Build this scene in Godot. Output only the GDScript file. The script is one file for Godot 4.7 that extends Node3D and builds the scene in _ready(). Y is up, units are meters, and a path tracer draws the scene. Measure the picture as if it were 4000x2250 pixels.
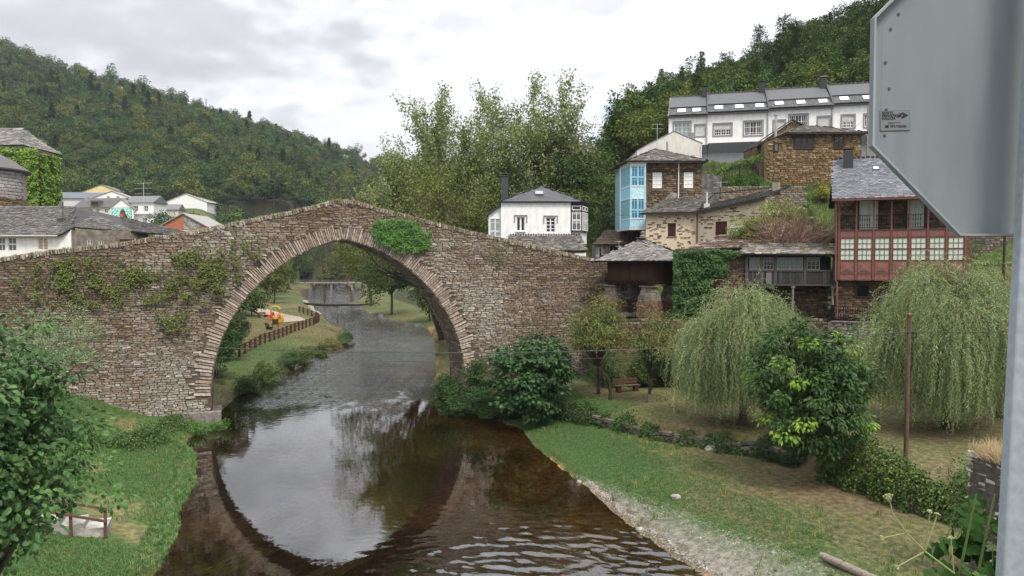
extends Node3D
# A medieval stone bridge over a river, a village on its slopes and a wooded valley behind.
# World: y up, 0 at the water, metres; the viewpoint stands at x = 0, z = 0, 10.5 m above the river and looks up the valley along -z.

const TREE_LIGHT := 0.55
var rng := RandomNumberGenerator.new()
var nz := FastNoiseLite.new()      # broad noise
var nf := FastNoiseLite.new()      # fine noise
var M := {}                        # materials by name
var U := {}                        # unit meshes by name: [vertices, indices]
var names := {}


class Acc:                         # collects triangles for one mesh
	var v := PackedVector3Array()
	var i := PackedInt32Array()
	var c := PackedColorArray()

	func put(vs: PackedVector3Array, idx: PackedInt32Array, col: Color) -> void:
		var o := v.size()
		v.append_array(vs)
		var cs := PackedColorArray()
		cs.resize(vs.size())
		cs.fill(col)
		c.append_array(cs)
		for k in idx:
			i.push_back(o + k)

	func quad(a: Vector3, b: Vector3, d: Vector3, e: Vector3, col: Color) -> void:
		put(PackedVector3Array([a, b, d, e]), PackedInt32Array([0, 1, 2, 0, 2, 3]), col)

	func tri(a: Vector3, b: Vector3, d: Vector3, col: Color) -> void:
		put(PackedVector3Array([a, b, d]), PackedInt32Array([0, 1, 2]), col)

	func box(x0: float, y0: float, z0: float, x1: float, y1: float, z1: float, col: Color) -> void:
		put(PackedVector3Array([Vector3(x0, y0, z0), Vector3(x1, y0, z0), Vector3(x1, y1, z0), Vector3(x0, y1, z0), Vector3(x0, y0, z1), Vector3(x1, y0, z1), Vector3(x1, y1, z1), Vector3(x0, y1, z1)]),
			PackedInt32Array([0, 1, 2, 0, 2, 3, 4, 6, 5, 4, 7, 6, 0, 4, 5, 0, 5, 1, 3, 2, 6, 3, 6, 7, 0, 3, 7, 0, 7, 4, 1, 5, 6, 1, 6, 2]), col)

	func obox(xf: Transform3D, size: Vector3, col: Color) -> void:   # box centred on a turned frame
		var h := size / 2
		var t := Acc.new()
		t.box(-h.x, -h.y, -h.z, h.x, h.y, h.z, col)
		put(xf * t.v, t.i, col)

	func beam(a: Vector3, b: Vector3, w: float, h: float, col: Color) -> void:   # square bar between two points
		var z := (b - a).normalized()
		var x := z.cross(Vector3.UP)
		x = Vector3.RIGHT if x.length() < 0.01 else x.normalized()
		obox(Transform3D(Basis(x, x.cross(z).normalized() * -1.0, z), (a + b) / 2), Vector3(w, h, a.distance_to(b)), col)

	func tube(pts: PackedVector3Array, radii: PackedFloat32Array, sides: int, col: Color, caps := true) -> void:
		var o := v.size()
		var n := pts.size()
		var side := Vector3.ZERO
		for k in n:
			var d := (pts[mini(k + 1, n - 1)] - pts[maxi(k - 1, 0)]).normalized()
			if side == Vector3.ZERO:
				side = d.cross(Vector3(0.31, 0.2, 0.93)).normalized()
			side = (side - d * side.dot(d)).normalized()
			var up := d.cross(side)
			for s in sides:
				var a := TAU * s / sides
				v.push_back(pts[k] + (side * cos(a) + up * sin(a)) * radii[k])
				c.push_back(col)
		for k in n - 1:
			for s in sides:
				var p := o + k * sides + s
				var q := o + k * sides + (s + 1) % sides
				i.append_array(PackedInt32Array([p, p + sides, q, q, p + sides, q + sides]))
		if caps:
			for s in range(1, sides - 1):
				i.append_array(PackedInt32Array([o, o + s, o + s + 1]))
				var e := o + (n - 1) * sides
				i.append_array(PackedInt32Array([e, e + s + 1, e + s]))

	func rod(a: Vector3, b: Vector3, r: float, col: Color, sides := 6) -> void:
		tube(PackedVector3Array([a, b]), PackedFloat32Array([r, r]), sides, col)

	func lathe(at: Vector3, profile: Array, sides: int, col: Color) -> void:   # profile: [radius, height] pairs
		var pts := PackedVector3Array()
		var rr := PackedFloat32Array()
		for p in profile:
			pts.push_back(at + Vector3(0, p[1], 0))
			rr.push_back(maxf(p[0], 0.001))
		tube(pts, rr, sides, col)

	func poly(pts: Array, z0: float, z1: float, col: Color, xf := Transform3D()) -> void:   # a polygon of Vector2 given thickness along z
		var flat := PackedVector2Array(pts)
		var tris := Geometry2D.triangulate_polygon(flat)
		var n := flat.size()
		var vs := PackedVector3Array()
		for z in [z1, z0]:
			for p in flat:
				vs.push_back(Vector3(p.x, p.y, z))
		var idx := PackedInt32Array(tris)
		for k in tris:
			idx.push_back(k + n)
		for k in n:
			var l := (k + 1) % n
			idx.append_array(PackedInt32Array([k, l, k + n, l, l + n, k + n]))
		put(xf * vs, idx, col)

	func mesh(smooth := false) -> ArrayMesh:
		var a := []
		a.resize(Mesh.ARRAY_MAX)
		a[Mesh.ARRAY_VERTEX] = v
		a[Mesh.ARRAY_COLOR] = c
		a[Mesh.ARRAY_INDEX] = i
		if smooth:
			var n := PackedVector3Array()
			n.resize(v.size())
			for k in range(0, i.size(), 3):
				var m := (v[i[k + 2]] - v[i[k]]).cross(v[i[k + 1]] - v[i[k]])
				n[i[k]] += m
				n[i[k + 1]] += m
				n[i[k + 2]] += m
			for k in n.size():
				n[k] = n[k].normalized()
			a[Mesh.ARRAY_NORMAL] = n
		var out := ArrayMesh.new()
		if v.size():
			out.add_surface_from_arrays(Mesh.PRIMITIVE_TRIANGLES, a)
		return out


func numbered(called: String) -> String:
	var n: int = names.get(called, 0)
	names[called] = n + 1
	return called if n == 0 else "%s_%03d" % [called, n]


func tag(o: Node, label: String, category := "", group := "", kind := "") -> Node:
	o.set_meta("label", label)
	if category: o.set_meta("category", category)
	if group: o.set_meta("group", group)
	if kind: o.set_meta("kind", kind)
	return o


func thing(called: String, label: String, category: String, at := Vector3.ZERO, turn := 0.0, group := "") -> Node3D:
	var o := Node3D.new()
	o.name = numbered(called)
	add_child(o)
	o.position = at
	o.rotation.y = turn
	tag(o, label, category, group)
	return o


func part(called: String, a, m: Material, parent: Node, smooth := false) -> MeshInstance3D:
	var o := MeshInstance3D.new()
	o.name = called if parent != self else numbered(called)
	o.mesh = a.mesh(smooth) if a is Acc else a
	if m: o.material_override = m
	parent.add_child(o, true)
	return o


func single(called: String, a, m: Material, label: String, category: String, group := "", smooth := false) -> MeshInstance3D:
	return tag(part(called, a, m, self, smooth), label, category, group)


func structure(called: String, a, m: Material, label: String, smooth := false) -> MeshInstance3D:
	return tag(part(called, a, m, self, smooth), label, "", "", "structure")


func stuff(o: Node) -> Node:
	o.set_meta("kind", "stuff")
	return o


func rf(a: float, b: float) -> float:
	return rng.randf_range(a, b)


func lerps(xs: Array, ys: Array, x: float) -> float:
	if x <= xs[0]: return ys[0]
	for k in range(1, xs.size()):
		if x <= xs[k]:
			return lerpf(ys[k - 1], ys[k], (x - xs[k - 1]) / (xs[k] - xs[k - 1]))
	return ys[-1]


func col(r: float, g: float, b: float) -> Color:
	return Color(r, g, b)


func vary(c: Color, light: float, hue := 0.0) -> Color:
	var k := 1.0 + rf(-light, light)
	return Color(c.r * k * (1.0 + rf(-hue, hue)), c.g * k, c.b * k * (1.0 + rf(-hue, hue)))


# ---------------------------------------------------------------- materials
func noise_tex(freq: float, lo: float, hi: float, kind := 0, octaves := 5, size := 512, stretch := 1.0) -> Texture2D:
	var n := FastNoiseLite.new()
	n.seed = 7 + M.size()
	n.noise_type = [FastNoiseLite.TYPE_SIMPLEX_SMOOTH, FastNoiseLite.TYPE_CELLULAR, FastNoiseLite.TYPE_PERLIN][kind]
	n.frequency = freq
	n.fractal_octaves = octaves
	var t := NoiseTexture2D.new()
	t.width = size
	t.height = int(size * stretch)
	t.seamless = true
	t.noise = n
	var g := Gradient.new()
	g.colors = PackedColorArray([Color(lo, lo, lo), Color(hi, hi, hi)])
	t.color_ramp = g
	return t


func normal_tex(freq: float, strength: float, kind := 0, octaves := 4, size := 512) -> Texture2D:
	var t := noise_tex(freq, 0.0, 1.0, kind, octaves, size) as NoiseTexture2D
	t.color_ramp = null
	t.as_normal_map = true
	t.bump_strength = strength
	return t


func mat(called: String, rough := 0.9, tint: Texture2D = null, scale := Vector3.ONE, bump: Texture2D = null, bump_scale := 1.0, metal := 0.0) -> StandardMaterial3D:
	var m := StandardMaterial3D.new()
	m.resource_name = called
	m.vertex_color_use_as_albedo = true
	m.roughness = rough
	m.metallic = metal
	m.metallic_specular = 0.4
	if tint or bump:
		m.uv1_triplanar = true
		m.uv1_world_triplanar = true
		m.uv1_scale = scale
		m.albedo_texture = tint
		if bump:
			m.normal_enabled = true
			m.normal_texture = bump
			m.normal_scale = bump_scale
	M[called] = m
	return m


func toned(base: String, c: Color) -> StandardMaterial3D:      # the same material in one fixed colour, for pieces that share meshes
	var key := "%s %.2f %.2f %.2f" % [base, c.r, c.g, c.b]
	if not M.has(key):
		var m: StandardMaterial3D = M[base].duplicate()
		m.vertex_color_use_as_albedo = false
		m.albedo_color = c.linear_to_srgb()
		M[key] = m
	return M[key]


func materials() -> void:
	var grain := noise_tex(0.02, 0.7, 1.0, 0, 6)
	var blotch := noise_tex(0.008, 0.55, 1.0, 0, 6)
	var speck := noise_tex(0.06, 0.5, 1.0, 0, 4)
	var rough_n := normal_tex(0.03, 6.0, 0, 5)
	mat("stone", 0.92, blotch, Vector3(0.9, 0.9, 0.9), rough_n, 0.9)
	mat("plaster", 0.9, noise_tex(0.008, 0.9, 1.0, 0, 6), Vector3(0.5, 0.16, 0.5), rough_n, 0.12)
	mat("old_plaster", 0.95, blotch, Vector3(0.3, 0.3, 0.3), rough_n, 0.5)
	mat("slate", 0.62, grain, Vector3(0.7, 0.7, 0.7), rough_n, 0.35)
	mat("wood", 0.8, blotch, Vector3(2.5, 0.25, 2.5), rough_n, 0.3)
	mat("paint", 0.5, noise_tex(0.01, 0.85, 1.0, 0, 5), Vector3(0.6, 0.6, 0.6))
	mat("metal", 0.45, grain, Vector3(1.5, 1.5, 1.5), null, 1.0, 0.4)
	mat("galvanised", 0.5, noise_tex(0.02, 0.86, 1.0, 1, 2), Vector3(3.0, 3.0, 3.0), null, 1.0, 0.35)
	mat("sheet", 0.65, noise_tex(0.008, 0.86, 1.0, 0, 6), Vector3(1.3, 0.3, 1.3), null, 1.0, 0.05)
	mat("bark", 0.95, blotch, Vector3(3, 0.8, 3), rough_n, 1.0)
	mat("ground", 0.98, noise_tex(0.02, 0.55, 1.0, 0, 6), Vector3(0.22, 0.22, 0.22), normal_tex(0.05, 8.0, 0, 5), 1.0)
	mat("bed", 0.8, noise_tex(0.03, 0.45, 1.0, 1, 3), Vector3(0.35, 0.35, 0.35), rough_n, 0.8)
	mat("asphalt", 0.9, speck, Vector3(1, 1, 1), rough_n, 0.3)
	mat("plain", 0.7)
	mat("big_leaf", 0.85, noise_tex(0.02, 0.75, 1.0, 0, 4), Vector3(6, 6, 6))
	M.big_leaf.metallic_specular = 0.2
	M.big_leaf.backlight_enabled = true
	M.big_leaf.backlight = Color(0.5, 0.5, 0.5)
	mat("gloss", 0.2)
	for k in ["leaf", "leaf_far"]:
		var l := mat(k, 0.55 if k == "leaf" else 0.8)
		l.cull_mode = BaseMaterial3D.CULL_DISABLED
		l.backlight_enabled = true
		l.backlight = Color(TREE_LIGHT, TREE_LIGHT, TREE_LIGHT).linear_to_srgb() if k == "leaf" else Color(0.3, 0.3, 0.3).linear_to_srgb()
		l.metallic_specular = 0.35
	var gl := mat("glass", 0.06)
	gl.vertex_color_use_as_albedo = false
	gl.albedo_color = Color(0.05, 0.06, 0.07)
	gl.metallic_specular = 0.6


# ---------------------------------------------------------------- unit pieces
func units() -> void:
	for k in 6:           # a rough block: front face bevelled and uneven, 1 x 1 x 1, front at z = 0
		var b := 0.11
		var q := PackedVector3Array()
		for p in [[-1, -1], [1, -1], [1, 1], [-1, 1]]:
			q.push_back(Vector3(p[0] * (0.5 - b * rf(0.5, 1.5)), p[1] * (0.5 - b * rf(0.8, 2.0)), rf(-0.14, 0.0)))
		for p in [[-1, -1], [1, -1], [1, 1], [-1, 1]]:
			q.push_back(Vector3(p[0] * 0.5 * rf(0.92, 1.0), p[1] * 0.5 * rf(0.88, 1.0), rf(-0.5, -0.3)))
		for p in [[-1, -1], [1, -1], [1, 1], [-1, 1]]:
			q.push_back(Vector3(p[0] * 0.48, p[1] * 0.48, -1))
		var ix := PackedInt32Array([0, 2, 1, 0, 3, 2])
		for l in 2:
			for s in 4:
				var t := (s + 1) % 4
				ix.append_array(PackedInt32Array([l * 4 + s, l * 4 + t, l * 4 + 4 + s, l * 4 + t, l * 4 + 4 + t, l * 4 + 4 + s]))
		U["block%d" % k] = [q, ix]
	for k in 6:           # a slate: x across, y up the slope, z out of the roof; lower edge broken, rounded or straight
		var low: Array = [[-0.5, -0.38], [-0.3, -0.5], [0.05, -0.52], [0.34, -0.47], [0.5, -0.3]] if k < 4 else [[-0.5, -0.5], [-0.2, -0.5], [0.0, -0.5], [0.25, -0.5], [0.5, -0.5]]
		if k < 4:
			for p in low:
				p[1] += rf(-0.06, 0.06)
		var v := PackedVector3Array()
		for p in low:
			v.push_back(Vector3(p[0], p[1], 1.0))
		v.push_back(Vector3(0.49, 0.5, 0.15))
		v.push_back(Vector3(-0.49, 0.5, 0.15))
		for p in low:
			v.push_back(Vector3(p[0], p[1], 0.0))
		var ix := PackedInt32Array([0, 6, 1, 1, 6, 2, 2, 6, 5, 2, 5, 3, 3, 5, 4])
		for s in 4:
			ix.append_array(PackedInt32Array([s, s + 1, s + 7, s + 1, s + 8, s + 7]))
		U["slate%d" % k] = [v, ix]
	for k in U:
		var a := Acc.new()
		a.put(U[k][0], U[k][1], Color.WHITE)
		U[k].push_back(a.mesh())


# pieces: array of [unit name, transform, colour]. The largest «most» become parts of their own, the rest one part.
func pieces(list: Array, called: String, parent: Node, base: String, tones: Array, most: int, rest_called := "") -> void:
	var order := range(list.size())
	if list.size() > most:
		order.sort_custom(func(p, q): return list[p][3] > list[q][3])
	var rest := Acc.new()
	for n in order.size():
		var p: Array = list[order[n]]
		if n < most:
			var o := part(called, U[p[0]][2], toned(base, tones[p[2]]), parent)
			o.transform = p[1]
		else:
			rest.put(p[1] * (U[p[0]][0] as PackedVector3Array), U[p[0]][1], vary(tones[p[2]], 0.22, 0.05))
	if rest.v.size():
		stuff(part(rest_called if rest_called else called + "work", rest, M[base], parent))


# courses of rough stone over the part of the plane z = 0 that «inside» accepts
func courses(u0: float, u1: float, v0: float, v1: float, ch: Vector2, cl: Vector2, depth: float, tones: int, inside: Callable, at := Transform3D(), gap := 0.014, pick = null) -> Array:
	var out := []
	var y := v0
	while y < v1:
		var h := rf(ch.x, ch.y)
		var x := u0 - rf(0, cl.x)
		while x < u1:
			var l := rf(cl.x, cl.y) * (0.7 + 0.6 * rng.randf())
			var k := 1.0
			if rng.randf() < 0.18:
				k = rf(0.45, 0.6)        # two thin ones in place of a thick one
			for half in (2 if k < 1.0 else 1):
				var hh := h * (k if half == 0 else 1.0 - k) if k < 1.0 else h
				var yy := y + (0.0 if half == 0 else h * k)
				var mid := Vector2(x + l / 2, yy + hh / 2 + 0.09 * nz.get_noise_2d(x * 22.0, y * 6.0) * minf(1.0, ch.y * 5.0) + rf(-0.012, 0.012))
				if inside.call(mid.x - l * 0.4, mid.y) and inside.call(mid.x + l * 0.4, mid.y):
					var t: int = pick.call(mid.x, mid.y) if pick != null else rng.randi() % tones
					var xf := Transform3D(Basis(Vector3(0, 0, 1), rf(-0.05, 0.05) + 0.1 * nf.get_noise_2d(x * 8.0, y * 8.0)).scaled_local(Vector3(l - gap, hh - gap, depth)), Vector3(mid.x, mid.y, rf(-0.016, 0.014)))
					out.push_back(["block%d" % (rng.randi() % 6), at * xf, t, l * hh])
			x += l
		y += h
	return out


# slates over a roof plane: origin at its lower left corner, «across» along the eave and «up» the slope, out to w metres at the eave, narrowing to the polygon
func slates(origin: Vector3, across: Vector3, up: Vector3, w: float, l: float, size: Vector2, tones: int, inside: Callable, odd := 1.0, straight := false) -> Array:
	var out := []
	var n := across.cross(up).normalized()
	var y := 0.0
	var row := 0
	while y < l:
		var sh := size.y * (1.0 + rf(-0.18, 0.18) * odd)
		var x := -size.x * (0.5 if row % 2 else 0.0) - rf(0, 0.3) * size.x * odd
		while x < w:
			var sw := size.x * (1.0 + rf(-0.4, 0.5) * odd)
			var mx := x + sw / 2
			if inside.call(mx, y + sh * 0.35):
				var hgt := sh * 1.75
				var b := Basis(across, up, n) * Basis(Vector3(0, 0, 1), rf(-0.05, 0.05) * odd) * Basis.from_scale(Vector3(sw * 0.985, hgt, 0.03 + 0.03 * odd * rng.randf()))
				out.push_back(["slate%d" % (rng.randi() % 4 if not straight else 4 + rng.randi() % 2), Transform3D(b, origin + across * mx + up * (y + hgt / 2 - sh * 0.1) + n * 0.012), rng.randi() % tones, sw * sh])
			x += sw
		y += sh
		row += 1
	return out


func glass_like(called: String, c: Color, rough: float) -> void:
	var m := StandardMaterial3D.new()
	m.resource_name = called
	m.albedo_color = c.linear_to_srgb()
	m.roughness = rough
	m.metallic_specular = 0.55
	M[called] = m


func more_materials() -> void:
	glass_like("glass_dull", Color(0.10, 0.115, 0.12), 0.12)
	glass_like("glass_green", Color(0.24, 0.30, 0.29), 0.12)
	glass_like("glass_blue", Color(0.05, 0.14, 0.22), 0.08)
	glass_like("glass_teal", Color(0.20, 0.42, 0.48), 0.15)
	glass_like("curtain", Color(0.52, 0.60, 0.51), 0.3)
	glass_like("shutter_white", Color(0.74, 0.74, 0.72), 0.5)
	glass_like("warm_blind", Color(0.45, 0.27, 0.09), 0.3)


# ---------------------------------------------------------------- the lie of the land (x to the right, d metres up the valley)
const LD := [15.0, 24.8, 27.6, 32.7, 37.8, 40.5, 42.6, 44.6, 48.6, 51.9, 58.0, 70.5, 82.3, 104.0, 141.0, 189.0, 264.0, 360.0, 440.0]
const LX := [-11.6, -12.2, -12.8, -14.5, -16.0, -17.3, -19.0, -19.6, -19.2, -20.5, -21.3, -22.0, -21.8, -22.0, -35.6, -51.5, -75.0, -93.3, -104.6]
const RD := [15.0, 24.8, 29.3, 34.4, 42.3, 46.7, 50.5, 58.0, 82.3, 119.9, 133.7, 158.0, 198.0, 254.0, 360.0, 440.0]
const RX := [8.6, 6.3, 4.9, 3.5, 1.4, 0.75, -1.6, -6.1, -8.2, -12.6, -20.5, -30.1, -41.8, -49.6, -78.0, -97.2]
const WALLD := [24.0, 27.3, 28.9, 31.4, 32.9, 35.6, 37.0, 38.9, 39.7, 41.9, 45.7, 48.2, 53.0]
const WALLX := [17.8, 16.85, 15.7, 15.2, 14.2, 13.4, 12.1, 10.4, 8.9, 7.0, 4.4, 3.1, 1.5]        # the low ivy-grown garden wall
const SKYX := [-400.0, -200.0, 0.0, 140.0, 400.0, 490.0, 600.0, 760.0, 870.0, 1000.0, 1300.0, 1500.0, 1900.0]
const SKYY := [0.0, 50.0, 108.0, 160.0, 225.0, 262.0, 295.0, 345.0, 378.0, 402.0, 408.0, 402.0, 402.0]


func bank_left(d: float) -> float:
	return lerps(LD, LX, d) + 0.35 * nf.get_noise_2d(d * 6.0, 11.0)


func bank_right(d: float) -> float:
	return lerps(RD, RX, d) + 0.3 * nf.get_noise_2d(d * 6.0, 57.0)


func ridge(a: float) -> Array:       # base distance, base height, ridge distance, ridge height in the direction a = x / d
	var px := 1288.0 + 1887.0 * a
	var y := lerps(SKYX, SKYY, px)
	var dist := lerps([490.0, 870.0, 1000.0], [640.0, 720.0, 950.0], px)
	var base := lerps([700.0, 870.0, 1000.0, 1500.0], [335.0, 400.0, 520.0, 420.0], px)
	return [base, lerps([760.0, 900.0], [36.0, 5.0], px), dist, 10.5 + (660.0 - y) / 1887.0 * dist - 7.0]


func ground(x: float, d: float) -> float:
	var l := bank_left(d) - x
	var r := x - bank_right(d)
	var bump := 0.10 * nz.get_noise_2d(x * 9.0, d * 9.0)
	if l < 0.0 and r < 0.0:
		var gentle := lerpf(3.0, 9.0, smoothstep(46.0, 34.0, d))
		return -0.04 - 0.85 * minf(smoothstep(0.0, 3.5, -l), smoothstep(0.0, gentle, -r)) + bump * 0.7
	var a := x / maxf(d, 10.0)
	var h := 0.0
	if l >= 0.0:
		var near := 0.28 * smoothstep(0.0, 0.35, l) + 0.3 * smoothstep(0.3, 3.0, l) + 1.9 * smoothstep(2.5, 8.5, l) + 2.0 * smoothstep(9.0, 16.0, l)
		var park := 0.25 * smoothstep(0.0, 1.0, l) + 0.95 * smoothstep(0.5, 4.5, l)
		var village := 9.6 * smoothstep(0.40, 0.47, -a)
		if d > 110.0:
			village = lerpf(village, (9.6 + 26.4 * pow(clampf((d - 110.0) / 222.0, 0.0, 1.0), 1.8)) * smoothstep(0.3, 0.42, -a), smoothstep(110.0, 160.0, d))
		h = lerpf(near, maxf(park, village), smoothstep(47.5, 51.5, d))
	else:
		var strip := 0.12 * smoothstep(0.0, 0.4, r) + 0.75 * smoothstep(0.2, 5.0, r)
		var wall := lerps(WALLD, WALLX, d)       # where the low garden wall runs
		var park := strip + 0.95 * smoothstep(wall - 0.3, wall + 0.3, x)
		var terrace := lerpf(park, 6.4, smoothstep(52.5, 53.0, d))
		var lawn := 0.15 * smoothstep(0.0, 0.6, r) + 0.9 * smoothstep(0.5, 9.0, r)
		var up := smoothstep(0.0, 0.2, a)
		var street := 9.7
		var hill := street + up * (clampf((d - lerpf(79.0, 65.0, smoothstep(0.14, 0.2, a))) * 0.78, 0.0, 11.2) + maxf(0.0, minf(d, 185.0) - 88.0) * 0.25) + maxf(0.0, x - 32.0) * 0.38 * smoothstep(80.0, 125.0, d)
		hill -= maxf(0.0, d - 185.0) * 0.08
		hill = lerpf(hill, 9.8 + (d - 58.0) * 0.06, smoothstep(35.5, 38.5, x) * (1.0 - smoothstep(76.5, 84.0, d)))
		var start := maxf(56.5, 53.4 + 0.364 * (minf(x, 13.0) + 11.5))
		var right := lerpf(terrace, hill, smoothstep(start, start + 2.0, d))
		var edge := smoothstep(-4.5, 0.5, x + maxf(0.0, d - 60.0) * 0.0) if d < 78.0 else smoothstep(-0.06, 0.02, a)
		var behind := d - (52.6 + 0.364 * (x + 11.5))         # metres past the front of the bridge
		if x < 6.2:
			h = lerpf(park, lerpf(lawn, hill, edge), smoothstep(0.0, 2.5, behind))
		else:
			h = right
	if d > 200.0:
		var k := ridge(a)
		if d > k[0]:
			var t: float = (d - k[0]) / (k[2] - k[0])
			h = maxf(h, lerpf(k[1], k[3], t) if t < 1.0 else k[3] - (d - k[2]) * 0.25)
	return h + bump * smoothstep(0.0, 2.0, maxf(l, r)) * 1.2


func grid_mesh(rows: int, columns: int, at: Callable, shade: Callable) -> ArrayMesh:
	var v := PackedVector3Array()
	var n := PackedVector3Array()
	var c := PackedColorArray()
	var ix := PackedInt32Array()
	v.resize(rows * columns)
	n.resize(rows * columns)
	c.resize(rows * columns)
	for j in rows:
		for k in columns:
			v[j * columns + k] = at.call(j, k)
	for j in rows:
		for k in columns:
			var m := j * columns + k
			var dx := v[j * columns + mini(k + 1, columns - 1)] - v[j * columns + maxi(k - 1, 0)]
			var dy := v[mini(j + 1, rows - 1) * columns + k] - v[maxi(j - 1, 0) * columns + k]
			var up := dx.cross(dy).normalized()
			n[m] = up if up.y > 0 else -up
			c[m] = shade.call(v[m], n[m])
	for j in rows - 1:
		for k in columns - 1:
			var m := j * columns + k
			ix.append_array(PackedInt32Array([m, m + columns, m + 1, m + 1, m + columns, m + columns + 1]))
	var a := []
	a.resize(Mesh.ARRAY_MAX)
	a[Mesh.ARRAY_VERTEX] = v
	a[Mesh.ARRAY_NORMAL] = n
	a[Mesh.ARRAY_COLOR] = c
	a[Mesh.ARRAY_INDEX] = ix
	var out := ArrayMesh.new()
	out.add_surface_from_arrays(Mesh.PRIMITIVE_TRIANGLES, a)
	return out


func terrain() -> void:
	var rows := PackedFloat32Array()
	var d := 12.0
	while d < 64.0:
		rows.push_back(d)
		d += 0.4
	while d < 1000.0:
		rows.push_back(d)
		d *= 1.021
	var cols := 261
	var place := func(j: int, k: int) -> Vector3:
		var dd: float = rows[j]
		var s := 2.0 * k / (cols - 1) - 1.0
		var x := s * maxf(52.0, dd * 0.98) - 4.0
		return Vector3(x, ground(x, dd), -dd)
	var lush := Color(0.075, 0.17, 0.045)
	var grass := Color(0.10, 0.165, 0.045)
	var dry := Color(0.24, 0.20, 0.09)
	var earth := Color(0.19, 0.125, 0.075)
	var wood := Color(0.03, 0.04, 0.014)
	var tint := func(p: Vector3, n: Vector3) -> Color:
		var dd := -p.z
		var l := bank_left(dd) - p.x
		var r := p.x - bank_right(dd)
		var k1 := nz.get_noise_2d(p.x * 3.0, p.z * 3.0)
		var k2 := nf.get_noise_2d(p.x * 4.0, p.z * 4.0)
		if l < 0.0 and r < 0.0:
			return Color(0.13, 0.068, 0.024).lerp(Color(0.46, 0.26, 0.085), clampf(0.15 + k2 * 1.2 + smoothstep(6.0, 0.5, -r) * 0.9, 0.0, 1.0))
		var c := lush
		if l >= 0.0:
			if dd < 52.0:
				c = lush.lerp(grass, clampf(0.4 + k1 * 1.6 + k2 * 0.5, 0.0, 1.0))
				c = c.lerp(dry, smoothstep(0.32, 0.6, k2) * 0.8)
			else:
				c = grass.lerp(dry, clampf(0.55 + k1 * 1.5, 0.0, 1.0))
		elif dd < 51.0:
			var t := r - lerps([24.0, 33.0, 40.0, 47.0], [3.6, 3.0, 3.4, 5.0], dd)
			c = lush.lerp(grass, clampf(0.3 + k1 + k2 * 0.6, 0.0, 1.0))
			var dry_lawn := smoothstep(-0.4, 2.0, t + k2 * 2.0 + k1 * 1.5)  # dry tan lawn with bare earth, away from the water
			c = c.lerp(dry, 0.75 * dry_lawn)
			c = c.lerp(earth, smoothstep(0.1, 0.6, k2 + k1) * dry_lawn * 0.6)
			var beach := clampf(1.4 - 1.4 * r / maxf(0.05, lerps([24.0, 30.0, 33.5, 36.5], [3.6, 2.5, 1.4, 0.0], dd) + k2), 0.0, 1.0) if dd < 36.5 else 0.0
			c = c.lerp(Color(0.34, 0.31, 0.27), beach)
		else:
			c = grass.lerp(dry, clampf(0.35 + k1 * 1.4, 0.0, 1.0))
		c = c.lerp(Color(0.12, 0.085, 0.05), smoothstep(0.7, 0.1, maxf(l, r) + k2 * 0.8) * 0.8)
		if dd > 110.0 and dd < 250.0 and r > 10.0 or dd > 76.0 and p.x > 0.0 and p.y > 12.0:
			c = c.lerp(wood, 0.8)
		if dd > 325.0 and p.y > 3.0:
			c = wood.lerp(Color(0.12, 0.075, 0.05), smoothstep(0.15, 0.4, k1) * 0.6)
		return c * (0.95 + 0.35 * k2)
	structure("ground", grid_mesh(rows.size(), cols, place, tint), M.ground, "grassy river banks, terraces and hillsides of the valley")


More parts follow.
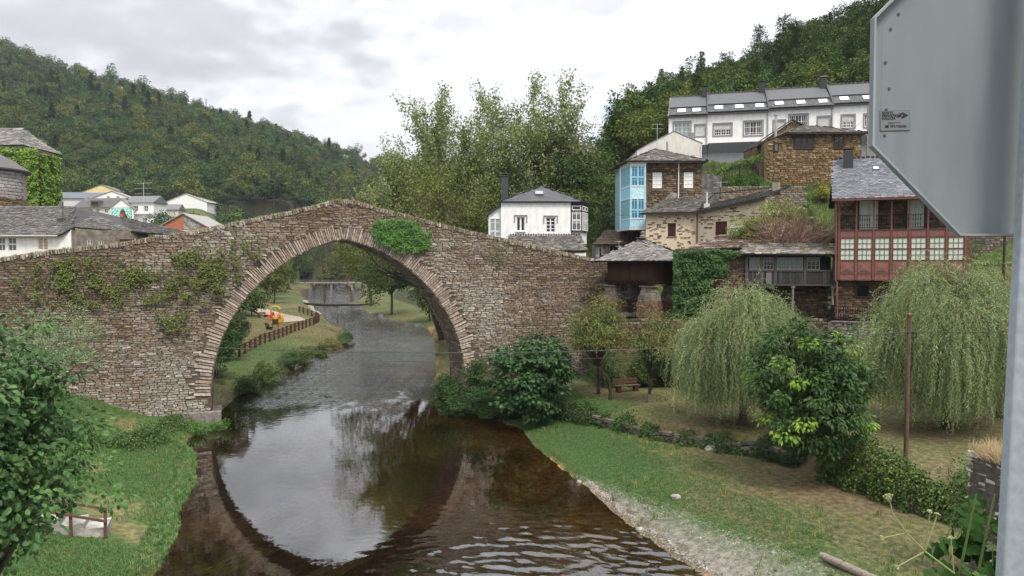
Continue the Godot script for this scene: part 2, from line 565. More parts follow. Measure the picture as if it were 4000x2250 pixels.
func water() -> void:
	var m := StandardMaterial3D.new()
	m.resource_name = "river water"
	m.roughness = 0.02
	m.refraction_enabled = true
	m.refraction_scale = 0.15
	m.albedo_color = Color(0.80, 0.74, 0.62, 0.0)
	m.uv1_triplanar = true
	m.uv1_world_triplanar = true
	m.uv1_scale = Vector3(0.5, 0.5, 0.5)
	m.normal_enabled = true
	m.normal_texture = normal_tex(0.012, 2.0, 0, 4)
	m.normal_scale = 0.10
	m.transparency = BaseMaterial3D.TRANSPARENCY_ALPHA
	var rows := PackedFloat32Array()
	var d := 14.0
	while d < 450.0:
		rows.push_back(d)
		d += 0.13 if d < 60.0 else 0.13 * pow(d / 60.0, 1.7)
	var cols := 131
	var w := FastNoiseLite.new()
	w.seed = 5
	w.fractal_octaves = 3
	w.frequency = 1.0
	var place := func(j: int, k: int) -> Vector3:
		var dd: float = rows[j]
		var s := float(k) / (cols - 1)
		var x := lerpf(bank_left(dd) - 0.7, bank_right(dd) + 0.7, s)
		var r := bank_right(dd) - x
		# calm pool before and below the arch; wavelets over the shallows at the near right bank, riffles upstream
		var near := smoothstep(33.0, 27.0, dd) * smoothstep(12.5, 6.0, r + (dd - 25.0) * 0.4)
		var far := smoothstep(58.0, 84.0, dd + 4.0 * w.get_noise_2d(x * 0.2, dd * 0.1))
		var y := 0.0012 * w.get_noise_2d(x * 0.9, dd * 1.6)
		if near > 0.0:
			y += near * 0.034 * (w.get_noise_2d(x * 0.55 + dd * 0.25, dd * 1.5 - x * 0.35) + 0.35 * w.get_noise_2d(x * 1.5, dd * 2.6))
		if far > 0.0:
			var f := minf(60.0 / dd, 1.0)
			y += far * 0.15 / f * w.get_noise_2d(x * 0.7 * f, dd * 1.1 * f) * smoothstep(-0.5, 0.25, w.get_noise_2d(x * 0.12, dd * 0.05) + 0.2)
		return Vector3(x, y, -dd)
	var whole := grid_mesh(rows.size(), cols, place, func(_p, _n): return Color.WHITE)
	var arr := whole.surface_get_arrays(0)
	var v: PackedVector3Array = arr[Mesh.ARRAY_VERTEX]
	var ix: PackedInt32Array = arr[Mesh.ARRAY_INDEX]
	var bands := []
	for k in 10: bands.push_back([])
	for k in range(0, ix.size(), 3):
		var p := v[ix[k]]
		var q := -p.z + 9.0 * w.get_noise_2d(p.x * 0.35, p.z * 0.2) + rf(-2.0, 2.0)
		var n := int(clampf((q - 50.0) / 4.0, 0.0, 9.0))
		for j in 3: bands[n].push_back(ix[k + j])
	var riffle := normal_tex(0.007, 42.0, 0, 3)
	var out := ArrayMesh.new()
	for k in 10:
		arr[Mesh.ARRAY_INDEX] = PackedInt32Array(bands[k])
		out.add_surface_from_arrays(Mesh.PRIMITIVE_TRIANGLES, arr)
		var mk: StandardMaterial3D = m.duplicate()
		mk.normal_scale = 0.07 if k == 0 else 0.03 + 0.052 * k
		if k: mk.normal_texture = riffle
		mk.roughness = 0.02 + 0.004 * k
		out.surface_set_material(k, mk)
	structure("river", out, null, "slow brown river reflecting the cloudy sky below the bridge")


func camera_and_light() -> void:
	var cam := Camera3D.new()
	cam.name = "camera"
	cam.position = Vector3(0, 10.5, 0)
	cam.rotation_degrees = Vector3(-1.957, 0, 0)
	cam.fov = 42.01
	cam.near = 0.2
	cam.far = 2500
	add_child(cam)
	cam.current = true
	var e := Environment.new()
	e.background_mode = Environment.BG_SKY
	e.tonemap_mode = Environment.TONE_MAPPER_LINEAR
	e.tonemap_exposure = 2.35
	e.sdfgi_enabled = true
	e.ssao_enabled = true
	e.ssil_enabled = true
	e.fog_enabled = true
	e.fog_density = 0.0001
	e.fog_light_color = Color(0.80, 0.86, 0.93)
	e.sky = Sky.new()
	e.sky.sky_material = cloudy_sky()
	var w := WorldEnvironment.new()
	w.name = "environment"
	w.environment = e
	add_child(w)
	var sun := DirectionalLight3D.new()
	sun.name = "sun_behind_clouds"
	sun.light_energy = 0.5
	sun.light_color = Color(1.0, 0.96, 0.9)
	sun.light_angular_distance = 14
	sun.shadow_enabled = true
	sun.rotation_degrees = Vector3(-58, 28, 0)
	add_child(sun)


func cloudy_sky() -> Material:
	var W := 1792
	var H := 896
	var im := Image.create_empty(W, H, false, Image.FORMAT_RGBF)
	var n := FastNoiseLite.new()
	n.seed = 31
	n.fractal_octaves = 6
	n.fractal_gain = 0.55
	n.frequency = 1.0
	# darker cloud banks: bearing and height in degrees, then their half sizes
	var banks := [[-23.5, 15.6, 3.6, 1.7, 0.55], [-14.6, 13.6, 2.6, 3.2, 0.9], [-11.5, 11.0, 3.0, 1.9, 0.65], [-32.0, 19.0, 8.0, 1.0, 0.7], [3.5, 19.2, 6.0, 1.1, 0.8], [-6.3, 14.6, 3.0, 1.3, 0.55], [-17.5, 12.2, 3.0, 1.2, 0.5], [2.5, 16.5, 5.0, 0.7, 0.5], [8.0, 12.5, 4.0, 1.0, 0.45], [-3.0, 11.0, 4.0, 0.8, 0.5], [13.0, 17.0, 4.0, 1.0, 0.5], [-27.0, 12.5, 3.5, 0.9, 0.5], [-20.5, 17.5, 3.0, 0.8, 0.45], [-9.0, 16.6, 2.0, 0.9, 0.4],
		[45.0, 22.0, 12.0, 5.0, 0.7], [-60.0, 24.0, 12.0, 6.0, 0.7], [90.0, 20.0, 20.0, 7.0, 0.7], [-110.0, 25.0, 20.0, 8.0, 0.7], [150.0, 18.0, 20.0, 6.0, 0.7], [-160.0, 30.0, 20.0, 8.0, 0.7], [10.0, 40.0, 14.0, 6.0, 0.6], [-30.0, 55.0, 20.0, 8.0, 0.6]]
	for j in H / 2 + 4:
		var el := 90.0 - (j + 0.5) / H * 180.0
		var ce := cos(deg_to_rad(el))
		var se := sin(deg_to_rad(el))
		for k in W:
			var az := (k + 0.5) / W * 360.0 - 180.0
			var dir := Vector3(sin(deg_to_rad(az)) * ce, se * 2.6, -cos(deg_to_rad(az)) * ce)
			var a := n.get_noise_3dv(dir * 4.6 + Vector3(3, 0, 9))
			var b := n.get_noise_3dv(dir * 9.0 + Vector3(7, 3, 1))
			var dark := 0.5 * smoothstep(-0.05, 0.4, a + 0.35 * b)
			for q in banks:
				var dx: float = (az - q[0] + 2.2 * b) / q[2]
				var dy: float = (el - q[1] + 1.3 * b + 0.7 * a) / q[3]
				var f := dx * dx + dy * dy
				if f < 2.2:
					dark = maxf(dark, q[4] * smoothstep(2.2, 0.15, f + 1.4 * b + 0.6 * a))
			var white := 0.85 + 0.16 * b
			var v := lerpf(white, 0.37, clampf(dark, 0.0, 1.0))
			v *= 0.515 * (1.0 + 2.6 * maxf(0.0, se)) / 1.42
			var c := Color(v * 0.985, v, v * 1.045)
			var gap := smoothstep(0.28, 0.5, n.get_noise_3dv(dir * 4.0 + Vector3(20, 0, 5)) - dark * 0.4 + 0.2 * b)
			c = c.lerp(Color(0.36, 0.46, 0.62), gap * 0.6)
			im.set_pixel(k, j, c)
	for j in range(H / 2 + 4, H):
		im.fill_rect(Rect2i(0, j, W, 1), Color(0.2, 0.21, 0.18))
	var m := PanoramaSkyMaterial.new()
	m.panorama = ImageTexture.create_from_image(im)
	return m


# ---------------------------------------------------------------- the bridge
const TOPS := [-27.0, -20.1, -17.3, -14.0, -12.4, -9.2, -5.75, -3.7, -0.5, 0.63, 2.3, 8.3, 12.0, 15.3, 19.0, 23.0]
const TOPH := [10.2, 10.78, 11.25, 11.67, 11.98, 12.58, 13.41, 13.85, 14.75, 14.78, 14.3, 12.92, 12.15, 11.47, 10.78, 10.1]


func arch(s: float) -> float:       # underside of the arch above the water
	var x := absf(s)
	if x > 8.6: return -3.0
	return 1.58 + sqrt(maxf(0.0, 10.67 * 10.67 - pow(x + 2.066, 2.0)))


func bridge() -> void:
	var b := thing("stone_bridge", "old humpbacked stone bridge with one pointed arch over the river", "bridge", Vector3(-11.5, 0, -51.5), deg_to_rad(20))
	var mortar := Color(0.17, 0.135, 0.105)
	var body := Acc.new()
	var w := 4.0
	var n := 190
	for k in n:
		var s0 := lerpf(-27.0, 23.0, float(k) / n)
		var s1 := lerpf(-27.0, 23.0, float(k + 1) / n)
		var lo0 := arch(s0)
		var lo1 := arch(s1)
		if absf(s0) > 8.6 and absf(s1) > 8.6:
			lo0 = -1.5
			lo1 = -1.5
		elif lo0 < 0.0 or lo1 < 0.0:
			lo0 = 1.0
			lo1 = 1.0
		var t0 := lerps(TOPS, TOPH, s0) - 0.16
		var t1 := lerps(TOPS, TOPH, s1) - 0.16
		for z in [-0.06, -w + 0.06]:
			body.quad(Vector3(s0, lo0, z), Vector3(s1, lo1, z), Vector3(s1, t1, z), Vector3(s0, t0, z), mortar)
		body.quad(Vector3(s0, t0, -0.06), Vector3(s1, t1, -0.06), Vector3(s1, t1, -0.45), Vector3(s0, t0, -0.45), mortar)
		body.quad(Vector3(s0, t0, -w + 0.06), Vector3(s1, t1, -w + 0.06), Vector3(s1, t1, -w + 0.45), Vector3(s0, t0, -w + 0.45), mortar)
		body.quad(Vector3(s0, t0 - 0.85, -0.45), Vector3(s1, t1 - 0.85, -0.45), Vector3(s1, t1 - 0.85, -w + 0.45), Vector3(s0, t0 - 0.85, -w + 0.45), Color(0.2, 0.18, 0.15))
		for z in [-0.45, -w + 0.45]:
			body.quad(Vector3(s0, t0 - 0.85, z), Vector3(s1, t1 - 0.85, z), Vector3(s1, t1, z), Vector3(s0, t0, z), mortar * 1.5)
		if absf(s0) < 8.6 and absf(s1) < 8.6:
			body.quad(Vector3(s0, lo0, -0.06), Vector3(s1, lo1, -0.06), Vector3(s1, lo1, -w + 0.06), Vector3(s0, lo0, -w + 0.06), mortar)
	for s in [-8.6, 8.6]:
		body.quad(Vector3(s, -1.5, -0.06), Vector3(s, 1.7, -0.06), Vector3(s, 1.7, -w + 0.06), Vector3(s, -1.5, -w + 0.06), mortar)
	part("core", body, M.stone, b)

	var tones := [Color(0.319, 0.255, 0.195), Color(0.408, 0.338, 0.269), Color(0.231, 0.176, 0.135), Color(0.353, 0.255, 0.181), Color(0.463, 0.413, 0.350), Color(0.177, 0.138, 0.105), Color(0.218, 0.158, 0.081), Color(0.598, 0.551, 0.471)]
	var pick := func(s: float, y: float) -> int:
		var p := 1.5 * nz.get_noise_2d(s * 5.0, y * 7.0) + 0.7 * nf.get_noise_2d(s * 6.0, y * 6.0) - 0.5 * smoothstep(2.2, 0.6, Vector2((s - 10.2) * 0.9, (y - 6.5) * 0.5).length())
		var low := smoothstep(7.0, 2.5, y) * (1.0 if s < 0.0 else 0.25)
		var q := rng.randf() + p * 0.9 - low * 0.55 + smoothstep(1.2, 0.3, lerps(TOPS, TOPH, s) - y) * 0.35
		if q < 0.0: return 7 if rng.randf() < 0.3 else 4
		if q < 0.25: return [4, 1, 1][rng.randi() % 3]
		if q < 0.65: return [0, 1, 3][rng.randi() % 3]
		if q < 1.0: return [0, 2, 3][rng.randi() % 3]
		return [5, 2, 6][rng.randi() % 3]
	# ring of long voussoirs on both sides of the crown
	var ring := []
	for side in [-1.0, 1.0]:
		var cx: float = -2.066 * side
		var a0 := acos(2.066 / 10.67)
		var ang := 0.02
		while ang < a0:
			var th := rf(0.09, 0.2) if ang > 0.5 else rf(0.13, 0.3)
			var da := th / 10.9
			var len := rf(0.8, 1.3)
			var mid := ang + da / 2
			var dir := Vector3(cos(mid) * side, sin(mid), 0)
			var tan_ := Vector3(-sin(mid) * side, cos(mid), 0)
			var rr := 10.67 + rf(-0.05, 0.02)
			var zf := rf(0.0, 0.05)
			var xf := Transform3D(Basis(dir * len, tan_ * (th - 0.012), Vector3(0, 0, 0.5)), Vector3(cx, 1.58, zf) + dir * (rr + len / 2))
			ring.push_back(["block%d" % (rng.randi() % 6), xf, rng.randi() % 5, 1.0])
			ang += da
	pieces(ring, "voussoir", b, "stone", [Color(0.536, 0.448, 0.366), Color(0.616, 0.533, 0.448), Color(0.442, 0.358, 0.284), Color(0.495, 0.377, 0.284), Color(0.388, 0.325, 0.271)], 300)
	# face stones
	var face := func(s: float, y: float) -> bool:
		if y > lerps(TOPS, TOPH, s) - 0.2: return false
		var cx := -2.066 if s > 0 else 2.066
		if y > 1.58:
			return Vector2(s - cx, y - 1.58).length() > 11.6
		return absf(s) > 8.65
	var front := courses(-26.5, 22.5, -0.6, 14.9, Vector2(0.075, 0.185), Vector2(0.2, 0.72), 0.2, 8, face, Transform3D(), 0.008, pick)
	pieces(front, "stone", b, "stone", tones, 140, "rubble_stonework")
	var back := courses(-22.5, 26.5, -0.6, 14.9, Vector2(0.2, 0.34), Vector2(0.5, 1.1), 0.22, 8, func(s, y): return face.call(-s, y), Transform3D(Basis(Vector3.UP, PI), Vector3(0, 0, -w)), 0.012)
	pieces(back, "stone", b, "stone", tones, 0, "rubble_stonework")
	# underside of the arch, laid in rows along the barrel
	var under := []
	for side in [-1.0, 1.0]:
		var ang := 0.0
		while ang < acos(2.066 / 10.67):
			var th := rf(0.16, 0.3)
			var z := -0.5
			var mid := ang + th / 21.4
			var dir := Vector3(cos(mid) * side, sin(mid), 0)
			var tan_ := Vector3(-sin(mid) * side, cos(mid), 0)
			while z > -w + 0.1:
				var l := rf(0.4, 0.9)
				under.push_back(["block%d" % (rng.randi() % 6), Transform3D(Basis(Vector3(0, 0, l - 0.02), tan_ * (th - 0.02), -dir * 0.2), Vector3(-2.066 * side, 1.58, z - l / 2) + dir * (10.64 + rf(-0.02, 0.02))), [0, 2, 3, 5][rng.randi() % 4], 0.1])
				z -= l
			ang += th / 10.67
	pieces(under, "soffit_stone", b, "stone", tones, 0, "soffit_stonework")
	# upright coping stones along both parapets
	var cope := []
	for z in [0.03, -w + 0.45]:
		var s := -26.8
		while s < 22.8:
			var l := rf(0.09, 0.2)
			var h := rf(0.26, 0.36)
			var slope := (lerps(TOPS, TOPH, s + 0.4) - lerps(TOPS, TOPH, s - 0.4)) / 0.8
			cope.push_back(["block%d" % (rng.randi() % 6), Transform3D(Basis(Vector3(0, 0, 1), atan(slope) + rf(-0.08, 0.08)).scaled_local(Vector3(l - 0.012, h, 0.5)), Vector3(s, lerps(TOPS, TOPH, s) - h * 0.4 + rf(-0.03, 0.03), z + rf(0, 0.03))), [0, 1, 4, 2][rng.randi() % 4], 0.02 if z < 0 else 0.05])
			s += l
	pieces(cope, "coping_stone", b, "stone", tones, 0, "coping_stones")
	# stepped footing of the left pier
	var foot := Acc.new()
	foot.box(-10.4, -1.2, 0.1, -8.0, 0.85, 0.75, Color(0.34, 0.3, 0.26))
	foot.box(-10.0, -1.2, -4.2, -8.05, 0.45, 0.1, Color(0.25, 0.22, 0.19))
	part("footing", foot, M.stone, b)


# ---------------------------------------------------------------- building helpers (x along the front, y above the water, z out of the front)
const WHITE := Color(0.86, 0.86, 0.85)
const CREAM := Color(0.74, 0.72, 0.66)
const GREY := Color(0.27, 0.27, 0.28)
const DARK := Color(0.03, 0.028, 0.026)
const SLATE_TONES := [Color(0.115, 0.115, 0.12), Color(0.15, 0.15, 0.155), Color(0.085, 0.085, 0.092), Color(0.185, 0.18, 0.175), Color(0.13, 0.12, 0.11)]
const OLD_SLATE := [Color(0.15, 0.138, 0.12), Color(0.21, 0.195, 0.175), Color(0.10, 0.092, 0.082), Color(0.27, 0.255, 0.235), Color(0.14, 0.115, 0.085)]
const RUBBLE := [Color(0.30, 0.205, 0.115), Color(0.37, 0.265, 0.16), Color(0.21, 0.14, 0.085), Color(0.26, 0.155, 0.08), Color(0.34, 0.285, 0.215), Color(0.145, 0.10, 0.065)]


func settle(root: Node3D, base: float) -> void:
	root.position.y = base
	for o in root.get_children():
		o.position.y -= base


func holed(a: Acc, u0: float, v0: float, u1: float, v1: float, z0: float, z1: float, holes: Array, c: Color) -> void:   # a wall with openings [x0, y0, x1, y1]
	var xs := [u0, u1]
	var ys := [v0, v1]
	for h in holes:
		xs.append_array([clampf(h[0], u0, u1), clampf(h[2], u0, u1)])
		ys.append_array([clampf(h[1], v0, v1), clampf(h[3], v0, v1)])
	xs.sort()
	ys.sort()
	for p in xs.size() - 1:
		for q in ys.size() - 1:
			if xs[p + 1] - xs[p] < 0.005 or ys[q + 1] - ys[q] < 0.005: continue
			var m := Vector2((xs[p] + xs[p + 1]) / 2, (ys[q] + ys[q + 1]) / 2)
			var open := false
			for h in holes:
				open = open or (m.x > h[0] and m.x < h[2] and m.y > h[1] and m.y < h[3])
			if not open:
				a.box(xs[p], ys[q], z0, xs[p + 1], ys[q + 1], z1, c)


func clear_of(holes: Array, x: float, y: float) -> bool:
	for h in holes:
		if x > h[0] - 0.05 and x < h[2] + 0.05 and y > h[1] - 0.05 and y < h[3] + 0.05: return false
	return true


func pane(parent: Node, x0: float, y0: float, x1: float, y1: float, z: float, m: Material) -> void:
	if not U.has("pane"):
		var a := Acc.new()
		a.box(-0.5, -0.5, -0.5, 0.5, 0.5, 0.5, Color.WHITE)
		U["pane"] = [a.v, a.i, a.mesh()]
	var o := part("pane", U["pane"][2], m, parent)
	o.transform = Transform3D(Basis.from_scale(Vector3(x1 - x0, y1 - y0, 0.012)), Vector3((x0 + x1) / 2, (y0 + y1) / 2, z))


# a window: outer frame, bars at the given fractions, one pane in each field; xf turns it into another wall
func window(parent: Node, x0: float, y0: float, x1: float, y1: float, z: float, xbars: Array, ybars: Array, c: Color, glass: Material, fr := 0.06, bar := 0.03, xf := Transform3D(), called := "window") -> MeshInstance3D:
	var a := Acc.new()
	a.box(x0, y0, z - 0.05, x0 + fr, y1, z + 0.02, c)
	a.box(x1 - fr, y0, z - 0.05, x1, y1, z + 0.02, c)
	a.box(x0 + fr, y0, z - 0.05, x1 - fr, y0 + fr, z + 0.018, c)
	a.box(x0 + fr, y1 - fr, z - 0.05, x1 - fr, y1, z + 0.018, c)
	var xs := [x0 + fr]
	var ys := [y0 + fr]
	for f in xbars:
		xs.push_back(lerpf(x0, x1, absf(f)))
		var w: float = bar * (2.0 if f < 0 else 1.0)
		a.box(xs[-1] - w / 2, y0 + fr, z - 0.04, xs[-1] + w / 2, y1 - fr, z + 0.012, c)
	for f in ybars:
		ys.push_back(lerpf(y0, y1, absf(f)))
		var w: float = bar * (2.0 if f < 0 else 1.0)
		a.box(x0 + fr, ys[-1] - w / 2, z - 0.04, x1 - fr, ys[-1] + w / 2, z + 0.008, c)
	xs.push_back(x1 - fr)
	ys.push_back(y1 - fr)
	var o := part(called, a, M.paint, parent)
	o.transform = xf
	for p in xs.size() - 1:
		for q in ys.size() - 1:
			pane(o, xs[p], ys[q], xs[p + 1], ys[q + 1], z - 0.03, glass)
	return o


func reveal(a: Acc, x0: float, y0: float, x1: float, y1: float, z: float, depth: float, c: Color) -> void:   # dark back of an opening
	a.box(x0, y0, z - depth - 0.05, x1, y1, z - depth, c)


# one plane of a roof: corners from the lower left along the eave, then the top
func roof_plane(under: Acc, pts: Array, size: Vector2, tones: int, odd := 1.0, straight := false, thick := 0.1, under_col := Color(0.05, 0.045, 0.042)) -> Array:
	var across: Vector3 = (pts[1] - pts[0]).normalized()
	var up: Vector3 = pts[2] - pts[0]
	up = (up - across * up.dot(across)).normalized()
	var n := across.cross(up).normalized()
	var flat := []
	var l := 0.0
	var w := 0.0
	for p in pts:
		flat.push_back(Vector2((p - pts[0]).dot(across), (p - pts[0]).dot(up)))
		l = maxf(l, flat[-1].y)
		w = maxf(w, flat[-1].x)
	under.poly(flat, -thick, 0.0, under_col, Transform3D(Basis(across, up, n), pts[0]))
	var shape := PackedVector2Array(flat)
	return slates(pts[0], across, up, w, l, size, tones, func(x, y): return Geometry2D.is_point_in_polygon(Vector2(x, y), shape), odd, straight)


func ridge_tiles(a: Acc, p: Vector3, q: Vector3, step: float, h: float, c: Color) -> void:   # a row of upright ridge slates
	var n := int(p.distance_to(q) / step)
	var d := (q - p).normalized()
	for k in n:
		var o := p.lerp(q, (k + 0.5) / n)
		a.obox(Transform3D(Basis(d, Vector3.UP, d.cross(Vector3.UP)).rotated(d.cross(Vector3.UP).normalized(), rf(-0.1, 0.1)), o + Vector3(0, h * 0.3 + (0.03 if k % 2 else 0.0), 0)), Vector3(step * 0.75, h, 0.07), vary(c, 0.2))


func skylight(parent: Node, p: Vector3, across: Vector3, up: Vector3, w: float, h: float, blind := Color(0.8, 0.84, 0.9), called := "skylight") -> void:
	var a := Acc.new()
	var n := across.cross(up)
	var xf := Transform3D(Basis(across, up, n), p)
	a.obox(xf.translated_local(Vector3(0, 0, 0.03)), Vector3(w + 0.12, h + 0.12, 0.1), Color(0.15, 0.16, 0.17))
	var o := part(called, a, M.paint, parent)
	var g := Acc.new()
	g.obox(xf.translated_local(Vector3(0, 0, 0.09)), Vector3(w, h, 0.02), blind)
	part("blind", g, M.gloss, o)


func antenna(label: String, at: Vector3, h: float, arms: int, turn: float) -> void:
	var a := Acc.new()
	var c := Color(0.42, 0.42, 0.42)
	a.rod(Vector3.ZERO, Vector3(0, h, 0), 0.025, c)
	for k in arms:
		var y := h - 0.12 - 0.45 * k
		a.rod(Vector3(-0.7, y, 0), Vector3(0.7, y + 0.1, 0), 0.014, c, 4)
		for j in 6:
			var x := -0.65 + 0.26 * j
			a.rod(Vector3(x, y + 0.05 + 0.05 * x, -0.22), Vector3(x, y + 0.05 + 0.05 * x, 0.22), 0.01, c, 4)
	var o := single("antenna", a, M.plain, label, "antenna")
	o.position = at
	o.rotation.y = turn


# ---------------------------------------------------------------- the houses
func white_house() -> void:
	var t := thing("white_house", "white rendered house with slate pyramid roof and tall slate chimney behind the bridge", "house", Vector3(-0.98, 0, -67))
	var a := Acc.new()
	var h1 := [1.38, 13.3, 2.12, 14.55]
	var h2 := [4.0, 13.18, 4.84, 14.5]
	holed(a, 0, 9.6, 6.2, 15.9, -0.3, 0, [h1, h2], WHITE)
	a.poly([Vector2(0, 0), Vector2(7.18, 0), Vector2(7.9, -2.3), Vector2(7.9, -7), Vector2(0, -7)], 12.2, 13.25, WHITE, Transform3D(Basis(Vector3(1, 0, 0), Vector3(0, 0, 1), Vector3(0, 1, 0)), Vector3(0, 0, -0.31)))
	a.box(6.3, 9.6, -6.5, 7.1, 12.2, -0.4, WHITE)
	a.box(0.02, 9.6, -7.2, 6.0, 15.88, -0.32, WHITE)
	a.box(6.0, 13.25, -7.2, 6.6, 15.88, -1.6, WHITE)
	for h in [h1, h2]:
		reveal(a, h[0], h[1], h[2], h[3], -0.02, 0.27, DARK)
	part("wall", a, M.plaster, t)
	window(t, h1[0], h1[1], h1[2], h1[3], -0.12, [-0.5], [], WHITE, M.glass, 0.07, 0.075)
	window(t, h2[0], h2[1], h2[2], h2[3], -0.12, [-0.5], [0.25, 0.5, 0.75], WHITE, M.glass, 0.07, 0.055)
	for h in [h1, h2]:
		var s := Acc.new()
		var g := Color(0.19, 0.19, 0.2)
		s.box(h[0] - 0.22, h[3] + 0.08, 0.005, h[2] + 0.22, h[3] + 0.17, 0.05, g)
		for x in [h[0] - 0.22, h[2] + 0.14]:
			s.box(x, h[3] - 0.52, 0.005, x + 0.08, h[3] + 0.08, 0.05, g)
		part("window_moulding", s, M.paint, t)
	var sill := Acc.new()
	sill.box(1.3, 13.2, 0.004, 2.2, 13.28, 0.12, WHITE)
	part("sill", sill, M.paint, t)
	# glazed bay that turns the corner
	var bay := Acc.new()
	var wine := Color(0.075, 0.03, 0.025)
	bay.box(6.26, 13.28, -1.2, 7.14, 15.75, -0.14, Color(0.04, 0.04, 0.045))
	bay.box(6.24, 15.72, -0.3, 7.22, 15.9, 0.08, wine)
	bay.box(6.24, 15.02, -0.1, 7.2, 15.12, 0.05, wine)
	bay.box(6.24, 13.25, -0.1, 7.2, 13.33, 0.05, wine)
	for x in [6.24, 7.14]:
		bay.box(x, 13.33, -0.1, x + 0.07, 15.72, 0.05, wine)
	var turn := Transform3D(Basis(Vector3.UP, -deg_to_rad(-72)), Vector3(7.2, 0, -0.02))
	bay.obox(turn.translated_local(Vector3(1.2, 14.5, -0.12)), Vector3(2.4, 2.5, 0.1), Color(0.04, 0.04, 0.045))
	for y in [15.81, 15.07, 13.29]:
		bay.obox(turn.translated_local(Vector3(1.2, y, -0.02)), Vector3(2.4, 0.1, 0.1), wine)
	for x in [1.18, 2.38]:
		bay.obox(turn.translated_local(Vector3(x, 14.5, -0.02)), Vector3(0.08, 2.5, 0.1), wine)
	part("bay", bay, M.paint, t)
	window(t, 6.32, 15.14, 7.13, 15.55, 0.0, [], [], WHITE, M.glass, 0.07)
	window(t, 6.32, 14.25, 7.13, 15.0, 0.0, [0.5], [0.76], WHITE, M.glass_dull, 0.07, 0.05)
	window(t, 6.32, 13.35, 7.13, 14.23, 0.0, [0.5], [0.76], WHITE, M.glass_dull, 0.07, 0.05)
	for x in [0.08, 1.26]:
		window(t, x, 15.14, x + 1.06, 15.55, 0.03, [], [], WHITE, M.glass, 0.07, 0.05, turn)
		window(t, x, 14.25, x + 1.06, 15.0, 0.03, [0.5], [0.76], WHITE, M.glass_dull, 0.07, 0.05, turn)
		window(t, x, 13.35, x + 1.06, 14.23, 0.03, [0.5], [0.76], WHITE, M.glass_dull, 0.07, 0.05, turn)
	# roof
	var r := Acc.new()
	var top := Vector3(3.75, 17.66, -3.7)
	var p := [Vector3(-0.12, 15.9, 0.2), Vector3(7.3, 15.9, 0.2), Vector3(8.05, 15.9, -2.4), Vector3(8.05, 15.9, -7.3), Vector3(-0.12, 15.9, -7.3)]
	var list := roof_plane(r, [p[0], p[1], top], Vector2(0.42, 0.2), 3, 0.15, true)
	list.append_array(roof_plane(r, [p[1], p[2], top], Vector2(0.42, 0.2), 3, 0.15, true))
	list.append_array(roof_plane(r, [p[2], p[3], top], Vector2(0.42, 0.2), 3, 0.15, true))
	list.append_array(roof_plane(r, [p[4], p[0], top], Vector2(0.42, 0.2), 3, 0.15, true))
	r.box(-0.14, 15.83, 0.1, 7.32, 15.9, 0.24, Color(0.03, 0.03, 0.035))
	for e in [[p[0], top], [p[1], top]]:
		r.beam(e[0] + Vector3(0, 0.06, 0), e[1] + Vector3(0, 0.06, 0), 0.1, 0.05, Color(0.05, 0.05, 0.055))
	var rn := part("roof", r, M.slate, t)
	pieces(list, "slate", rn, "slate", [Color(0.135, 0.137, 0.15), Color(0.16, 0.162, 0.172), Color(0.115, 0.117, 0.128)], 170, "slate_courses")
	skylight(t, Vector3(3.45, 16.78, -1.5), Vector3(1, 0, 0), Vector3(0, 0.43, -0.9).normalized(), 0.66, 0.75, Color(0.26, 0.29, 0.32))
	var ch := Acc.new()
	ch.box(0.02, 15.9, -1.9, 0.62, 18.3, -1.2, Color(0.07, 0.075, 0.09))
	ch.box(-0.04, 18.3, -1.96, 0.68, 18.36, -1.14, Color(0.1, 0.1, 0.11))
	ch.box(-0.04, 18.48, -1.96, 0.68, 18.53, -1.14, Color(0.1, 0.1, 0.11))
	for x in [0.0, 0.56]:
		ch.box(x, 18.36, -1.3, x + 0.08, 18.48, -1.2, Color(0.1, 0.1, 0.11))
	part("chimney", ch, M.slate, t)
	# glazed annex on the left
	var x := Acc.new()
	holed(x, -1.12, 9.6, -0.004, 14.72, -2.0, -0.3, [], WHITE)
	x.poly([Vector2(-1.12, 14.72), Vector2(-0.004, 14.72), Vector2(-0.004, 15.5)], -2.0, -0.3, WHITE)
	part("annex", x, M.plaster, t)
	var xr := Acc.new()
	xr.beam(Vector3(-1.35, 14.68, -1.1), Vector3(0.02, 15.62, -1.1), 2.1, 0.1, Color(0.08, 0.08, 0.085))
	part("annex_roof", xr, M.slate, t)
	window(t, -1.0, 13.28, -0.06, 14.45, -0.26, [-0.5], [0.64], WHITE, M.glass_green, 0.06, 0.045)
	window(t, -1.0, 12.8, -0.06, 13.24, -0.26, [-0.5], [], WHITE, M.glass_green, 0.06, 0.045)
	settle(t, 9.6)
	# lean-to in front
	t = thing("lean_to_shed", "low shed with mottled slate roof leaning against the white house behind the bridge", "shed", Vector3(-0.98, 0, -67))
	a = Acc.new()
	var lr := roof_plane(a, [Vector3(0.3, 11.5, 3.0), Vector3(7.4, 11.5, 3.0), Vector3(7.05, 12.88, 0.3), Vector3(0.75, 12.88, 0.3)], Vector2(0.28, 0.16), 5, 1.0)
	ridge_tiles(a, Vector3(0.75, 12.92, 0.3), Vector3(7.05, 12.92, 0.3), 0.22, 0.12, Color(0.07, 0.065, 0.06))
	rn = part("roof", a, M.slate, t)
	pieces(lr, "slate", rn, "slate", OLD_SLATE, 0, "slate_courses")
	a = Acc.new()
	a.box(6.3, 9.6, 0.1, 7.3, 11.5, 2.9, WHITE)
	a.box(0.6, 9.6, 0.1, 0.8, 10.7, 2.9, WHITE)
	part("wall", a, M.plaster, t)
	a = Acc.new()
	a.box(4.3, 10.2, 0.5, 6.28, 11.2, 2.6, Color(0.025, 0.02, 0.018))
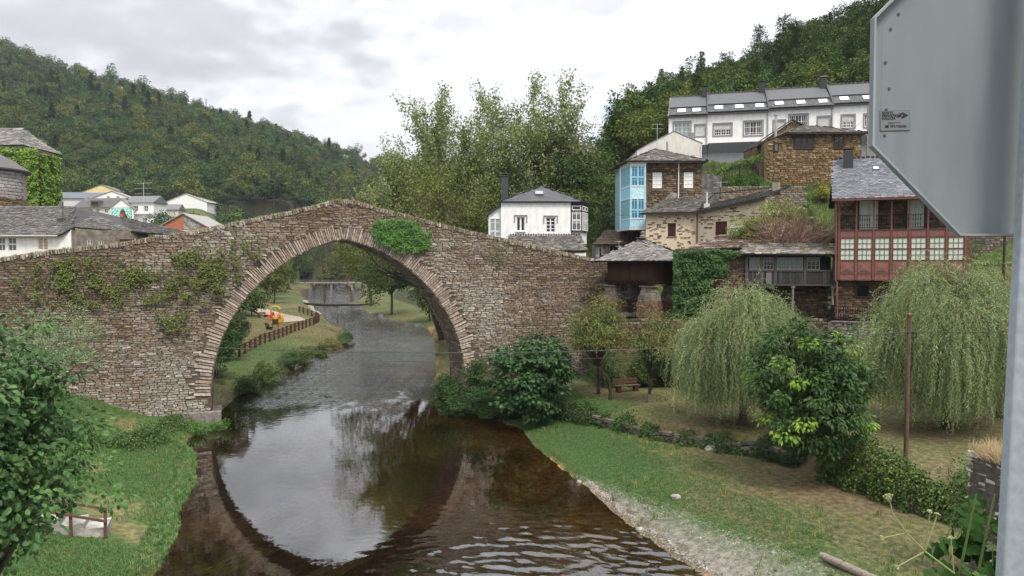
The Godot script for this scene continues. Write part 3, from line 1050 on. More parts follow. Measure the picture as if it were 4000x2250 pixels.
	for xx in [4.7, 5.5, 6.1]:
		a.box(xx, 10.0, 2.7, xx + 0.1, 11.2, 2.8, Color(0.16, 0.11, 0.07))
	a.beam(Vector3(4.2, 11.3, 2.9), Vector3(7.2, 11.4, 2.9), 0.1, 0.12, Color(0.09, 0.06, 0.04))
	part("timber_front", a, M.wood, t)
	settle(t, 9.6)
	# small stone-roofed house between
	t = thing("small_house", "small house with mossy brown roof and grey balcony below the blue gallery", "house", Vector3(8.2, 0, -72))
	a = Acc.new()
	lr = roof_plane(a, [Vector3(-0.5, 12.2, 0.6), Vector3(3.6, 12.2, 0.6), Vector3(2.9, 13.6, -2.4), Vector3(1.1, 13.6, -2.4)], Vector2(0.3, 0.2), 5, 1.0)
	rn = part("roof", a, M.slate, t)
	pieces(lr, "slate", rn, "slate", [Color(0.13, 0.085, 0.045), Color(0.10, 0.07, 0.045), Color(0.15, 0.10, 0.05), Color(0.09, 0.075, 0.05), Color(0.12, 0.09, 0.06)], 0, "slate_courses")
	a = Acc.new()
	a.box(-0.2, 9.6, -3, 3.4, 12.2, 0, Color(0.55, 0.54, 0.52))
	part("wall", a, M.old_plaster, t)
	a = Acc.new()
	a.box(1.0, 10.9, 0.01, 3.3, 11.25, 0.4, Color(0.3, 0.3, 0.3))
	a.box(1.2, 11.25, 0.01, 3.2, 12.05, 0.06, DARK)
	for q in 6:
		a.box(1.0 + q * 0.44, 11.25, 0.3, 1.06 + q * 0.44, 12.15, 0.36, Color(0.12, 0.1, 0.09))
	part("balcony", a, M.wood, t)
	window(t, 0.1, 11.0, 0.45, 12.0, 0.03, [], [0.5], WHITE, M.glass)
	settle(t, 9.6)


func blue_house() -> void:
	var t := thing("blue_gallery_house", "tall rubble stone house with a sky blue glazed corner gallery on two floors", "house", Vector3(12.33, 0, -70))
	var holes := [[0.75, 17.4, 1.6, 18.85], [3.65, 17.42, 4.5, 18.87]]
	var a := Acc.new()
	holed(a, 0.0, 9.7, 5.36, 19.8, -0.4, -0.08, holes, Color(0.2, 0.15, 0.1))
	a.box(-0.1, 9.7, -7.0, 5.34, 19.78, -0.42, Color(0.2, 0.15, 0.1))
	part("wall", a, M.stone, t)
	var st := courses(0.0, 5.36, 12.0, 19.75, Vector2(0.12, 0.24), Vector2(0.3, 0.75), 0.2, 6, func(x, y): return clear_of(holes, x, y) and x > 0.18 and x < 5.34 and not (x > 1.9 and x < 3.05 and y > 16.2 and y < 17.0 - absf(x - 2.6) * 0.4))
	pieces(st, "stone", t, "stone", RUBBLE, 150, "rubble_stonework")
	a = Acc.new()
	a.poly([Vector2(1.9, 16.2), Vector2(3.1, 16.2), Vector2(3.06, 16.9), Vector2(2.5, 17.02), Vector2(2.1, 16.7)], -0.1, 0.02, Color(0.36, 0.34, 0.31))
	a.box(-0.02, 12.0, -0.1, 0.2, 19.75, 0.05, Color(0.42, 0.39, 0.34))
	part("plaster_patch", a, M.old_plaster, t)
	a = Acc.new()
	a.box(0.25, 18.9, -0.05, 2.0, 19.06, 0.06, Color(0.09, 0.06, 0.04))
	a.box(3.4, 18.92, -0.05, 4.8, 19.08, 0.06, Color(0.09, 0.06, 0.04))
	part("lintel", a, M.wood, t)
	for h in holes:
		window(t, h[0], h[1], h[2], h[3], -0.06, [-0.5], [0.25, 0.5, 0.75], WHITE, M.shutter_white, 0.06, 0.03)
	a = Acc.new()
	a.tube(PackedVector3Array([Vector3(3.12, 19.8, 0.3), Vector3(3.12, 19.6, 0.12), Vector3(3.12, 16.2, 0.12)]), PackedFloat32Array([0.05, 0.05, 0.05]), 8, WHITE)
	a.rod(Vector3(-1.7, 19.72, 0.62), Vector3(5.6, 19.82, 0.45), 0.07, Color(0.62, 0.6, 0.56))
	part("gutter", a, M.paint, t)
	# gallery: front and slanted left side, two storeys
	var sky := Color(0.30, 0.64, 0.80)
	var pale := Color(0.52, 0.76, 0.83)
	var g := Acc.new()
	var fr := Transform3D(Basis(), Vector3(-1.42, 0, 0.5))
	var side := Transform3D(Basis(Vector3(0.4, 0, 3.0).normalized(), Vector3.UP, Vector3(-3.0, 0, 0.4).normalized()), Vector3(-1.82, 0, -2.5))
	var sl := 3.03
	g.poly([Vector2(-1.42, 0.5), Vector2(-0.02, 0.5), Vector2(-0.02, -6.0), Vector2(-1.9, -6.0), Vector2(-1.82, -2.5)], 13.75, 19.7, Color(0.25, 0.42, 0.5), Transform3D(Basis(Vector3(1, 0, 0), Vector3(0, 0, 1), Vector3(0, 1, 0)), Vector3(0, 0, -0.12)))
	for y in [[13.75, 14.5, sky * 1.12], [16.42, 17.5, sky]]:
		g.obox(fr.translated_local(Vector3(0.7, (y[0] + y[1]) / 2, -0.04)), Vector3(1.4, y[1] - y[0], 0.16), pale if y[0] > 15 else pale.lerp(sky, 0.4))
		g.obox(side.translated_local(Vector3(sl / 2, (y[0] + y[1]) / 2, -0.04)), Vector3(sl, y[1] - y[0], 0.16), y[2])
	for y in [14.52, 16.4, 17.52, 19.42]:
		g.obox(fr.translated_local(Vector3(0.7, y, 0.0)), Vector3(1.46, 0.07, 0.16), WHITE if y < 19 else CREAM)
		g.obox(side.translated_local(Vector3(sl / 2, y, 0.0)), Vector3(sl, 0.07, 0.16), WHITE if y < 19 else sky)
	for x in [0.04, 1.36]:
		g.obox(fr.translated_local(Vector3(x, 16.7, 0.01)), Vector3(0.1, 5.9, 0.16), pale)
	g.obox(side.translated_local(Vector3(0.03, 16.7, 0.012)), Vector3(0.3, 6.0, 0.2), WHITE)
	g.obox(fr.translated_local(Vector3(0.7, 19.58, 0.0)), Vector3(1.5, 0.3, 0.14), CREAM)
	g.obox(side.translated_local(Vector3(sl / 2, 19.58, 0.0)), Vector3(sl, 0.3, 0.14), CREAM)
	g.poly([Vector2(-1.5, 0.56), Vector2(-0.0, 0.56), Vector2(-0.0, -6.0), Vector2(-2.0, -6.0), Vector2(-1.92, -2.5)], 13.5, 13.73, Color(0.66, 0.66, 0.68), Transform3D(Basis(Vector3(1, 0, 0), Vector3(0, 0, 1), Vector3(0, 1, 0)), Vector3.ZERO))
	part("gallery", g, M.paint, t)
	for y in [14.56, 17.56]:
		for k in 2:
			var x := 0.1 + 0.6 * k
			window(t, x, y, x + 0.6, y + 0.78, 0.04, [0.5], [0.68] if k == 0 else [0.66], sky, M.glass_blue, 0.07, 0.045, fr)
			window(t, x, y + 0.8, x + 0.6, y + 1.82, 0.04, [0.5], [0.8], sky, M.glass_blue, 0.07, 0.045, fr)
		for k in 4:
			var x := 0.2 + 0.7 * k
			window(t, x, y, x + 0.68, y + 1.82, 0.04, [0.5], [0.3, 0.43, 0.8], Color(0.33, 0.56, 0.62), M.glass_teal, 0.05, 0.03, side)
	# dark understorey and brackets
	a = Acc.new()
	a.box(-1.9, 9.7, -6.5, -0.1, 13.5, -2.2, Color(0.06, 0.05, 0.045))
	for k in 5:
		a.beam(Vector3(-1.5 + 0.35 * k, 13.45, 0.35), Vector3(-1.3 + 0.35 * k, 12.2, -2.0), 0.1, 0.1, Color(0.07, 0.055, 0.045))
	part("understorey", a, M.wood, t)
	# roof
	a = Acc.new()
	var p := [Vector3(-1.8, 19.8, 0.95), Vector3(5.75, 19.85, 0.6), Vector3(5.75, 19.85, -7.4), Vector3(-2.5, 19.8, -7.4), Vector3(-2.35, 19.8, -3.0)]
	var tops := [Vector3(1.5, 21.5, -3.2)]
	var list := roof_plane(a, [p[0], p[1], tops[0]], Vector2(0.34, 0.2), 5, 1.0)
	list.append_array(roof_plane(a, [p[4], p[0], tops[0]], Vector2(0.34, 0.2), 5, 1.0))
	list.append_array(roof_plane(a, [p[1], p[2], tops[0]], Vector2(0.34, 0.2), 5, 1.0))
	list.append_array(roof_plane(a, [p[3], p[4], tops[0]], Vector2(0.34, 0.2), 5, 1.0))
	var rn := part("roof", a, M.slate, t)
	pieces(list, "slate", rn, "slate", OLD_SLATE, 110, "slate_courses")
	a = Acc.new()
	a.rod(Vector3(2.6, 20.4, -2.6), Vector3(2.6, 22.1, -2.6), 0.1, Color(0.4, 0.4, 0.4), 8)
	part("chimney", a, M.metal, t)
	settle(t, 9.7)


func shutters(t: Node, x0: float, y0: float, x1: float, y1: float, z: float, c: Color) -> void:
	var a := Acc.new()
	var n := 4
	for k in n:
		var w := (x1 - x0) / n
		a.box(x0 + w * k + 0.012, y0, z, x0 + w * (k + 1) - 0.012, y1, z + 0.05, vary(c, 0.2))
	for y in [y0 + 0.15, y1 - 0.2]:
		a.box(x0, y, z + 0.051, x1, y + 0.07, z + 0.08, c * 0.8)
	part("shutter", a, M.wood, t)


func tan_house() -> void:
	var t := thing("tan_stone_house", "two-part house of tan plaster set with brown stones and red-brown shutters above the granary", "house", Vector3(12.1, 0, -68), -0.2275)
	var plaster := Color(0.66, 0.55, 0.41)
	var a := Acc.new()
	var win := [1.95, 12.84, 2.66, 14.02]
	holed(a, 0, 8.5, 4.5, 14.9, -0.4, 0.0, [win], plaster)
	a.box(0.02, 8.5, -5.0, 4.5, 14.88, -0.42, plaster)
	var wing := 6.6                 # right wing turns towards the river
	var b := Transform3D(Basis(Vector3.UP, -0.62), Vector3(4.5, 0, 0))
	var w2 := [1.9, 12.9, 3.05, 14.05]
	var wa := Acc.new()
	holed(wa, 0, 8.5, wing, 14.9, -0.4, 0, [w2], plaster)
	wa.poly([Vector2(0, 14.9), Vector2(wing, 14.9), Vector2(wing, 15.75)], -0.4, 0, plaster)
	wa.box(0.02, 8.5, -5.0, wing, 14.88, -0.42, plaster)
	a.put(b * wa.v, wa.i, plaster)
	part("wall", a, M.plaster, t)
	var tones := [Color(0.34, 0.22, 0.13), Color(0.27, 0.17, 0.10), Color(0.40, 0.28, 0.18), Color(0.22, 0.14, 0.09)]
	var sparse := func(x, y): return rng.randf() < 0.5 and clear_of([win], x, y) and x > 0.05 and x < 4.4
	var st := courses(0, 4.5, 9.0, 14.8, Vector2(0.10, 0.2), Vector2(0.2, 0.45), 0.06, 4, sparse, Transform3D(Basis(), Vector3(0, 0, 0.05)), 0.05)
	st.append_array(courses(0, wing, 9.0, 15.3, Vector2(0.10, 0.2), Vector2(0.2, 0.5), 0.06, 4, func(x, y): return rng.randf() < 0.55 and clear_of([w2], x, y) and x > 0.05 and x < wing - 0.1 and y < 14.8 + x * 0.13, b * Transform3D(Basis(), Vector3(0, 0, 0.05)), 0.05))
	pieces(st, "stone", t, "stone", tones, 130, "scattered_stones")
	var red := Color(0.12, 0.035, 0.025)
	shutters(t, win[0], win[1], win[2], win[3], -0.1, red)
	var n := Node3D.new()
	n.name = "wing_front"
	t.add_child(n)
	n.transform = b
	shutters(n, w2[0], w2[1], w2[2], w2[3], -0.1, red)
	a = Acc.new()
	a.box(win[0] - 0.1, win[1] - 0.1, -0.05, win[2] + 0.1, win[1] - 0.01, 0.06, Color(0.3, 0.2, 0.14))
	part("sill", a, M.stone, t)
	# roof: one long slope rising to the back
	a = Acc.new()
	var q := [Vector3(-0.5, 14.9, 0.4), Vector3(4.4, 14.98, 0.42), b * Vector3(wing + 0.2, 15.85, 0.4)]
	var back := [Vector3(2.3, 16.55, -3.4), Vector3(6.0, 16.8, -3.2), b * Vector3(wing + 0.3, 17.0, -3.6)]
	var list := roof_plane(a, [q[0], q[1], back[1], back[0]], Vector2(0.3, 0.18), 5, 1.0)
	list.append_array(roof_plane(a, [q[1], q[2], back[2], back[1]], Vector2(0.3, 0.18), 5, 1.0))
	ridge_tiles(a, back[0], back[1], 0.26, 0.14, Color(0.06, 0.055, 0.05))
	ridge_tiles(a, back[1], back[2], 0.26, 0.14, Color(0.06, 0.055, 0.05))
	a.beam(q[0] + Vector3(0, -0.1, 0.06), q[1] + Vector3(0, -0.1, 0.06), 0.12, 0.1, Color(0.05, 0.05, 0.05))
	a.beam(q[1] + Vector3(0, -0.1, 0.06), q[2] + Vector3(0, -0.1, 0.06), 0.12, 0.1, Color(0.05, 0.05, 0.05))
	var rn := part("roof", a, M.slate, t)
	pieces(list, "slate", rn, "slate", [Color(0.13, 0.118, 0.105), Color(0.17, 0.155, 0.14), Color(0.09, 0.082, 0.075), Color(0.21, 0.2, 0.185), Color(0.12, 0.1, 0.085)], 80, "slate_courses")
	a = Acc.new()
	a.box(5.1, 15.3, -0.9, 5.6, 15.75, -0.5, Color(0.6, 0.6, 0.58))
	a.rod(Vector3(5.35, 15.7, -0.7), Vector3(5.35, 16.8, -0.7), 0.09, Color(0.6, 0.6, 0.6), 8)
	a.rod(Vector3(5.35, 16.82, -0.7), Vector3(5.35, 16.98, -0.7), 0.13, Color(0.2, 0.2, 0.2), 8)
	part("flue", a, M.paint, t)
	a = Acc.new()
	var pm := b * Vector3(wing - 0.6, 16.6, -2.8)
	a.box(pm.x - 0.3, 16.2, pm.z - 0.3, pm.x + 0.3, 17.3, pm.z + 0.3, Color(0.4, 0.37, 0.32))
	part("chimney", a, M.stone, t)
	a = Acc.new()
	a.rod(Vector3(4.5, 14.8, 0.1), Vector3(4.5, 9.0, 0.1), 0.05, Color(0.2, 0.06, 0.04), 8)
	part("drainpipe", a, M.paint, t)
	settle(t, 8.5)


func granary() -> void:
	var t := thing("raised_granary", "square timber granary with stone slate roof raised on flared stone pillars", "granary", Vector3(9.75, 0, -56), deg_to_rad(45))
	var ex := 2.55
	var ez := 2.85
	var a := Acc.new()
	var top := Vector3(0, 12.25, 0)
	var p := [Vector3(-ex, 10.6, ez), Vector3(ex, 10.6, ez), Vector3(ex, 10.6, -ez), Vector3(-ex, 10.6, -ez)]
	var list := []
	for k in 4:
		list.append_array(roof_plane(a, [p[k], p[(k + 1) % 4], top], Vector2(0.36, 0.2), 5, 1.0, false, 0.06))
	for k in list.size():     # the two faces towards the river are the ones that can be picked apart
		var o: Vector3 = list[k][1].origin
		if o.x > 0.1 and o.x > absf(o.z) or o.z < -0.1 and -o.z > absf(o.x):
			list[k][3] = 0.0
	var rn := part("roof", a, M.slate, t)
	pieces(list, "slate", rn, "slate", [Color(0.20, 0.19, 0.18), Color(0.27, 0.255, 0.235), Color(0.155, 0.15, 0.145), Color(0.33, 0.315, 0.29), Color(0.24, 0.215, 0.185)], 230, "slate_courses")
	a = Acc.new()
	a.obox(Transform3D(Basis(), Vector3(0, 12.32, 0)), Vector3(0.75, 0.05, 0.75), Color(0.25, 0.23, 0.2))
	a.lathe(Vector3(0, 12.34, 0), [[0.2, 0.0], [0.22, 0.12], [0.12, 0.22], [0.16, 0.3], [0.16, 0.42], [0.05, 0.5]], 8, Color(0.36, 0.33, 0.27))
	part("finial", a, M.stone, t)
	var bx := 1.75
	var bz := 1.95
	a = Acc.new()
	var brown := Color(0.085, 0.038, 0.02)
	a.box(-bx + 0.06, 9.12, -bz + 0.06, bx - 0.06, 10.6, bz - 0.06, brown * 0.7)
	for k in 2:
		var y0 := 8.9
		a.box(-bx - 0.12, y0, bz - 0.14, bx + 0.12, y0 + 0.24, bz + 0.1, brown * 1.3)
		a.box(-bx - 0.1, y0 + 0.003, -bz - 0.12, -bx + 0.14, y0 + 0.243, bz + 0.12, brown * 1.2)
		a.box(-bx - 0.12, y0, -bz - 0.1, bx + 0.12, y0 + 0.24, -bz + 0.14, brown)
		a.box(bx - 0.14, y0 + 0.003, -bz - 0.12, bx + 0.1, y0 + 0.243, bz + 0.12, brown)
	a.box(-ex + 0.15, 10.5, -ez + 0.15, ex - 0.15, 10.58, ez - 0.15, brown * 0.5)
	part("frame", a, M.wood, t)
	for k in 11:           # upright boards of the two faces in view
		var f := -bx + 2.0 * bx * k / 11
		a = Acc.new()
		a.box(f + 0.006, 9.15, bz - 0.06, f + 2.0 * bx / 11 - 0.006, 10.52, bz + rf(-0.01, 0.015), vary(brown, 0.3))
		part("plank", a, M.wood, t)
		f = -bz + 2.0 * bz * k / 11
		a = Acc.new()
		a.box(-bx - rf(-0.01, 0.015), 9.15, f + 0.006, -bx + 0.06, 10.52, f + 2.0 * bz / 11 - 0.006, vary(brown, 0.3))
		part("plank", a, M.wood, t)
	for sx in [-1, 1]:
		for sz in [-1, 1]:
			a = Acc.new()
			var c := Vector3(sx * (bx - 0.35), 0, sz * (bz - 0.35))
			var stone := Color(0.2, 0.17, 0.14)
			a.box(c.x - 0.55, 8.74, c.z - 0.55, c.x + 0.55, 8.82, c.z + 0.55, stone * 1.4)
			a.box(c.x - 0.3, 8.82, c.z - 0.3, c.x + 0.3, 8.9, c.z + 0.3, brown)
			var y := 8.74
			while y > 5.2:
				var hgt := rf(0.09, 0.17)
				var r := lerpf(0.4, 0.66, clampf((8.74 - y) / 1.1, 0, 1)) + rf(-0.02, 0.02)
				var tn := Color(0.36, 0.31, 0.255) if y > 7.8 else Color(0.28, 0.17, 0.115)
				for q in 4:
					var hx := r * 0.5
					var ox := hx * (1 if q % 2 else -1) + rf(-0.08, 0.08) * 0.5
					var oz := hx * (1 if q > 1 else -1)
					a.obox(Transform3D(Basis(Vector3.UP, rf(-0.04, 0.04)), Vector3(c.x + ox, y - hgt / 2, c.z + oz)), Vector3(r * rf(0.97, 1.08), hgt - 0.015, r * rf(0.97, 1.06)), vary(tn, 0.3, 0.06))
				y -= hgt
			part("pillar", a, M.stone, t)
	settle(t, 5.2)
	# low slate-topped platform under it
	a = Acc.new()
	a.box(-3.6, 6.6, 0, 3.4, 6.78, 1.2, Color(0.12, 0.115, 0.11))
	var o := single("slate_bench", a, M.slate, "long dark slate ledge between the granary pillars", "ledge")
	o.position = Vector3(9.6, 0, -55.6)


func gallery_house() -> void:
	var t := thing("timber_gallery_house", "derelict house with weathered black timber gallery and overgrown slate roof", "house", Vector3(16.48, 0, -53), -0.083)
	var black := Color(0.045, 0.043, 0.042)
	var worn := Color(0.11, 0.105, 0.10)
	var a := Acc.new()
	a.box(0.1, 6.4, -6, 6.05, 11.0, -1.3, Color(0.09, 0.065, 0.045))
	part("wall", a, M.stone, t)
	var low := courses(0.1, 6.05, 6.4, 8.9, Vector2(0.1, 0.2), Vector2(0.3, 0.7), 0.12, 6, func(_x, _y): return true, Transform3D(Basis(), Vector3(0, 0, -1.24)))
	pieces(low, "stone", t, "stone", [Color(0.2, 0.13, 0.075), Color(0.15, 0.1, 0.06), Color(0.25, 0.17, 0.1), Color(0.12, 0.08, 0.05), Color(0.17, 0.12, 0.08), Color(0.1, 0.07, 0.045)], 30, "rubble_stonework")
	a = Acc.new()
	a.box(0.0, 8.86, -1.25, 6.08, 8.98, 0.1, worn)
	a.box(0.0, 9.86, -0.08, 6.08, 9.97, 0.06, worn)
	a.box(0.0, 10.9, -0.08, 6.08, 11.06, 0.06, black)
	for x in [0.0, 1.05, 1.98, 4.0, 5.98]:
		a.box(x, 8.98, -0.06, x + 0.2, 10.9, 0.03, worn if x > 1.5 else worn * 1.4)
	for y in [8.98]:
		a.box(0.06, y, -1.2, 0.12, 10.9, -0.06, black)
	part("gallery_frame", a, M.wood, t)
	var x := 0.2
	while x < 5.95:        # weathered boards of the parapet
		var w := rf(0.18, 0.3)
		a = Acc.new()
		var c := vary(Color(0.065, 0.063, 0.062), 0.5)
		if x > 1.2 and x < 1.75: c = Color(0.26, 0.25, 0.24)
		a.box(x + 0.006, 9.0, -0.04, minf(x + w, 6.0) - 0.006, 9.86, rf(-0.015, 0.012), c)
		part("board", a, M.wood, t)
		x += w
	var grey := Color(0.24, 0.235, 0.23)
	for w in [[0.28, 1.02], [1.24, 1.94], [2.18, 3.05], [3.07, 3.95], [4.22, 5.1]]:
		window(t, w[0], 9.99, w[1], 10.86, 0.0, [0.34, 0.67], [0.33, 0.66], grey, M.glass_dull if w[0] < 4 and w[0] != 1.24 else M.glass, 0.04, 0.03)
	a = Acc.new()
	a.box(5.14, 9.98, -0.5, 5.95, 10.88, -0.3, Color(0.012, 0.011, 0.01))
	part("dark_opening", a, M.wood, t)
	for px in [0.6, 3.3, 6.02]:
		a = Acc.new()
		a.box(px - 0.08, 6.4, -0.1, px + 0.06, 8.7, 0.04, Color(0.24, 0.23, 0.22))
		a.box(px - 0.14, 8.7, -0.16, px + 0.12, 8.86, 0.08, Color(0.27, 0.26, 0.25))
		part("post", a, M.wood, t)
	a = Acc.new()
	var list := roof_plane(a, [Vector3(-0.55, 11.1, 0.55), Vector3(6.1, 11.05, 0.55), Vector3(5.9, 13.2, -4.2), Vector3(-0.1, 13.2, -4.2)], Vector2(0.4, 0.24), 5, 1.4)
	var rn := part("roof", a, M.slate, t)
	pieces(list, "slate", rn, "slate", [Color(0.36, 0.34, 0.31), Color(0.28, 0.26, 0.24), Color(0.2, 0.17, 0.14), Color(0.42, 0.4, 0.37), Color(0.25, 0.2, 0.15)], 60, "slate_courses")
	settle(t, 6.4)
	# ruined wing to its left, wall of pale brown stone under a sagging roof
	t = thing("ruined_wing", "crumbling stone wing with sagging brown slate roof, half hidden by ivy", "ruin", Vector3(11.9, 0, -53.6), -0.083)
	a = Acc.new()
	a.box(0.3, 5.2, -4.5, 4.6, 11.5, -0.1, Color(0.17, 0.12, 0.08))
	part("wall", a, M.stone, t)
	var st := courses(0.3, 4.62, 5.2, 11.3, Vector2(0.09, 0.18), Vector2(0.25, 0.6), 0.16, 6, func(_x, _y): return true)
	pieces(st, "stone", t, "stone", [Color(0.33, 0.24, 0.155), Color(0.38, 0.3, 0.21), Color(0.25, 0.17, 0.1), Color(0.3, 0.2, 0.11), Color(0.36, 0.3, 0.235), Color(0.2, 0.14, 0.09)], 60, "rubble_stonework")
	a = Acc.new()
	list = roof_plane(a, [Vector3(0.2, 11.35, 0.5), Vector3(4.3, 11.55, 0.5), Vector3(5.0, 12.5, -2.2), Vector3(3.2, 12.4, -2.2)], Vector2(0.3, 0.2), 5, 1.8)
	rn = part("roof", a, M.slate, t)
	pieces(list, "slate", rn, "slate", [Color(0.14, 0.085, 0.055), Color(0.19, 0.12, 0.08), Color(0.11, 0.075, 0.05), Color(0.3, 0.26, 0.22), Color(0.12, 0.07, 0.05)], 30, "slate_courses")
	settle(t, 5.2)


func baluster(a: Acc, x: float, y0: float, y1: float, z: float, c: Color) -> void:
	var h := y1 - y0
	a.lathe(Vector3(x, y0, z), [[0.02, 0], [0.012, 0.1 * h], [0.035, 0.22 * h], [0.015, 0.3 * h], [0.012, 0.5 * h], [0.038, 0.62 * h], [0.03, 0.72 * h], [0.012, 0.8 * h], [0.035, 0.92 * h], [0.012, h]], 5, c)


func red_house() -> void:
	var t := thing("red_gallery_house", "slate-roofed house with red-brown glazed gallery and open balcony above it", "house", Vector3(22.42, 0, -52), -0.3724)
	var red := Color(0.19, 0.08, 0.06)
	var rose := Color(0.255, 0.118, 0.098)
	var a := Acc.new()
	a.box(0.0, 6.5, -7, 8.2, 9.28, -0.75, Color(0.15, 0.10, 0.065))
	a.box(0.1, 12.4, -7, 8.2, 14.9, -1.6, Color(0.15, 0.10, 0.065))
	a.box(7.86, 9.3, -7, 8.2, 12.4, -0.1, Color(0.2, 0.14, 0.09))
	a.box(0.05, 9.28, -7, 7.86, 12.4, -0.3, Color(0.2, 0.14, 0.09))
	part("wall", a, M.stone, t)
	var holes := [[1.33, 8.05, 2.24, 9.05], [3.25, 6.7, 4.2, 9.1]]
	var st := courses(0.2, 8.2, 6.6, 9.25, Vector2(0.1, 0.18), Vector2(0.3, 0.7), 0.14, 6, func(x, y): return clear_of(holes, x, y), Transform3D(Basis(), Vector3(0, 0, -0.68)))
	var doors := [[1.55, 12.5, 2.72, 14.8], [4.55, 12.5, 5.55, 14.8]]
	st.append_array(courses(0.2, 8.2, 12.6, 14.8, Vector2(0.1, 0.18), Vector2(0.3, 0.7), 0.14, 6, func(x, y): return clear_of(doors, x, y), Transform3D(Basis(), Vector3(0, 0, -1.54))))
	st.append_array(courses(7.9, 8.2, 9.3, 12.4, Vector2(0.14, 0.26), Vector2(0.25, 0.4), 0.14, 6, func(x, _y): return x < 8.18 and x > 7.88, Transform3D(Basis(), Vector3(0, 0, -0.04))))
	pieces(st, "stone", t, "stone", RUBBLE, 60, "rubble_stonework")
	window(t, 1.33, 8.05, 2.24, 9.05, -0.66, [], [], Color(0.07, 0.03, 0.025), M.glass, 0.1)
	a = Acc.new()
	a.box(3.25, 6.7, -0.8, 4.2, 9.1, -0.7, Color(0.04, 0.02, 0.016))
	part("door", a, M.wood, t)
	for d in doors:
		window(t, d[0], d[1], d[2], d[3], -1.5, [-0.5], [0.3], Color(0.62, 0.61, 0.58), M.curtain, 0.12, 0.05, Transform3D(), "balcony_door")
	# gallery storey
	a = Acc.new()
	a.box(0.06, 9.26, -0.28, 7.84, 9.32, 0.02, red)
	a.box(0.06, 9.32, -0.28, 7.84, 10.62, -0.02, rose)
	a.box(0.06, 12.18, -0.28, 7.84, 12.7, -0.01, rose)
	a.box(0.06, 12.68, -1.6, 7.84, 12.76, 0.06, red * 0.7)
	part("gallery_body", a, M.paint, t)
	var xs := [0.2, 1.28, 2.35, 3.44, 4.53, 5.62, 6.71, 7.8]
	for k in 8:
		a = Acc.new()
		a.box(xs[k] - 0.07, 9.3, -0.02, xs[k] + 0.07, 12.76, 0.07, red)
		a.box(xs[k] - 0.05, 12.76, -0.1, xs[k] + 0.05, 14.86, 0.02, red * 1.3)
		part("post", a, M.paint, t)
	for k in 7:
		var x0: float = xs[k] + 0.09
		var x1: float = xs[k + 1] - 0.09
		window(t, x0, 10.64, x1, 11.4, 0.02, [0.345, 0.655], [0.49], red, M.curtain, 0.035, 0.028)
		window(t, x0, 11.42, x1, 12.16, 0.02, [0.345, 0.655], [0.5], red, M.curtain, 0.035, 0.028)
		a = Acc.new()
		for q in [[0.0, 0.0], [0.09, 0.035], [0.17, 0.06]]:
			a.box(x0 + 0.05 + q[0] * 1.6, 9.8 + q[0] * 1.3, -0.01, x1 - 0.05 - q[0] * 1.6, 10.5 - q[0] * 1.3, q[1] + 0.015, rose * (1.0 + q[1]))
		a.box(x0, 9.66, -0.01, x1, 9.7, 0.03, red)
		part("panel", a, M.paint, t)
		for q in 3:
			a = Acc.new()
			a.box(lerpf(x0, x1, q / 3.0) + 0.008, 9.33, -0.015, lerpf(x0, x1, (q + 1) / 3.0) - 0.008, 9.65, 0.01, vary(rose, 0.06))
			part("board", a, M.paint, t)
			a = Acc.new()
			a.box(lerpf(x0, x1, q / 3.0) + 0.006, 12.24, -0.005, lerpf(x0, x1, (q + 1) / 3.0) - 0.006, 12.66, 0.012, vary(rose, 0.06))
			part("board", a, M.paint, t)
	var iron := Color(0.015, 0.015, 0.016)
	a = Acc.new()
	a.box(0.2, 13.7, -0.06, 7.8, 13.74, -0.02, iron)
	a.box(0.2, 12.84, -0.06, 7.8, 12.88, -0.02, iron)
	var rail := part("balcony_railing", a, M.metal, t)
	var b := Acc.new()
	baluster(b, 0, 12.88, 13.7, -0.04, iron)
	var bm := b.mesh()
	for k in 52:
		if k % 7 == 0: continue
		var o := part("baluster", bm, M.metal, rail)
		o.position.x = 0.2 + 7.6 * k / 52.0
	# roof
	a = Acc.new()
	var list := roof_plane(a, [Vector3(-0.3, 14.82, 0.75), Vector3(8.6, 14.82, 0.75), Vector3(8.4, 18.0, -3.6), Vector3(-0.1, 18.0, -3.6)], Vector2(0.34, 0.2), 4, 0.35)
	roof_plane(a, [Vector3(8.6, 14.82, -8.0), Vector3(-0.3, 14.82, -8.0), Vector3(-0.1, 18.0, -3.6), Vector3(8.4, 18.0, -3.6)], Vector2(3, 3), 4)
	ridge_tiles(a, Vector3(-0.1, 18.05, -3.6), Vector3(8.4, 18.05, -3.6), 0.3, 0.16, Color(0.05, 0.05, 0.055))
	a.box(-0.32, 14.68, 0.68, 8.62, 14.8, 0.86, red)
	var rn := part("roof", a, M.slate, t)
	pieces(list, "slate", rn, "slate", [Color(0.16, 0.165, 0.19), Color(0.19, 0.195, 0.22), Color(0.135, 0.14, 0.165), Color(0.22, 0.225, 0.245)], 260, "slate_courses")
	a = Acc.new()
	a.box(0.5, 16.9, -3.1, 1.15, 18.5, -2.5, Color(0.055, 0.058, 0.065))
	a.box(0.46, 18.62, -3.14, 1.19, 18.68, -2.46, Color(0.05, 0.045, 0.04))
	for x in [0.52, 1.03]:
		a.box(x, 18.5, -2.9, x + 0.1, 18.62, -2.7, Color(0.2, 0.1, 0.07))
	part("chimney", a, M.slate, t)
	skylight(t, Vector3(2.6, 17.1, -2.3), Vector3(1, 0, 0), Vector3(0, 3.18, -4.35).normalized(), 0.3, 0.3)
	a = Acc.new()
	a.tube(PackedVector3Array([Vector3(-0.02, 14.7, 0.7), Vector3(0.0, 14.5, 0.12), Vector3(0.0, 9.3, 0.1), Vector3(0.1, 9.1, 0.05), Vector3(0.14, 6.6, 0.02)]), PackedFloat32Array([0.06, 0.06, 0.06, 0.06, 0.06]), 8, red * 1.2)
	part("drainpipe", a, M.paint, t)
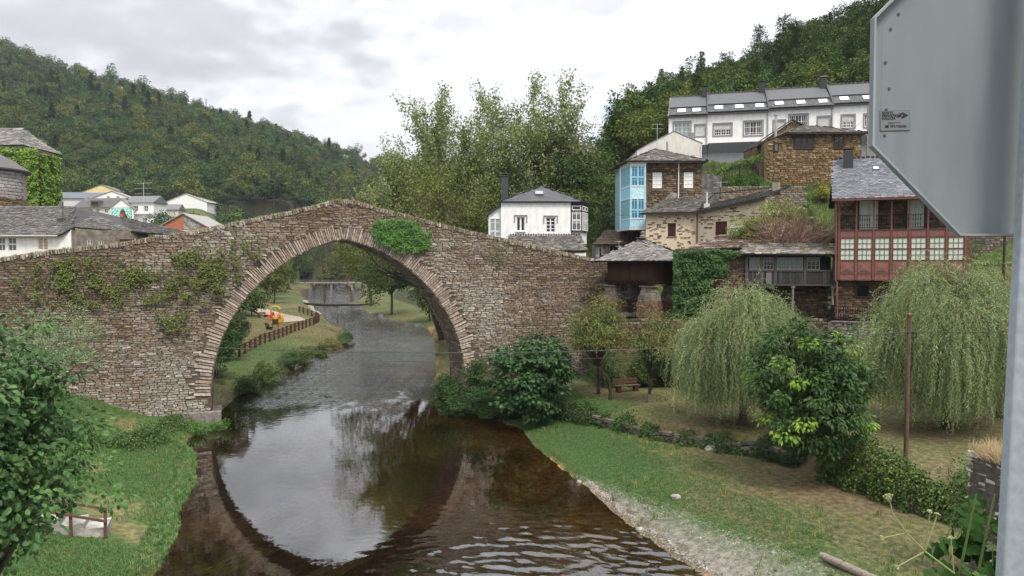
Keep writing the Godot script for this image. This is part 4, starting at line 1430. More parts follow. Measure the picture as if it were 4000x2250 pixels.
	settle(t, 6.5)
	# terrace wall and iron fence at its foot
	t = thing("terrace_fence", "black iron baluster fence on a pale rubble base below the red gallery", "fence", Vector3(22.42, 0, -52), -0.3724)
	a = Acc.new()
	a.box(-0.3, 6.45, 0.9, 8.3, 6.52, 1.3, Color(0.35, 0.33, 0.3))
	part("coping", a, M.stone, t)
	pieces(courses(-0.3, 8.3, 4.4, 6.45, Vector2(0.2, 0.36), Vector2(0.25, 0.6), 0.2, 3, func(_x, _y): return true, Transform3D(Basis(), Vector3(0, 0, 1.2)), 0.03), "stone", t, "stone", [Color(0.4, 0.36, 0.31), Color(0.33, 0.29, 0.25), Color(0.45, 0.42, 0.38)], 50, "rubble_stonework")
	a = Acc.new()
	for y in [6.56, 6.72, 7.5]:
		a.box(-0.2, y, 1.08, 8.2, y + 0.035, 1.12, iron)
	a.box(-0.32, 6.52, 1.0, -0.1, 7.6, 1.2, iron)
	rail = part("railing", a, M.metal, t)
	b = Acc.new()
	baluster(b, 0, 6.6, 7.52, 1.1, iron)
	bm = b.mesh()
	for k in 56:
		var o := part("baluster", bm, M.metal, rail)
		o.position.x = -0.1 + 8.2 * k / 56.0
	settle(t, 4.4)


func row_houses() -> void:
	var cuts := [-0.7, 3.72, 10.4, 17.2, 24.0]
	var words := ["with a tall gridded window, first of the terrace at the wooded end", "with a wide open window and a half-shuttered one, second in the terrace", "partly behind the stone cottage gable, third in the terrace", "with a shuttered window, last of the terrace beside the road sign"]
	var wins := [[[-0.1, 24.6, 1.75, 26.75, 0], [2.33, 25.12, 3.46, 26.36, 1]], [[4.4, 24.95, 6.33, 26.22, 2], [7.75, 24.82, 9.7, 26.36, 3]], [[10.95, 24.9, 12.1, 26.15, 1], [12.62, 24.9, 14.5, 26.72, 3], [15.62, 25.2, 16.82, 26.36, 1]], [[18.1, 24.9, 19.35, 26.25, 2], [20.4, 24.9, 22.2, 26.25, 3]]]
	for k in 4:
		var t := thing("terraced_house", "white terraced house " + words[k], "house", Vector3(18.97, 0, -88), -0.2447, "terraced houses above the gardens")
		var u0: float = cuts[k]
		var u1: float = cuts[k + 1]
		var holes := []
		for w in wins[k]:
			holes.push_back([w[0], w[1], w[2], w[3]])
		var a := Acc.new()
		holed(a, u0, 24.05, u1, 27.5, -0.3, 0, holes, WHITE)
		a.box(u0 + 0.01, 20.0, -8, u1 - 0.01, 27.48, -0.4, Color(0.62, 0.62, 0.62))
		a.box(u0, 24.0, -0.5, u1, 24.05, 0.02, Color(0.45, 0.45, 0.46))
		part("wall", a, M.plaster, t)
		a = Acc.new()
		a.box(u0, 27.3, -0.2, u1, 27.5, 0.35, GREY * 0.6)
		a.box(u0, 27.5, 0.2, u1, 27.58, 0.42, Color(0.5, 0.5, 0.5))
		part("cornice", a, M.paint, t)
		for w in wins[k]:
			var s := Acc.new()
			var f := 0.16
			s.box(w[0] - f, w[1] - f, 0.004, w[2] + f, w[1], 0.05, GREY)
			s.box(w[0] - f, w[3], 0.004, w[2] + f, w[3] + f, 0.05, GREY)
			s.box(w[0] - f, w[1], 0.004, w[0], w[3], 0.05, GREY)
			s.box(w[2], w[1], 0.004, w[2] + f, w[3], 0.05, GREY)
			part("surround", s, M.paint, t)
			if w[4] == 0:
				window(t, w[0], w[1], w[2], w[3], -0.12, [0.25, -0.5, 0.75], [0.25, 0.5, 0.75], WHITE, M.glass_green, 0.07, 0.035)
			elif w[4] == 3:
				window(t, w[0], w[1], w[2], w[3], -0.12, [0.11, 0.22, -0.33, 0.5, -0.67, 0.78, 0.89], [0.18, 0.6], WHITE, M.glass, 0.07, 0.04)
			else:
				var cut := lerpf(w[1], w[3], 0.55 if w[4] == 2 else 0.0)
				if w[4] == 2:
					window(t, w[0], w[1], w[2], cut, -0.12, [0.14, 0.28, -0.42, 0.56, -0.7, 0.85], [0.5], WHITE, M.glass, 0.07, 0.04)
				s = Acc.new()
				var y: float = w[3]
				while y > cut + 0.02:
					s.box(w[0], maxf(y - 0.06, cut), -0.1, w[2], y - 0.006, -0.07, Color(0.68, 0.68, 0.67))
					y -= 0.066
				s.box(w[0], cut, -0.13, w[2], w[3], -0.101, Color(0.5, 0.5, 0.5))
				part("roller_shutter", s, M.paint, t)
		# roof: slate apron with skylights below a smoother upper slope
		var eave := Vector3(0, 27.55, 0.5)
		var mid := Vector3(0, 28.72, -1.6)
		var top := Vector3(0, 30.75, -5.0)
		a = Acc.new()
		var d := 0.14
		var list := roof_plane(a, [Vector3(u0, eave.y, eave.z), Vector3(u1 - d, eave.y, eave.z), Vector3(u1 - d, mid.y, mid.z), Vector3(u0, mid.y, mid.z)], Vector2(0.3, 0.24), 3, 0.3)
		a.quad(Vector3(u0, mid.y + 0.12, mid.z + 0.15), Vector3(u1 - d, mid.y + 0.12, mid.z + 0.15), Vector3(u1 - d, top.y, top.z), Vector3(u0, top.y, top.z), Color(0.125, 0.127, 0.135))
		a.box(u0, mid.y + 0.02, mid.z + 0.08, u1 - d, mid.y + 0.115, mid.z + 0.16, Color(0.06, 0.06, 0.065))
		a.quad(Vector3(u0, 27.5, -9.5), Vector3(u1 - d, 27.5, -9.5), Vector3(u1 - d, top.y, top.z), Vector3(u0, top.y, top.z), Color(0.12, 0.12, 0.13))
		a.poly([Vector2(0.6, 27.55), Vector2(-1.6, 29.1), Vector2(-5.0, 31.15), Vector2(-8, 27.5)], -0.1, 0.03, Color(0.1, 0.1, 0.105), Transform3D(Basis(Vector3(0, 0, 1), Vector3(0, 1, 0), Vector3(-1, 0, 0)), Vector3(u1 - 0.07, 0, 0)))
		ridge_tiles(a, Vector3(u0, top.y + 0.02, top.z), Vector3(u1 - d, top.y + 0.02, top.z), 0.4, 0.2, Color(0.13, 0.13, 0.14))
		if k == 0:
			a.poly([Vector2(0.5, 27.5), Vector2(-1.6, 28.7), Vector2(-5.0, 30.7), Vector2(-8, 27.5)], -0.1, 0.03, WHITE, Transform3D(Basis(Vector3(0, 0, 1), Vector3(0, 1, 0), Vector3(-1, 0, 0)), Vector3(u0 - 0.02, 0, 0)))
		var rn := part("roof", a, M.slate, t)
		pieces(list, "slate", rn, "slate", [Color(0.14, 0.14, 0.147), Color(0.165, 0.165, 0.17), Color(0.115, 0.115, 0.122)], 0, "slate_courses")
		var sk: Array = [[0.75, 2.45], [4.95, 7.2, 9.45], [11.55, 13.85, 16.2], [18.4, 20.8]][k]
		for x in sk:
			skylight(t, Vector3(x, 28.2, -0.66), Vector3(1, 0, 0), Vector3(0, 1.17, -2.1).normalized(), 0.9, 1.15)
		a = Acc.new()
		var cx := u1 - 0.4
		a.box(cx - 0.3, 29.0, -5.2, cx + 0.35, 31.7, -4.4, Color(0.05, 0.052, 0.058))
		a.box(cx - 0.36, 31.82, -5.26, cx + 0.41, 31.9, -4.34, Color(0.07, 0.06, 0.05) if k < 2 else Color(0.4, 0.38, 0.35))
		a.box(cx - 0.22, 31.7, -5.1, cx - 0.12, 31.82, -4.5, Color(0.06, 0.06, 0.06))
		part("chimney", a, M.slate, t)
		a = Acc.new()
		a.box(u1 - 0.2, 24.0, 0.004, u1 - 0.02, 27.3, 0.06, Color(0.42, 0.42, 0.43))
		a.rod(Vector3(u1 - 0.1, 27.3, 0.14), Vector3(u1 - 0.1, 24.0, 0.14), 0.06, Color(0.5, 0.5, 0.5), 8)
		part("downpipe", a, M.paint, t)
		a = Acc.new()
		a.poly([Vector2(0.3, 24.0), Vector2(-0.5, 22.9), Vector2(-0.5, 20.0), Vector2(-1.6, 20.0), Vector2(-1.6, 24.0)], 0.0, u1 - u0 - 0.2, Color(0.3, 0.3, 0.31), Transform3D(Basis(Vector3(0, 0, 1), Vector3(0, 1, 0), Vector3(-1, 0, 0)), Vector3(u1 - 0.1, 0, 0.3)))
		part("undercroft", a, M.plaster, t)
		settle(t, 20.0)
		t.position.y += 0.16 * k


func upper_houses() -> void:
	var t := thing("stone_cottage", "honey brown stone cottage with dark window frames above the vegetable garden", "house", Vector3(25.56, 0, -76))
	var holes := [[0.82, 21.65, 1.3, 22.52], [2.86, 21.86, 4.86, 23.06], [6.9, 21.94, 7.84, 23.24]]
	var a := Acc.new()
	a.poly([Vector2(-0.1, 16.8), Vector2(9.7, 16.8), Vector2(9.7, 23.45), Vector2(2.2, 23.45), Vector2(-0.1, 22.55)], -0.3, -0.08, Color(0.22, 0.155, 0.09))
	a.box(-0.08, 16.8, -7, 9.68, 22.5, -0.32, Color(0.22, 0.155, 0.09))
	part("wall", a, M.stone, t)
	var st := courses(-0.1, 9.7, 17.0, 23.4, Vector2(0.14, 0.26), Vector2(0.3, 0.7), 0.2, 6, func(x, y): return clear_of(holes, x, y) and x > -0.05 and x < 9.66 and y < minf(23.35, 22.5 + x * 0.4))
	pieces(st, "stone", t, "stone", [Color(0.36, 0.245, 0.12), Color(0.43, 0.31, 0.17), Color(0.28, 0.175, 0.085), Color(0.33, 0.20, 0.095), Color(0.42, 0.34, 0.22), Color(0.22, 0.14, 0.075)], 130, "rubble_stonework")
	var wood := Color(0.05, 0.022, 0.014)
	window(t, 0.82, 21.65, 1.3, 22.52, 0.03, [], [], wood, M.glass_dull, 0.1)
	window(t, 2.86, 21.86, 4.86, 23.06, 0.03, [-0.36, -0.66], [], wood, M.glass, 0.12, 0.06)
	window(t, 6.9, 21.94, 7.84, 23.24, 0.03, [-0.5], [], wood, M.glass, 0.1, 0.05)
	a = Acc.new()
	a.box(2.55, 23.08, -0.02, 5.1, 23.27, 0.08, wood * 2.0)
	part("lintel", a, M.wood, t)
	a = Acc.new()
	a.poly([Vector2(-0.1, 22.55), Vector2(2.0, 23.4), Vector2(6.2, 24.5), Vector2(4.2, 25.5)], -4.6, -4.4, Color(0.36, 0.26, 0.14))
	part("gable", a, M.stone, t)
	a = Acc.new()
	var list := roof_plane(a, [Vector3(1.9, 23.5, 0.45), Vector3(10.1, 23.5, 0.45), Vector3(6.6, 24.85, -3.5), Vector3(5.0, 24.85, -3.5)], Vector2(0.36, 0.24), 5, 1.0)
	list.append_array(roof_plane(a, [Vector3(-1.7, 21.9, -2.0), Vector3(1.9, 23.5, 0.45), Vector3(5.0, 24.85, -3.5)], Vector2(0.36, 0.24), 5, 1.0))
	list.append_array(roof_plane(a, [Vector3(10.1, 23.5, 0.45), Vector3(10.1, 23.5, -7.0), Vector3(6.6, 24.85, -3.5)], Vector2(0.36, 0.24), 5, 1.0))
	for e in [[Vector3(-0.4, 22.6, -4.3), Vector3(4.2, 25.65, -4.3)], [Vector3(4.2, 25.65, -4.3), Vector3(6.4, 24.6, -4.3)]]:
		a.beam(e[0], e[1], 0.5, 0.1, Color(0.08, 0.07, 0.06))
	a.box(1.9, 23.36, 0.35, 10.1, 23.46, 0.5, Color(0.05, 0.035, 0.03))
	var rn := part("roof", a, M.slate, t)
	pieces(list, "slate", rn, "slate", OLD_SLATE, 50, "slate_courses")
	a = Acc.new()
	a.rod(Vector3(1.7, 23.0, -2.0), Vector3(1.7, 25.6, -2.0), 0.13, Color(0.55, 0.55, 0.56), 10)
	a.rod(Vector3(1.7, 25.62, -2.0), Vector3(1.7, 25.75, -2.0), 0.2, Color(0.5, 0.5, 0.5), 10)
	part("flue", a, M.metal, t)
	settle(t, 16.8)
	t = thing("gabled_house", "plain off-white gabled house end behind the blue gallery house", "house", Vector3(13.29, 0, -80))
	a = Acc.new()
	a.poly([Vector2(-0.05, 18.5), Vector2(6.8, 18.5), Vector2(6.8, 23.1), Vector2(3.88, 24.35), Vector2(1.2, 23.0), Vector2(-0.05, 22.3)], -7, 0, Color(0.66, 0.64, 0.59))
	part("wall", a, M.plaster, t)
	a = Acc.new()
	for e in [[Vector3(-0.1, 22.3, -3.5), Vector3(1.2, 23.05, -3.5)], [Vector3(1.2, 23.05, -3.5), Vector3(3.88, 24.42, -3.5)], [Vector3(3.88, 24.42, -3.5), Vector3(6.95, 23.12, -3.5)]]:
		a.beam(e[0], e[1], 7.1, 0.07, Color(0.35, 0.34, 0.33))
	part("roof", a, M.slate, t)
	a = Acc.new()
	a.rod(Vector3(0.03, 22.3, 0.08), Vector3(0.03, 19, 0.08), 0.05, WHITE)
	a.rod(Vector3(6.75, 23.0, 0.08), Vector3(6.75, 19, 0.08), 0.06, WHITE)
	part("downpipe", a, M.paint, t)
	window(t, 5.7, 21.45, 6.12, 21.88, 0.01, [], [], Color(0.5, 0.48, 0.44), M.glass, 0.05)
	a = Acc.new()
	a.box(6.1, 23.3, -2.6, 6.6, 24.6, -2.0, Color(0.3, 0.3, 0.31))
	part("chimney", a, M.slate, t)
	settle(t, 18.5)


func left_houses() -> void:
	var t := thing("white_slate_house", "low white house with broad grey slate hip roof behind the bridge's left end", "house", Vector3(-40.93, 0, -60))
	var holes := [[-1.3, 11.4, 0.46, 12.52], [0.66, 11.4, 1.33, 12.5], [3.05, 11.48, 3.87, 12.46]]
	var a := Acc.new()
	holed(a, -6, 9.6, 4.9, 12.6, -0.3, 0, holes, WHITE)
	a.box(-6, 9.6, -7, 4.88, 12.58, -0.32, Color(0.3, 0.3, 0.3))
	a.poly([Vector2(4.9, 9.6), Vector2(5.72, 9.6), Vector2(5.72, 13.25), Vector2(4.9, 12.6)], -0.6, -0.02, WHITE)
	part("wall", a, M.plaster, t)
	window(t, -1.3, 11.4, 0.46, 12.52, -0.08, [0.34, -0.66, 0.83], [-0.5], WHITE, M.glass_dull, 0.07, 0.05)
	window(t, 0.66, 11.4, 1.33, 12.5, -0.08, [0.5], [-0.5], WHITE, M.glass_dull, 0.06, 0.05)
	window(t, 3.05, 11.48, 3.87, 12.46, -0.08, [-0.5], [0.25, 0.5, 0.75], WHITE, M.warm_blind, 0.07, 0.05)
	a = Acc.new()
	var p := [Vector3(-6, 12.62, 0.4), Vector3(4.95, 12.62, 0.4), Vector3(5.9, 13.3, -0.1)]
	var top := Vector3(3.7, 15.25, -4.0)
	var list := roof_plane(a, [p[0], p[1], top, Vector3(-6, 15.0, -4.0)], Vector2(0.3, 0.17), 5, 1.0)
	list.append_array(roof_plane(a, [p[1], p[2], top], Vector2(0.3, 0.17), 5, 1.0))
	var far := Vector3(16.2, 12.45, -3.0)
	list.append_array(roof_plane(a, [p[2], Vector3(10.9, 12.95, 0.7), top], Vector2(0.3, 0.17), 5, 1.0))
	list.append_array(roof_plane(a, [Vector3(10.9, 12.95, 0.7), far, top], Vector2(0.3, 0.17), 5, 1.0))
	a.rod(Vector3(-6, 12.6, 0.46), Vector3(4.9, 12.6, 0.46), 0.06, Color(0.6, 0.6, 0.6))
	var rn := part("roof", a, M.slate, t)
	pieces(list, "slate", rn, "slate", [Color(0.125, 0.115, 0.11), Color(0.16, 0.15, 0.14), Color(0.09, 0.085, 0.08), Color(0.2, 0.19, 0.175), Color(0.12, 0.105, 0.09)], 100, "slate_courses")
	a = Acc.new()
	a.box(3.7, 13.6, -2.0, 4.2, 14.1, -1.5, Color(0.13, 0.12, 0.11))
	a.box(3.8, 14.1, -1.9, 4.05, 15.5, -1.65, Color(0.3, 0.29, 0.28))
	part("chimney", a, M.old_plaster, t)
	settle(t, 9.6)
	t = thing("grey_annex", "grey roughcast annex with two small white windows and a brown end behind the parapet", "house", Vector3(-35.21, 0, -60), -0.4093)
	holes = [[1.8, 11.6, 2.45, 12.32], [3.1, 11.6, 3.7, 12.22]]
	a = Acc.new()
	holed(a, 0.05, 9.6, 5.0, 13.0, -0.3, 0, holes, Color(0.33, 0.29, 0.24))
	a.box(0.06, 9.6, -3, 4.98, 12.98, -0.32, Color(0.33, 0.29, 0.24))
	part("wall", a, M.old_plaster, t)
	for h in holes:
		window(t, h[0], h[1], h[2], h[3], -0.05, [-0.5], [0.5], Color(0.62, 0.61, 0.6), M.glass_dull, 0.08, 0.05)
	a = Acc.new()
	a.box(5.0, 9.6, -3, 7.6, 12.3, -0.4, Color(0.10, 0.045, 0.03))
	part("timber_end", a, M.wood, t)
	window(t, 5.9, 11.4, 6.9, 12.1, -0.36, [], [], WHITE, M.curtain, 0.1)
	settle(t, 9.6)
	# church apse and ivy-covered church
	t = thing("round_apse", "round apse of pale blocks over brown rubble with a conical slate roof", "church", Vector3(-51.2, 0, -71.5))
	a = Acc.new()
	a.lathe(Vector3(0, 0, 0), [[4.35, 9.6], [4.35, 16.55]], 40, Color(0.25, 0.18, 0.12))
	a.lathe(Vector3(0, 0, 0), [[4.3, 16.55], [4.3, 19.2]], 40, Color(0.45, 0.43, 0.4))
	part("wall", a, M.stone, t)
	var blocks := []
	var y := 16.5
	while y < 19.0:
		for k in 34:
			var ang := TAU * (k + (0.5 if int(y * 10) % 2 else 0.0)) / 34.0
			if cos(ang) < -0.1: continue
			blocks.push_back(["block%d" % (rng.randi() % 6), Transform3D(Basis(Vector3.UP, ang) * Basis.from_scale(Vector3(0.8, 0.3, 0.12)), Vector3(sin(ang) * 4.4, y + 0.15, cos(ang) * 4.4)), rng.randi() % 3, 1.0])
		y += 0.315
	pieces(blocks, "ashlar_block", t, "stone", [Color(0.52, 0.49, 0.45), Color(0.58, 0.56, 0.52), Color(0.47, 0.45, 0.42)], 60, "ashlar_blocks")
	var rub := []
	y = 10.5
	while y < 16.45:
		var ang := -1.6
		while ang < 1.6:
			var l := rf(0.3, 0.7)
			rub.push_back(["block%d" % (rng.randi() % 6), Transform3D(Basis(Vector3.UP, ang) * Basis.from_scale(Vector3(l - 0.02, 0.17, 0.15)), Vector3(sin(ang) * 4.42, y, cos(ang) * 4.42)), rng.randi() % 6, 0.1])
			ang += l / 4.4
		y += 0.18
	pieces(rub, "stone", t, "stone", RUBBLE, 0, "rubble_stonework")
	a = Acc.new()
	a.lathe(Vector3(0, 0, 0), [[4.75, 19.12], [4.78, 19.26], [3.2, 20.35], [0.1, 22.0]], 36, Color(0.14, 0.135, 0.13))
	part("roof", a, M.slate, t)
	settle(t, 9.6)
	t = thing("ivy_church", "church nave wrapped in bright green ivy under a grey slate roof", "church", Vector3(-56.3, 0, -80))
	a = Acc.new()
	a.box(-8, 9.6, -3.4, 6.0, 22.4, 0, Color(0.2, 0.17, 0.13))
	part("wall", a, M.stone, t)
	a = Acc.new()
	list = roof_plane(a, [Vector3(-8, 22.9, 0.3), Vector3(4.6, 22.9, 0.3), Vector3(2.6, 25.1, -3), Vector3(-8, 25.1, -3)], Vector2(0.45, 0.26), 5, 1.0)
	list.append_array(roof_plane(a, [Vector3(4.6, 22.9, 0.3), Vector3(6.4, 22.4, -3.6), Vector3(2.6, 25.1, -3)], Vector2(0.45, 0.26), 5, 1.0))
	rn = part("roof", a, M.slate, t)
	pieces(list, "slate", rn, "slate", [Color(0.2, 0.19, 0.175), Color(0.26, 0.25, 0.235), Color(0.15, 0.14, 0.13), Color(0.34, 0.33, 0.31), Color(0.18, 0.16, 0.13)], 30, "slate_courses")
	var greens := [Color(0.13, 0.21, 0.035), Color(0.16, 0.25, 0.045), Color(0.095, 0.165, 0.028)]
	ivy_wall(t, Transform3D(Basis(), Vector3(-3, 9.6, 0)), 9.2, 13.1, 15000, 0.24, greens, func(x, y): return not (x > 3.6 and x < 4.1 and y > 10.2 and y < 12.4), 0.5)
	ivy_wall(t, Transform3D(Basis(Vector3.UP, PI / 2), Vector3(6.0, 9.6, 0)), 3.5, 12.6, 7000, 0.24, greens, func(_x, _y): return true, 0.5)
	settle(t, 9.6)


# a simple distant house: box with gable or hip, windows built one by one
func far_house(called: String, label: String, at: Vector3, turn: float, w: float, h: float, deep: float, rise: float, wall: Color, roof: Color, gable_front: bool, wins: Array, base := 4.0) -> Node3D:
	var t := thing(called, label, "house", at, turn)
	var a := Acc.new()
	var holes := []
	for q in wins:
		holes.push_back([q[0], q[1], q[0] + q[2], q[1] + q[3]])
	holed(a, 0, -base, w, h, -0.3, 0, holes, wall)
	a.box(0.02, -base, -deep, w - 0.02, h - 0.01, -0.32, wall * 0.8)
	if gable_front:
		a.poly([Vector2(0, h), Vector2(w, h), Vector2(w / 2, h + rise)], -deep, 0, wall)
	part("wall", a, M.plaster, t)
	a = Acc.new()
	if gable_front:
		for s in [0.0, 1.0]:
			a.beam(Vector3(lerpf(-0.5, w + 0.5, s), h - 0.25, -deep / 2), Vector3(w / 2, h + rise + 0.1, -deep / 2), deep + 0.5, 0.15, roof)
	else:
		a.poly([Vector2(0.6, h), Vector2(-deep / 2, h + rise), Vector2(-deep - 0.6, h)], -w - 0.4, 0.4, roof, Transform3D(Basis(Vector3(0, 0, 1), Vector3(0, 1, 0), Vector3(-1, 0, 0)), Vector3.ZERO))
	part("roof", a, M.slate, t)
	for q in wins:
		window(t, q[0], q[1], q[0] + q[2], q[1] + q[3], -0.12, [-0.5] if q[2] < 1.6 else [0.25, -0.5, 0.75], [0.5], Color(0.7, 0.7, 0.7), M.glass_dull, 0.09, 0.06)
	return t


func village() -> void:
	var row := []
	for k in 5:
		row.push_back([1.6 + 3.1 * k, 5.2, 1.9 if k == 1 else 1.2, 1.3])
		row.push_back([1.6 + 3.1 * k, 1.6, 1.2, 1.3])
	# yellow gable and long slate roof behind
	far_house("yellow_house", "pale yellow gable-ended house, highest of the far village", Vector3(-180.7, 33, -316), 0.1, 15.8, 7.1, 12, 3.0, Color(0.76, 0.62, 0.33), Color(0.2, 0.19, 0.18), true, [], 8)
	far_house("grey_roof_building", "long building with blue-grey sheet roof below the yellow gable", Vector3(-180, 28, -299), 0.1, 18.0, 8.0, 8, 2.7, Color(0.6, 0.6, 0.6), Color(0.17, 0.19, 0.23), false, [], 8)
	var t := far_house("apartment_block", "cream apartment block with mansard slate roof and dormer in the far village", Vector3(-148.2, 22, -255), -0.12, 15.6, 7.0, 10, 3.6, Color(0.7, 0.67, 0.58), Color(0.13, 0.125, 0.12), false, row, 4)
	var a := Acc.new()
	a.box(5.9, 7.6, -2.2, 9.0, 9.4, 0.2, Color(0.15, 0.145, 0.14))
	a.box(6.2, 7.9, 0.2, 8.7, 9.0, 0.23, DARK)
	part("dormer", a, M.slate, t)
	for x in [2.0, 9.8, 13.4]:
		a = Acc.new()
		a.box(x, 8.6, -3.4, x + 0.7, 11.0, -2.7, Color(0.5, 0.47, 0.42))
		part("chimney", a, M.old_plaster, t)
	t = far_house("white_gable_house", "white gabled house behind the mural house in the far village", Vector3(-158.5, 27, -282), 0.1, 16.5, 7.2, 9, 3.0, WHITE, Color(0.35, 0.34, 0.33), true, [[11.5, 5.2, 1.5, 1.5], [9.0, 5.2, 0.8, 1.6]], 8)
	# mural house
	t = far_house("mural_house", "house end painted with a mural of a long-haired figure among leaves", Vector3(-134.8, 20, -252), 0.1, 7.6, 8.4, 8, 3.2, WHITE, Color(0.3, 0.29, 0.28), true, [], 4)
	var im := Image.create_empty(96, 96, false, Image.FORMAT_RGB8)
	for j in 96:
		for k in 96:
			var p := Vector2((k - 48) / 48.0, (j - 48) / 48.0)
			var n := nf.get_noise_2d(k * 5.0, j * 5.0)
			var c := Color(0.72, 0.88, 0.88).lerp(Color(0.28, 0.55, 0.42), smoothstep(-0.05, 0.2, n + p.y * 0.15 + absf(p.x) * 0.12))
			if Vector2(p.x - 0.22, (p.y - 0.15) * 0.55).length() + n * 0.1 < 0.4: c = Color(0.12, 0.1, 0.11)
			if Vector2(p.x - 0.1, (p.y + 0.5) * 0.7).length() + n * 0.1 < 0.26: c = Color(0.42, 0.17, 0.13)
			if Vector2(p.x - 0.02, (p.y + 0.42) * 0.8).length() < 0.13: c = Color(0.62, 0.36, 0.28)
			im.set_pixel(k, j, c)
	var mm := StandardMaterial3D.new()
	mm.resource_name = "mural"
	mm.albedo_texture = ImageTexture.create_from_image(im)
	mm.roughness = 0.9
	var q := QuadMesh.new()
	q.size = Vector2(6.9, 9.6)
	var mu := part("mural", q, mm, t)
	mu.position = Vector3(3.8, 4.2, 0.03)
	t = far_house("balcony_house", "white house with grey roof and glazed bay at the far village's right end", Vector3(-130.5, 20.5, -255), -0.1, 9.5, 10.2, 8, 2.6, WHITE, Color(0.2, 0.2, 0.21), false, [[1.0, 7.4, 3.0, 1.7], [6.2, 7.2, 1.4, 1.9], [1.2, 3.0, 1.4, 2.1], [5.6, 3.0, 1.4, 2.1]], 6)
	a = Acc.new()
	a.box(0.4, 6.3, 0.0, 9.0, 6.55, 1.3, WHITE)
	a.box(0.4, 2.4, 0.0, 9.0, 2.6, 1.3, WHITE)
	part("balcony", a, M.paint, t)
	# separate white hall and its neighbours
	t = far_house("white_hall", "wide white gable-ended building on the valley slope right of the antenna", Vector3(-147.6, 30, -320), -0.05, 18.2, 6.2, 14, 3.4, WHITE, Color(0.45, 0.43, 0.41), true, [[9.6, 6.6, 1.0, 1.0], [2.2, 3.0, 1.0, 1.5], [5.5, 2.4, 1.0, 1.5]], 8)
	far_house("slate_cottage", "small house with grey roof left of the wide white hall", Vector3(-140.5, 26, -292), 0.1, 10.5, 5.0, 8, 2.4, Color(0.66, 0.64, 0.6), Color(0.2, 0.2, 0.21), false, [], 8)
	t = far_house("brick_gable_house", "house with red brick gable half rendered grey, just above the parapet", Vector3(-61.3, 11, -129), 0.0, 9.8, 5.2, 10, 2.6, Color(0.42, 0.16, 0.09), Color(0.4, 0.38, 0.36), true, [])
	a = Acc.new()
	a.poly([Vector2(4.95, 5.2), Vector2(8.0, 5.2), Vector2(8.0, 6.1), Vector2(4.95, 7.7)], 0.004, 0.02, Color(0.45, 0.43, 0.39))
	part("render_coat", a, M.old_plaster, t)
	far_house("low_grey_roof", "low building with pale grey roof directly behind the bridge parapet", Vector3(-46.0, 10.0, -92), 0.0, 11.0, 3.4, 7, 1.2, Color(0.5, 0.48, 0.45), Color(0.3, 0.29, 0.28), false, [])
	far_house("hillside_hut", "tiny white hut alone among trees on the wooded hillside", Vector3(-174.5, 50, -430), 0.1, 6.5, 7.0, 5, 0.3, WHITE, Color(0.6, 0.6, 0.6), false, [[1.4, 2.5, 1.2, 2.0]], 8)
	antenna("tall television antenna mast in front of the far village", Vector3(-31.8, 10.2, -65.0), 7.2, 3, 0.3)
	antenna("television antenna on the white gable behind the blue gallery", Vector3(15.2, 22.4, -79.0), 2.6, 2, 0.5)
	antenna("small antenna beside the mossy-roofed small house", Vector3(9.9, 10.6, -69.5), 1.9, 2, 1.2)
	antenna("bent antenna on the path below the terraced houses", Vector3(19.4, 15.6, -70.0), 2.4, 2, 0.2)


# ---------------------------------------------------------------- plants
# leaves: each a folded diamond of two triangles
func leaf(a: Acc, p: Vector3, d: Vector3, n: Vector3, l: float, w: float, c: Color) -> void:
	var s := d.cross(n).normalized() * (w * 0.5)
	var o := a.v.size()
	a.v.push_back(p)
	a.v.push_back(p + d * (l * 0.45) + s + n * (w * 0.18))
	a.v.push_back(p + d * l)
	a.v.push_back(p + d * (l * 0.45) - s + n * (w * 0.18))
	a.i.append_array(PackedInt32Array([o, o + 1, o + 2, o, o + 2, o + 3]))
	c = Color(c.r * 1.32, c.g * 1.32, c.b * 1.28)
	for k in 4:
		a.c.push_back(c)


func oval_leaf(a: Acc, p: Vector3, d: Vector3, n: Vector3, l: float, w: float, c: Color) -> void:      # a leaf with a rounded, bent blade for plants close by
	var s := d.cross(n).normalized() * (w * 0.5)
	var o := a.v.size()
	var k := 0
	for q in [[0.0, 0.0, 0.0], [0.22, 0.8, 0.1], [0.5, 1.0, 0.14], [0.78, 0.62, 0.04]]:
		var m: Vector3 = p + d * l * float(q[0]) + n * w * (0.16 - 0.6 * pow(float(q[0]) - 0.35, 2.0))
		a.v.push_back(m)
		a.v.push_back(m + s * float(q[1]) + n * w * float(q[2]))
		a.v.push_back(m - s * float(q[1]) + n * w * float(q[2]))
	a.v.push_back(p + d * l - n * w * 0.2)
	for j in 3:
		var b := o + j * 3
		a.i.append_array(PackedInt32Array([b, b + 1, b + 4, b, b + 4, b + 3, b, b + 3, b + 5, b, b + 5, b + 2]))
	a.i.append_array(PackedInt32Array([o + 9, o + 10, o + 12, o + 9, o + 12, o + 11]))
	c = Color(c.r * 1.32, c.g * 1.32, c.b * 1.28)
	for j in 13:
		a.c.push_back(c)


func rand_dir() -> Vector3:
	var z := rng.randf() * 2.0 - 1.0
	var f := rng.randf() * TAU
	var r := sqrt(1.0 - z * z)
	return Vector3(r * cos(f), z, r * sin(f))


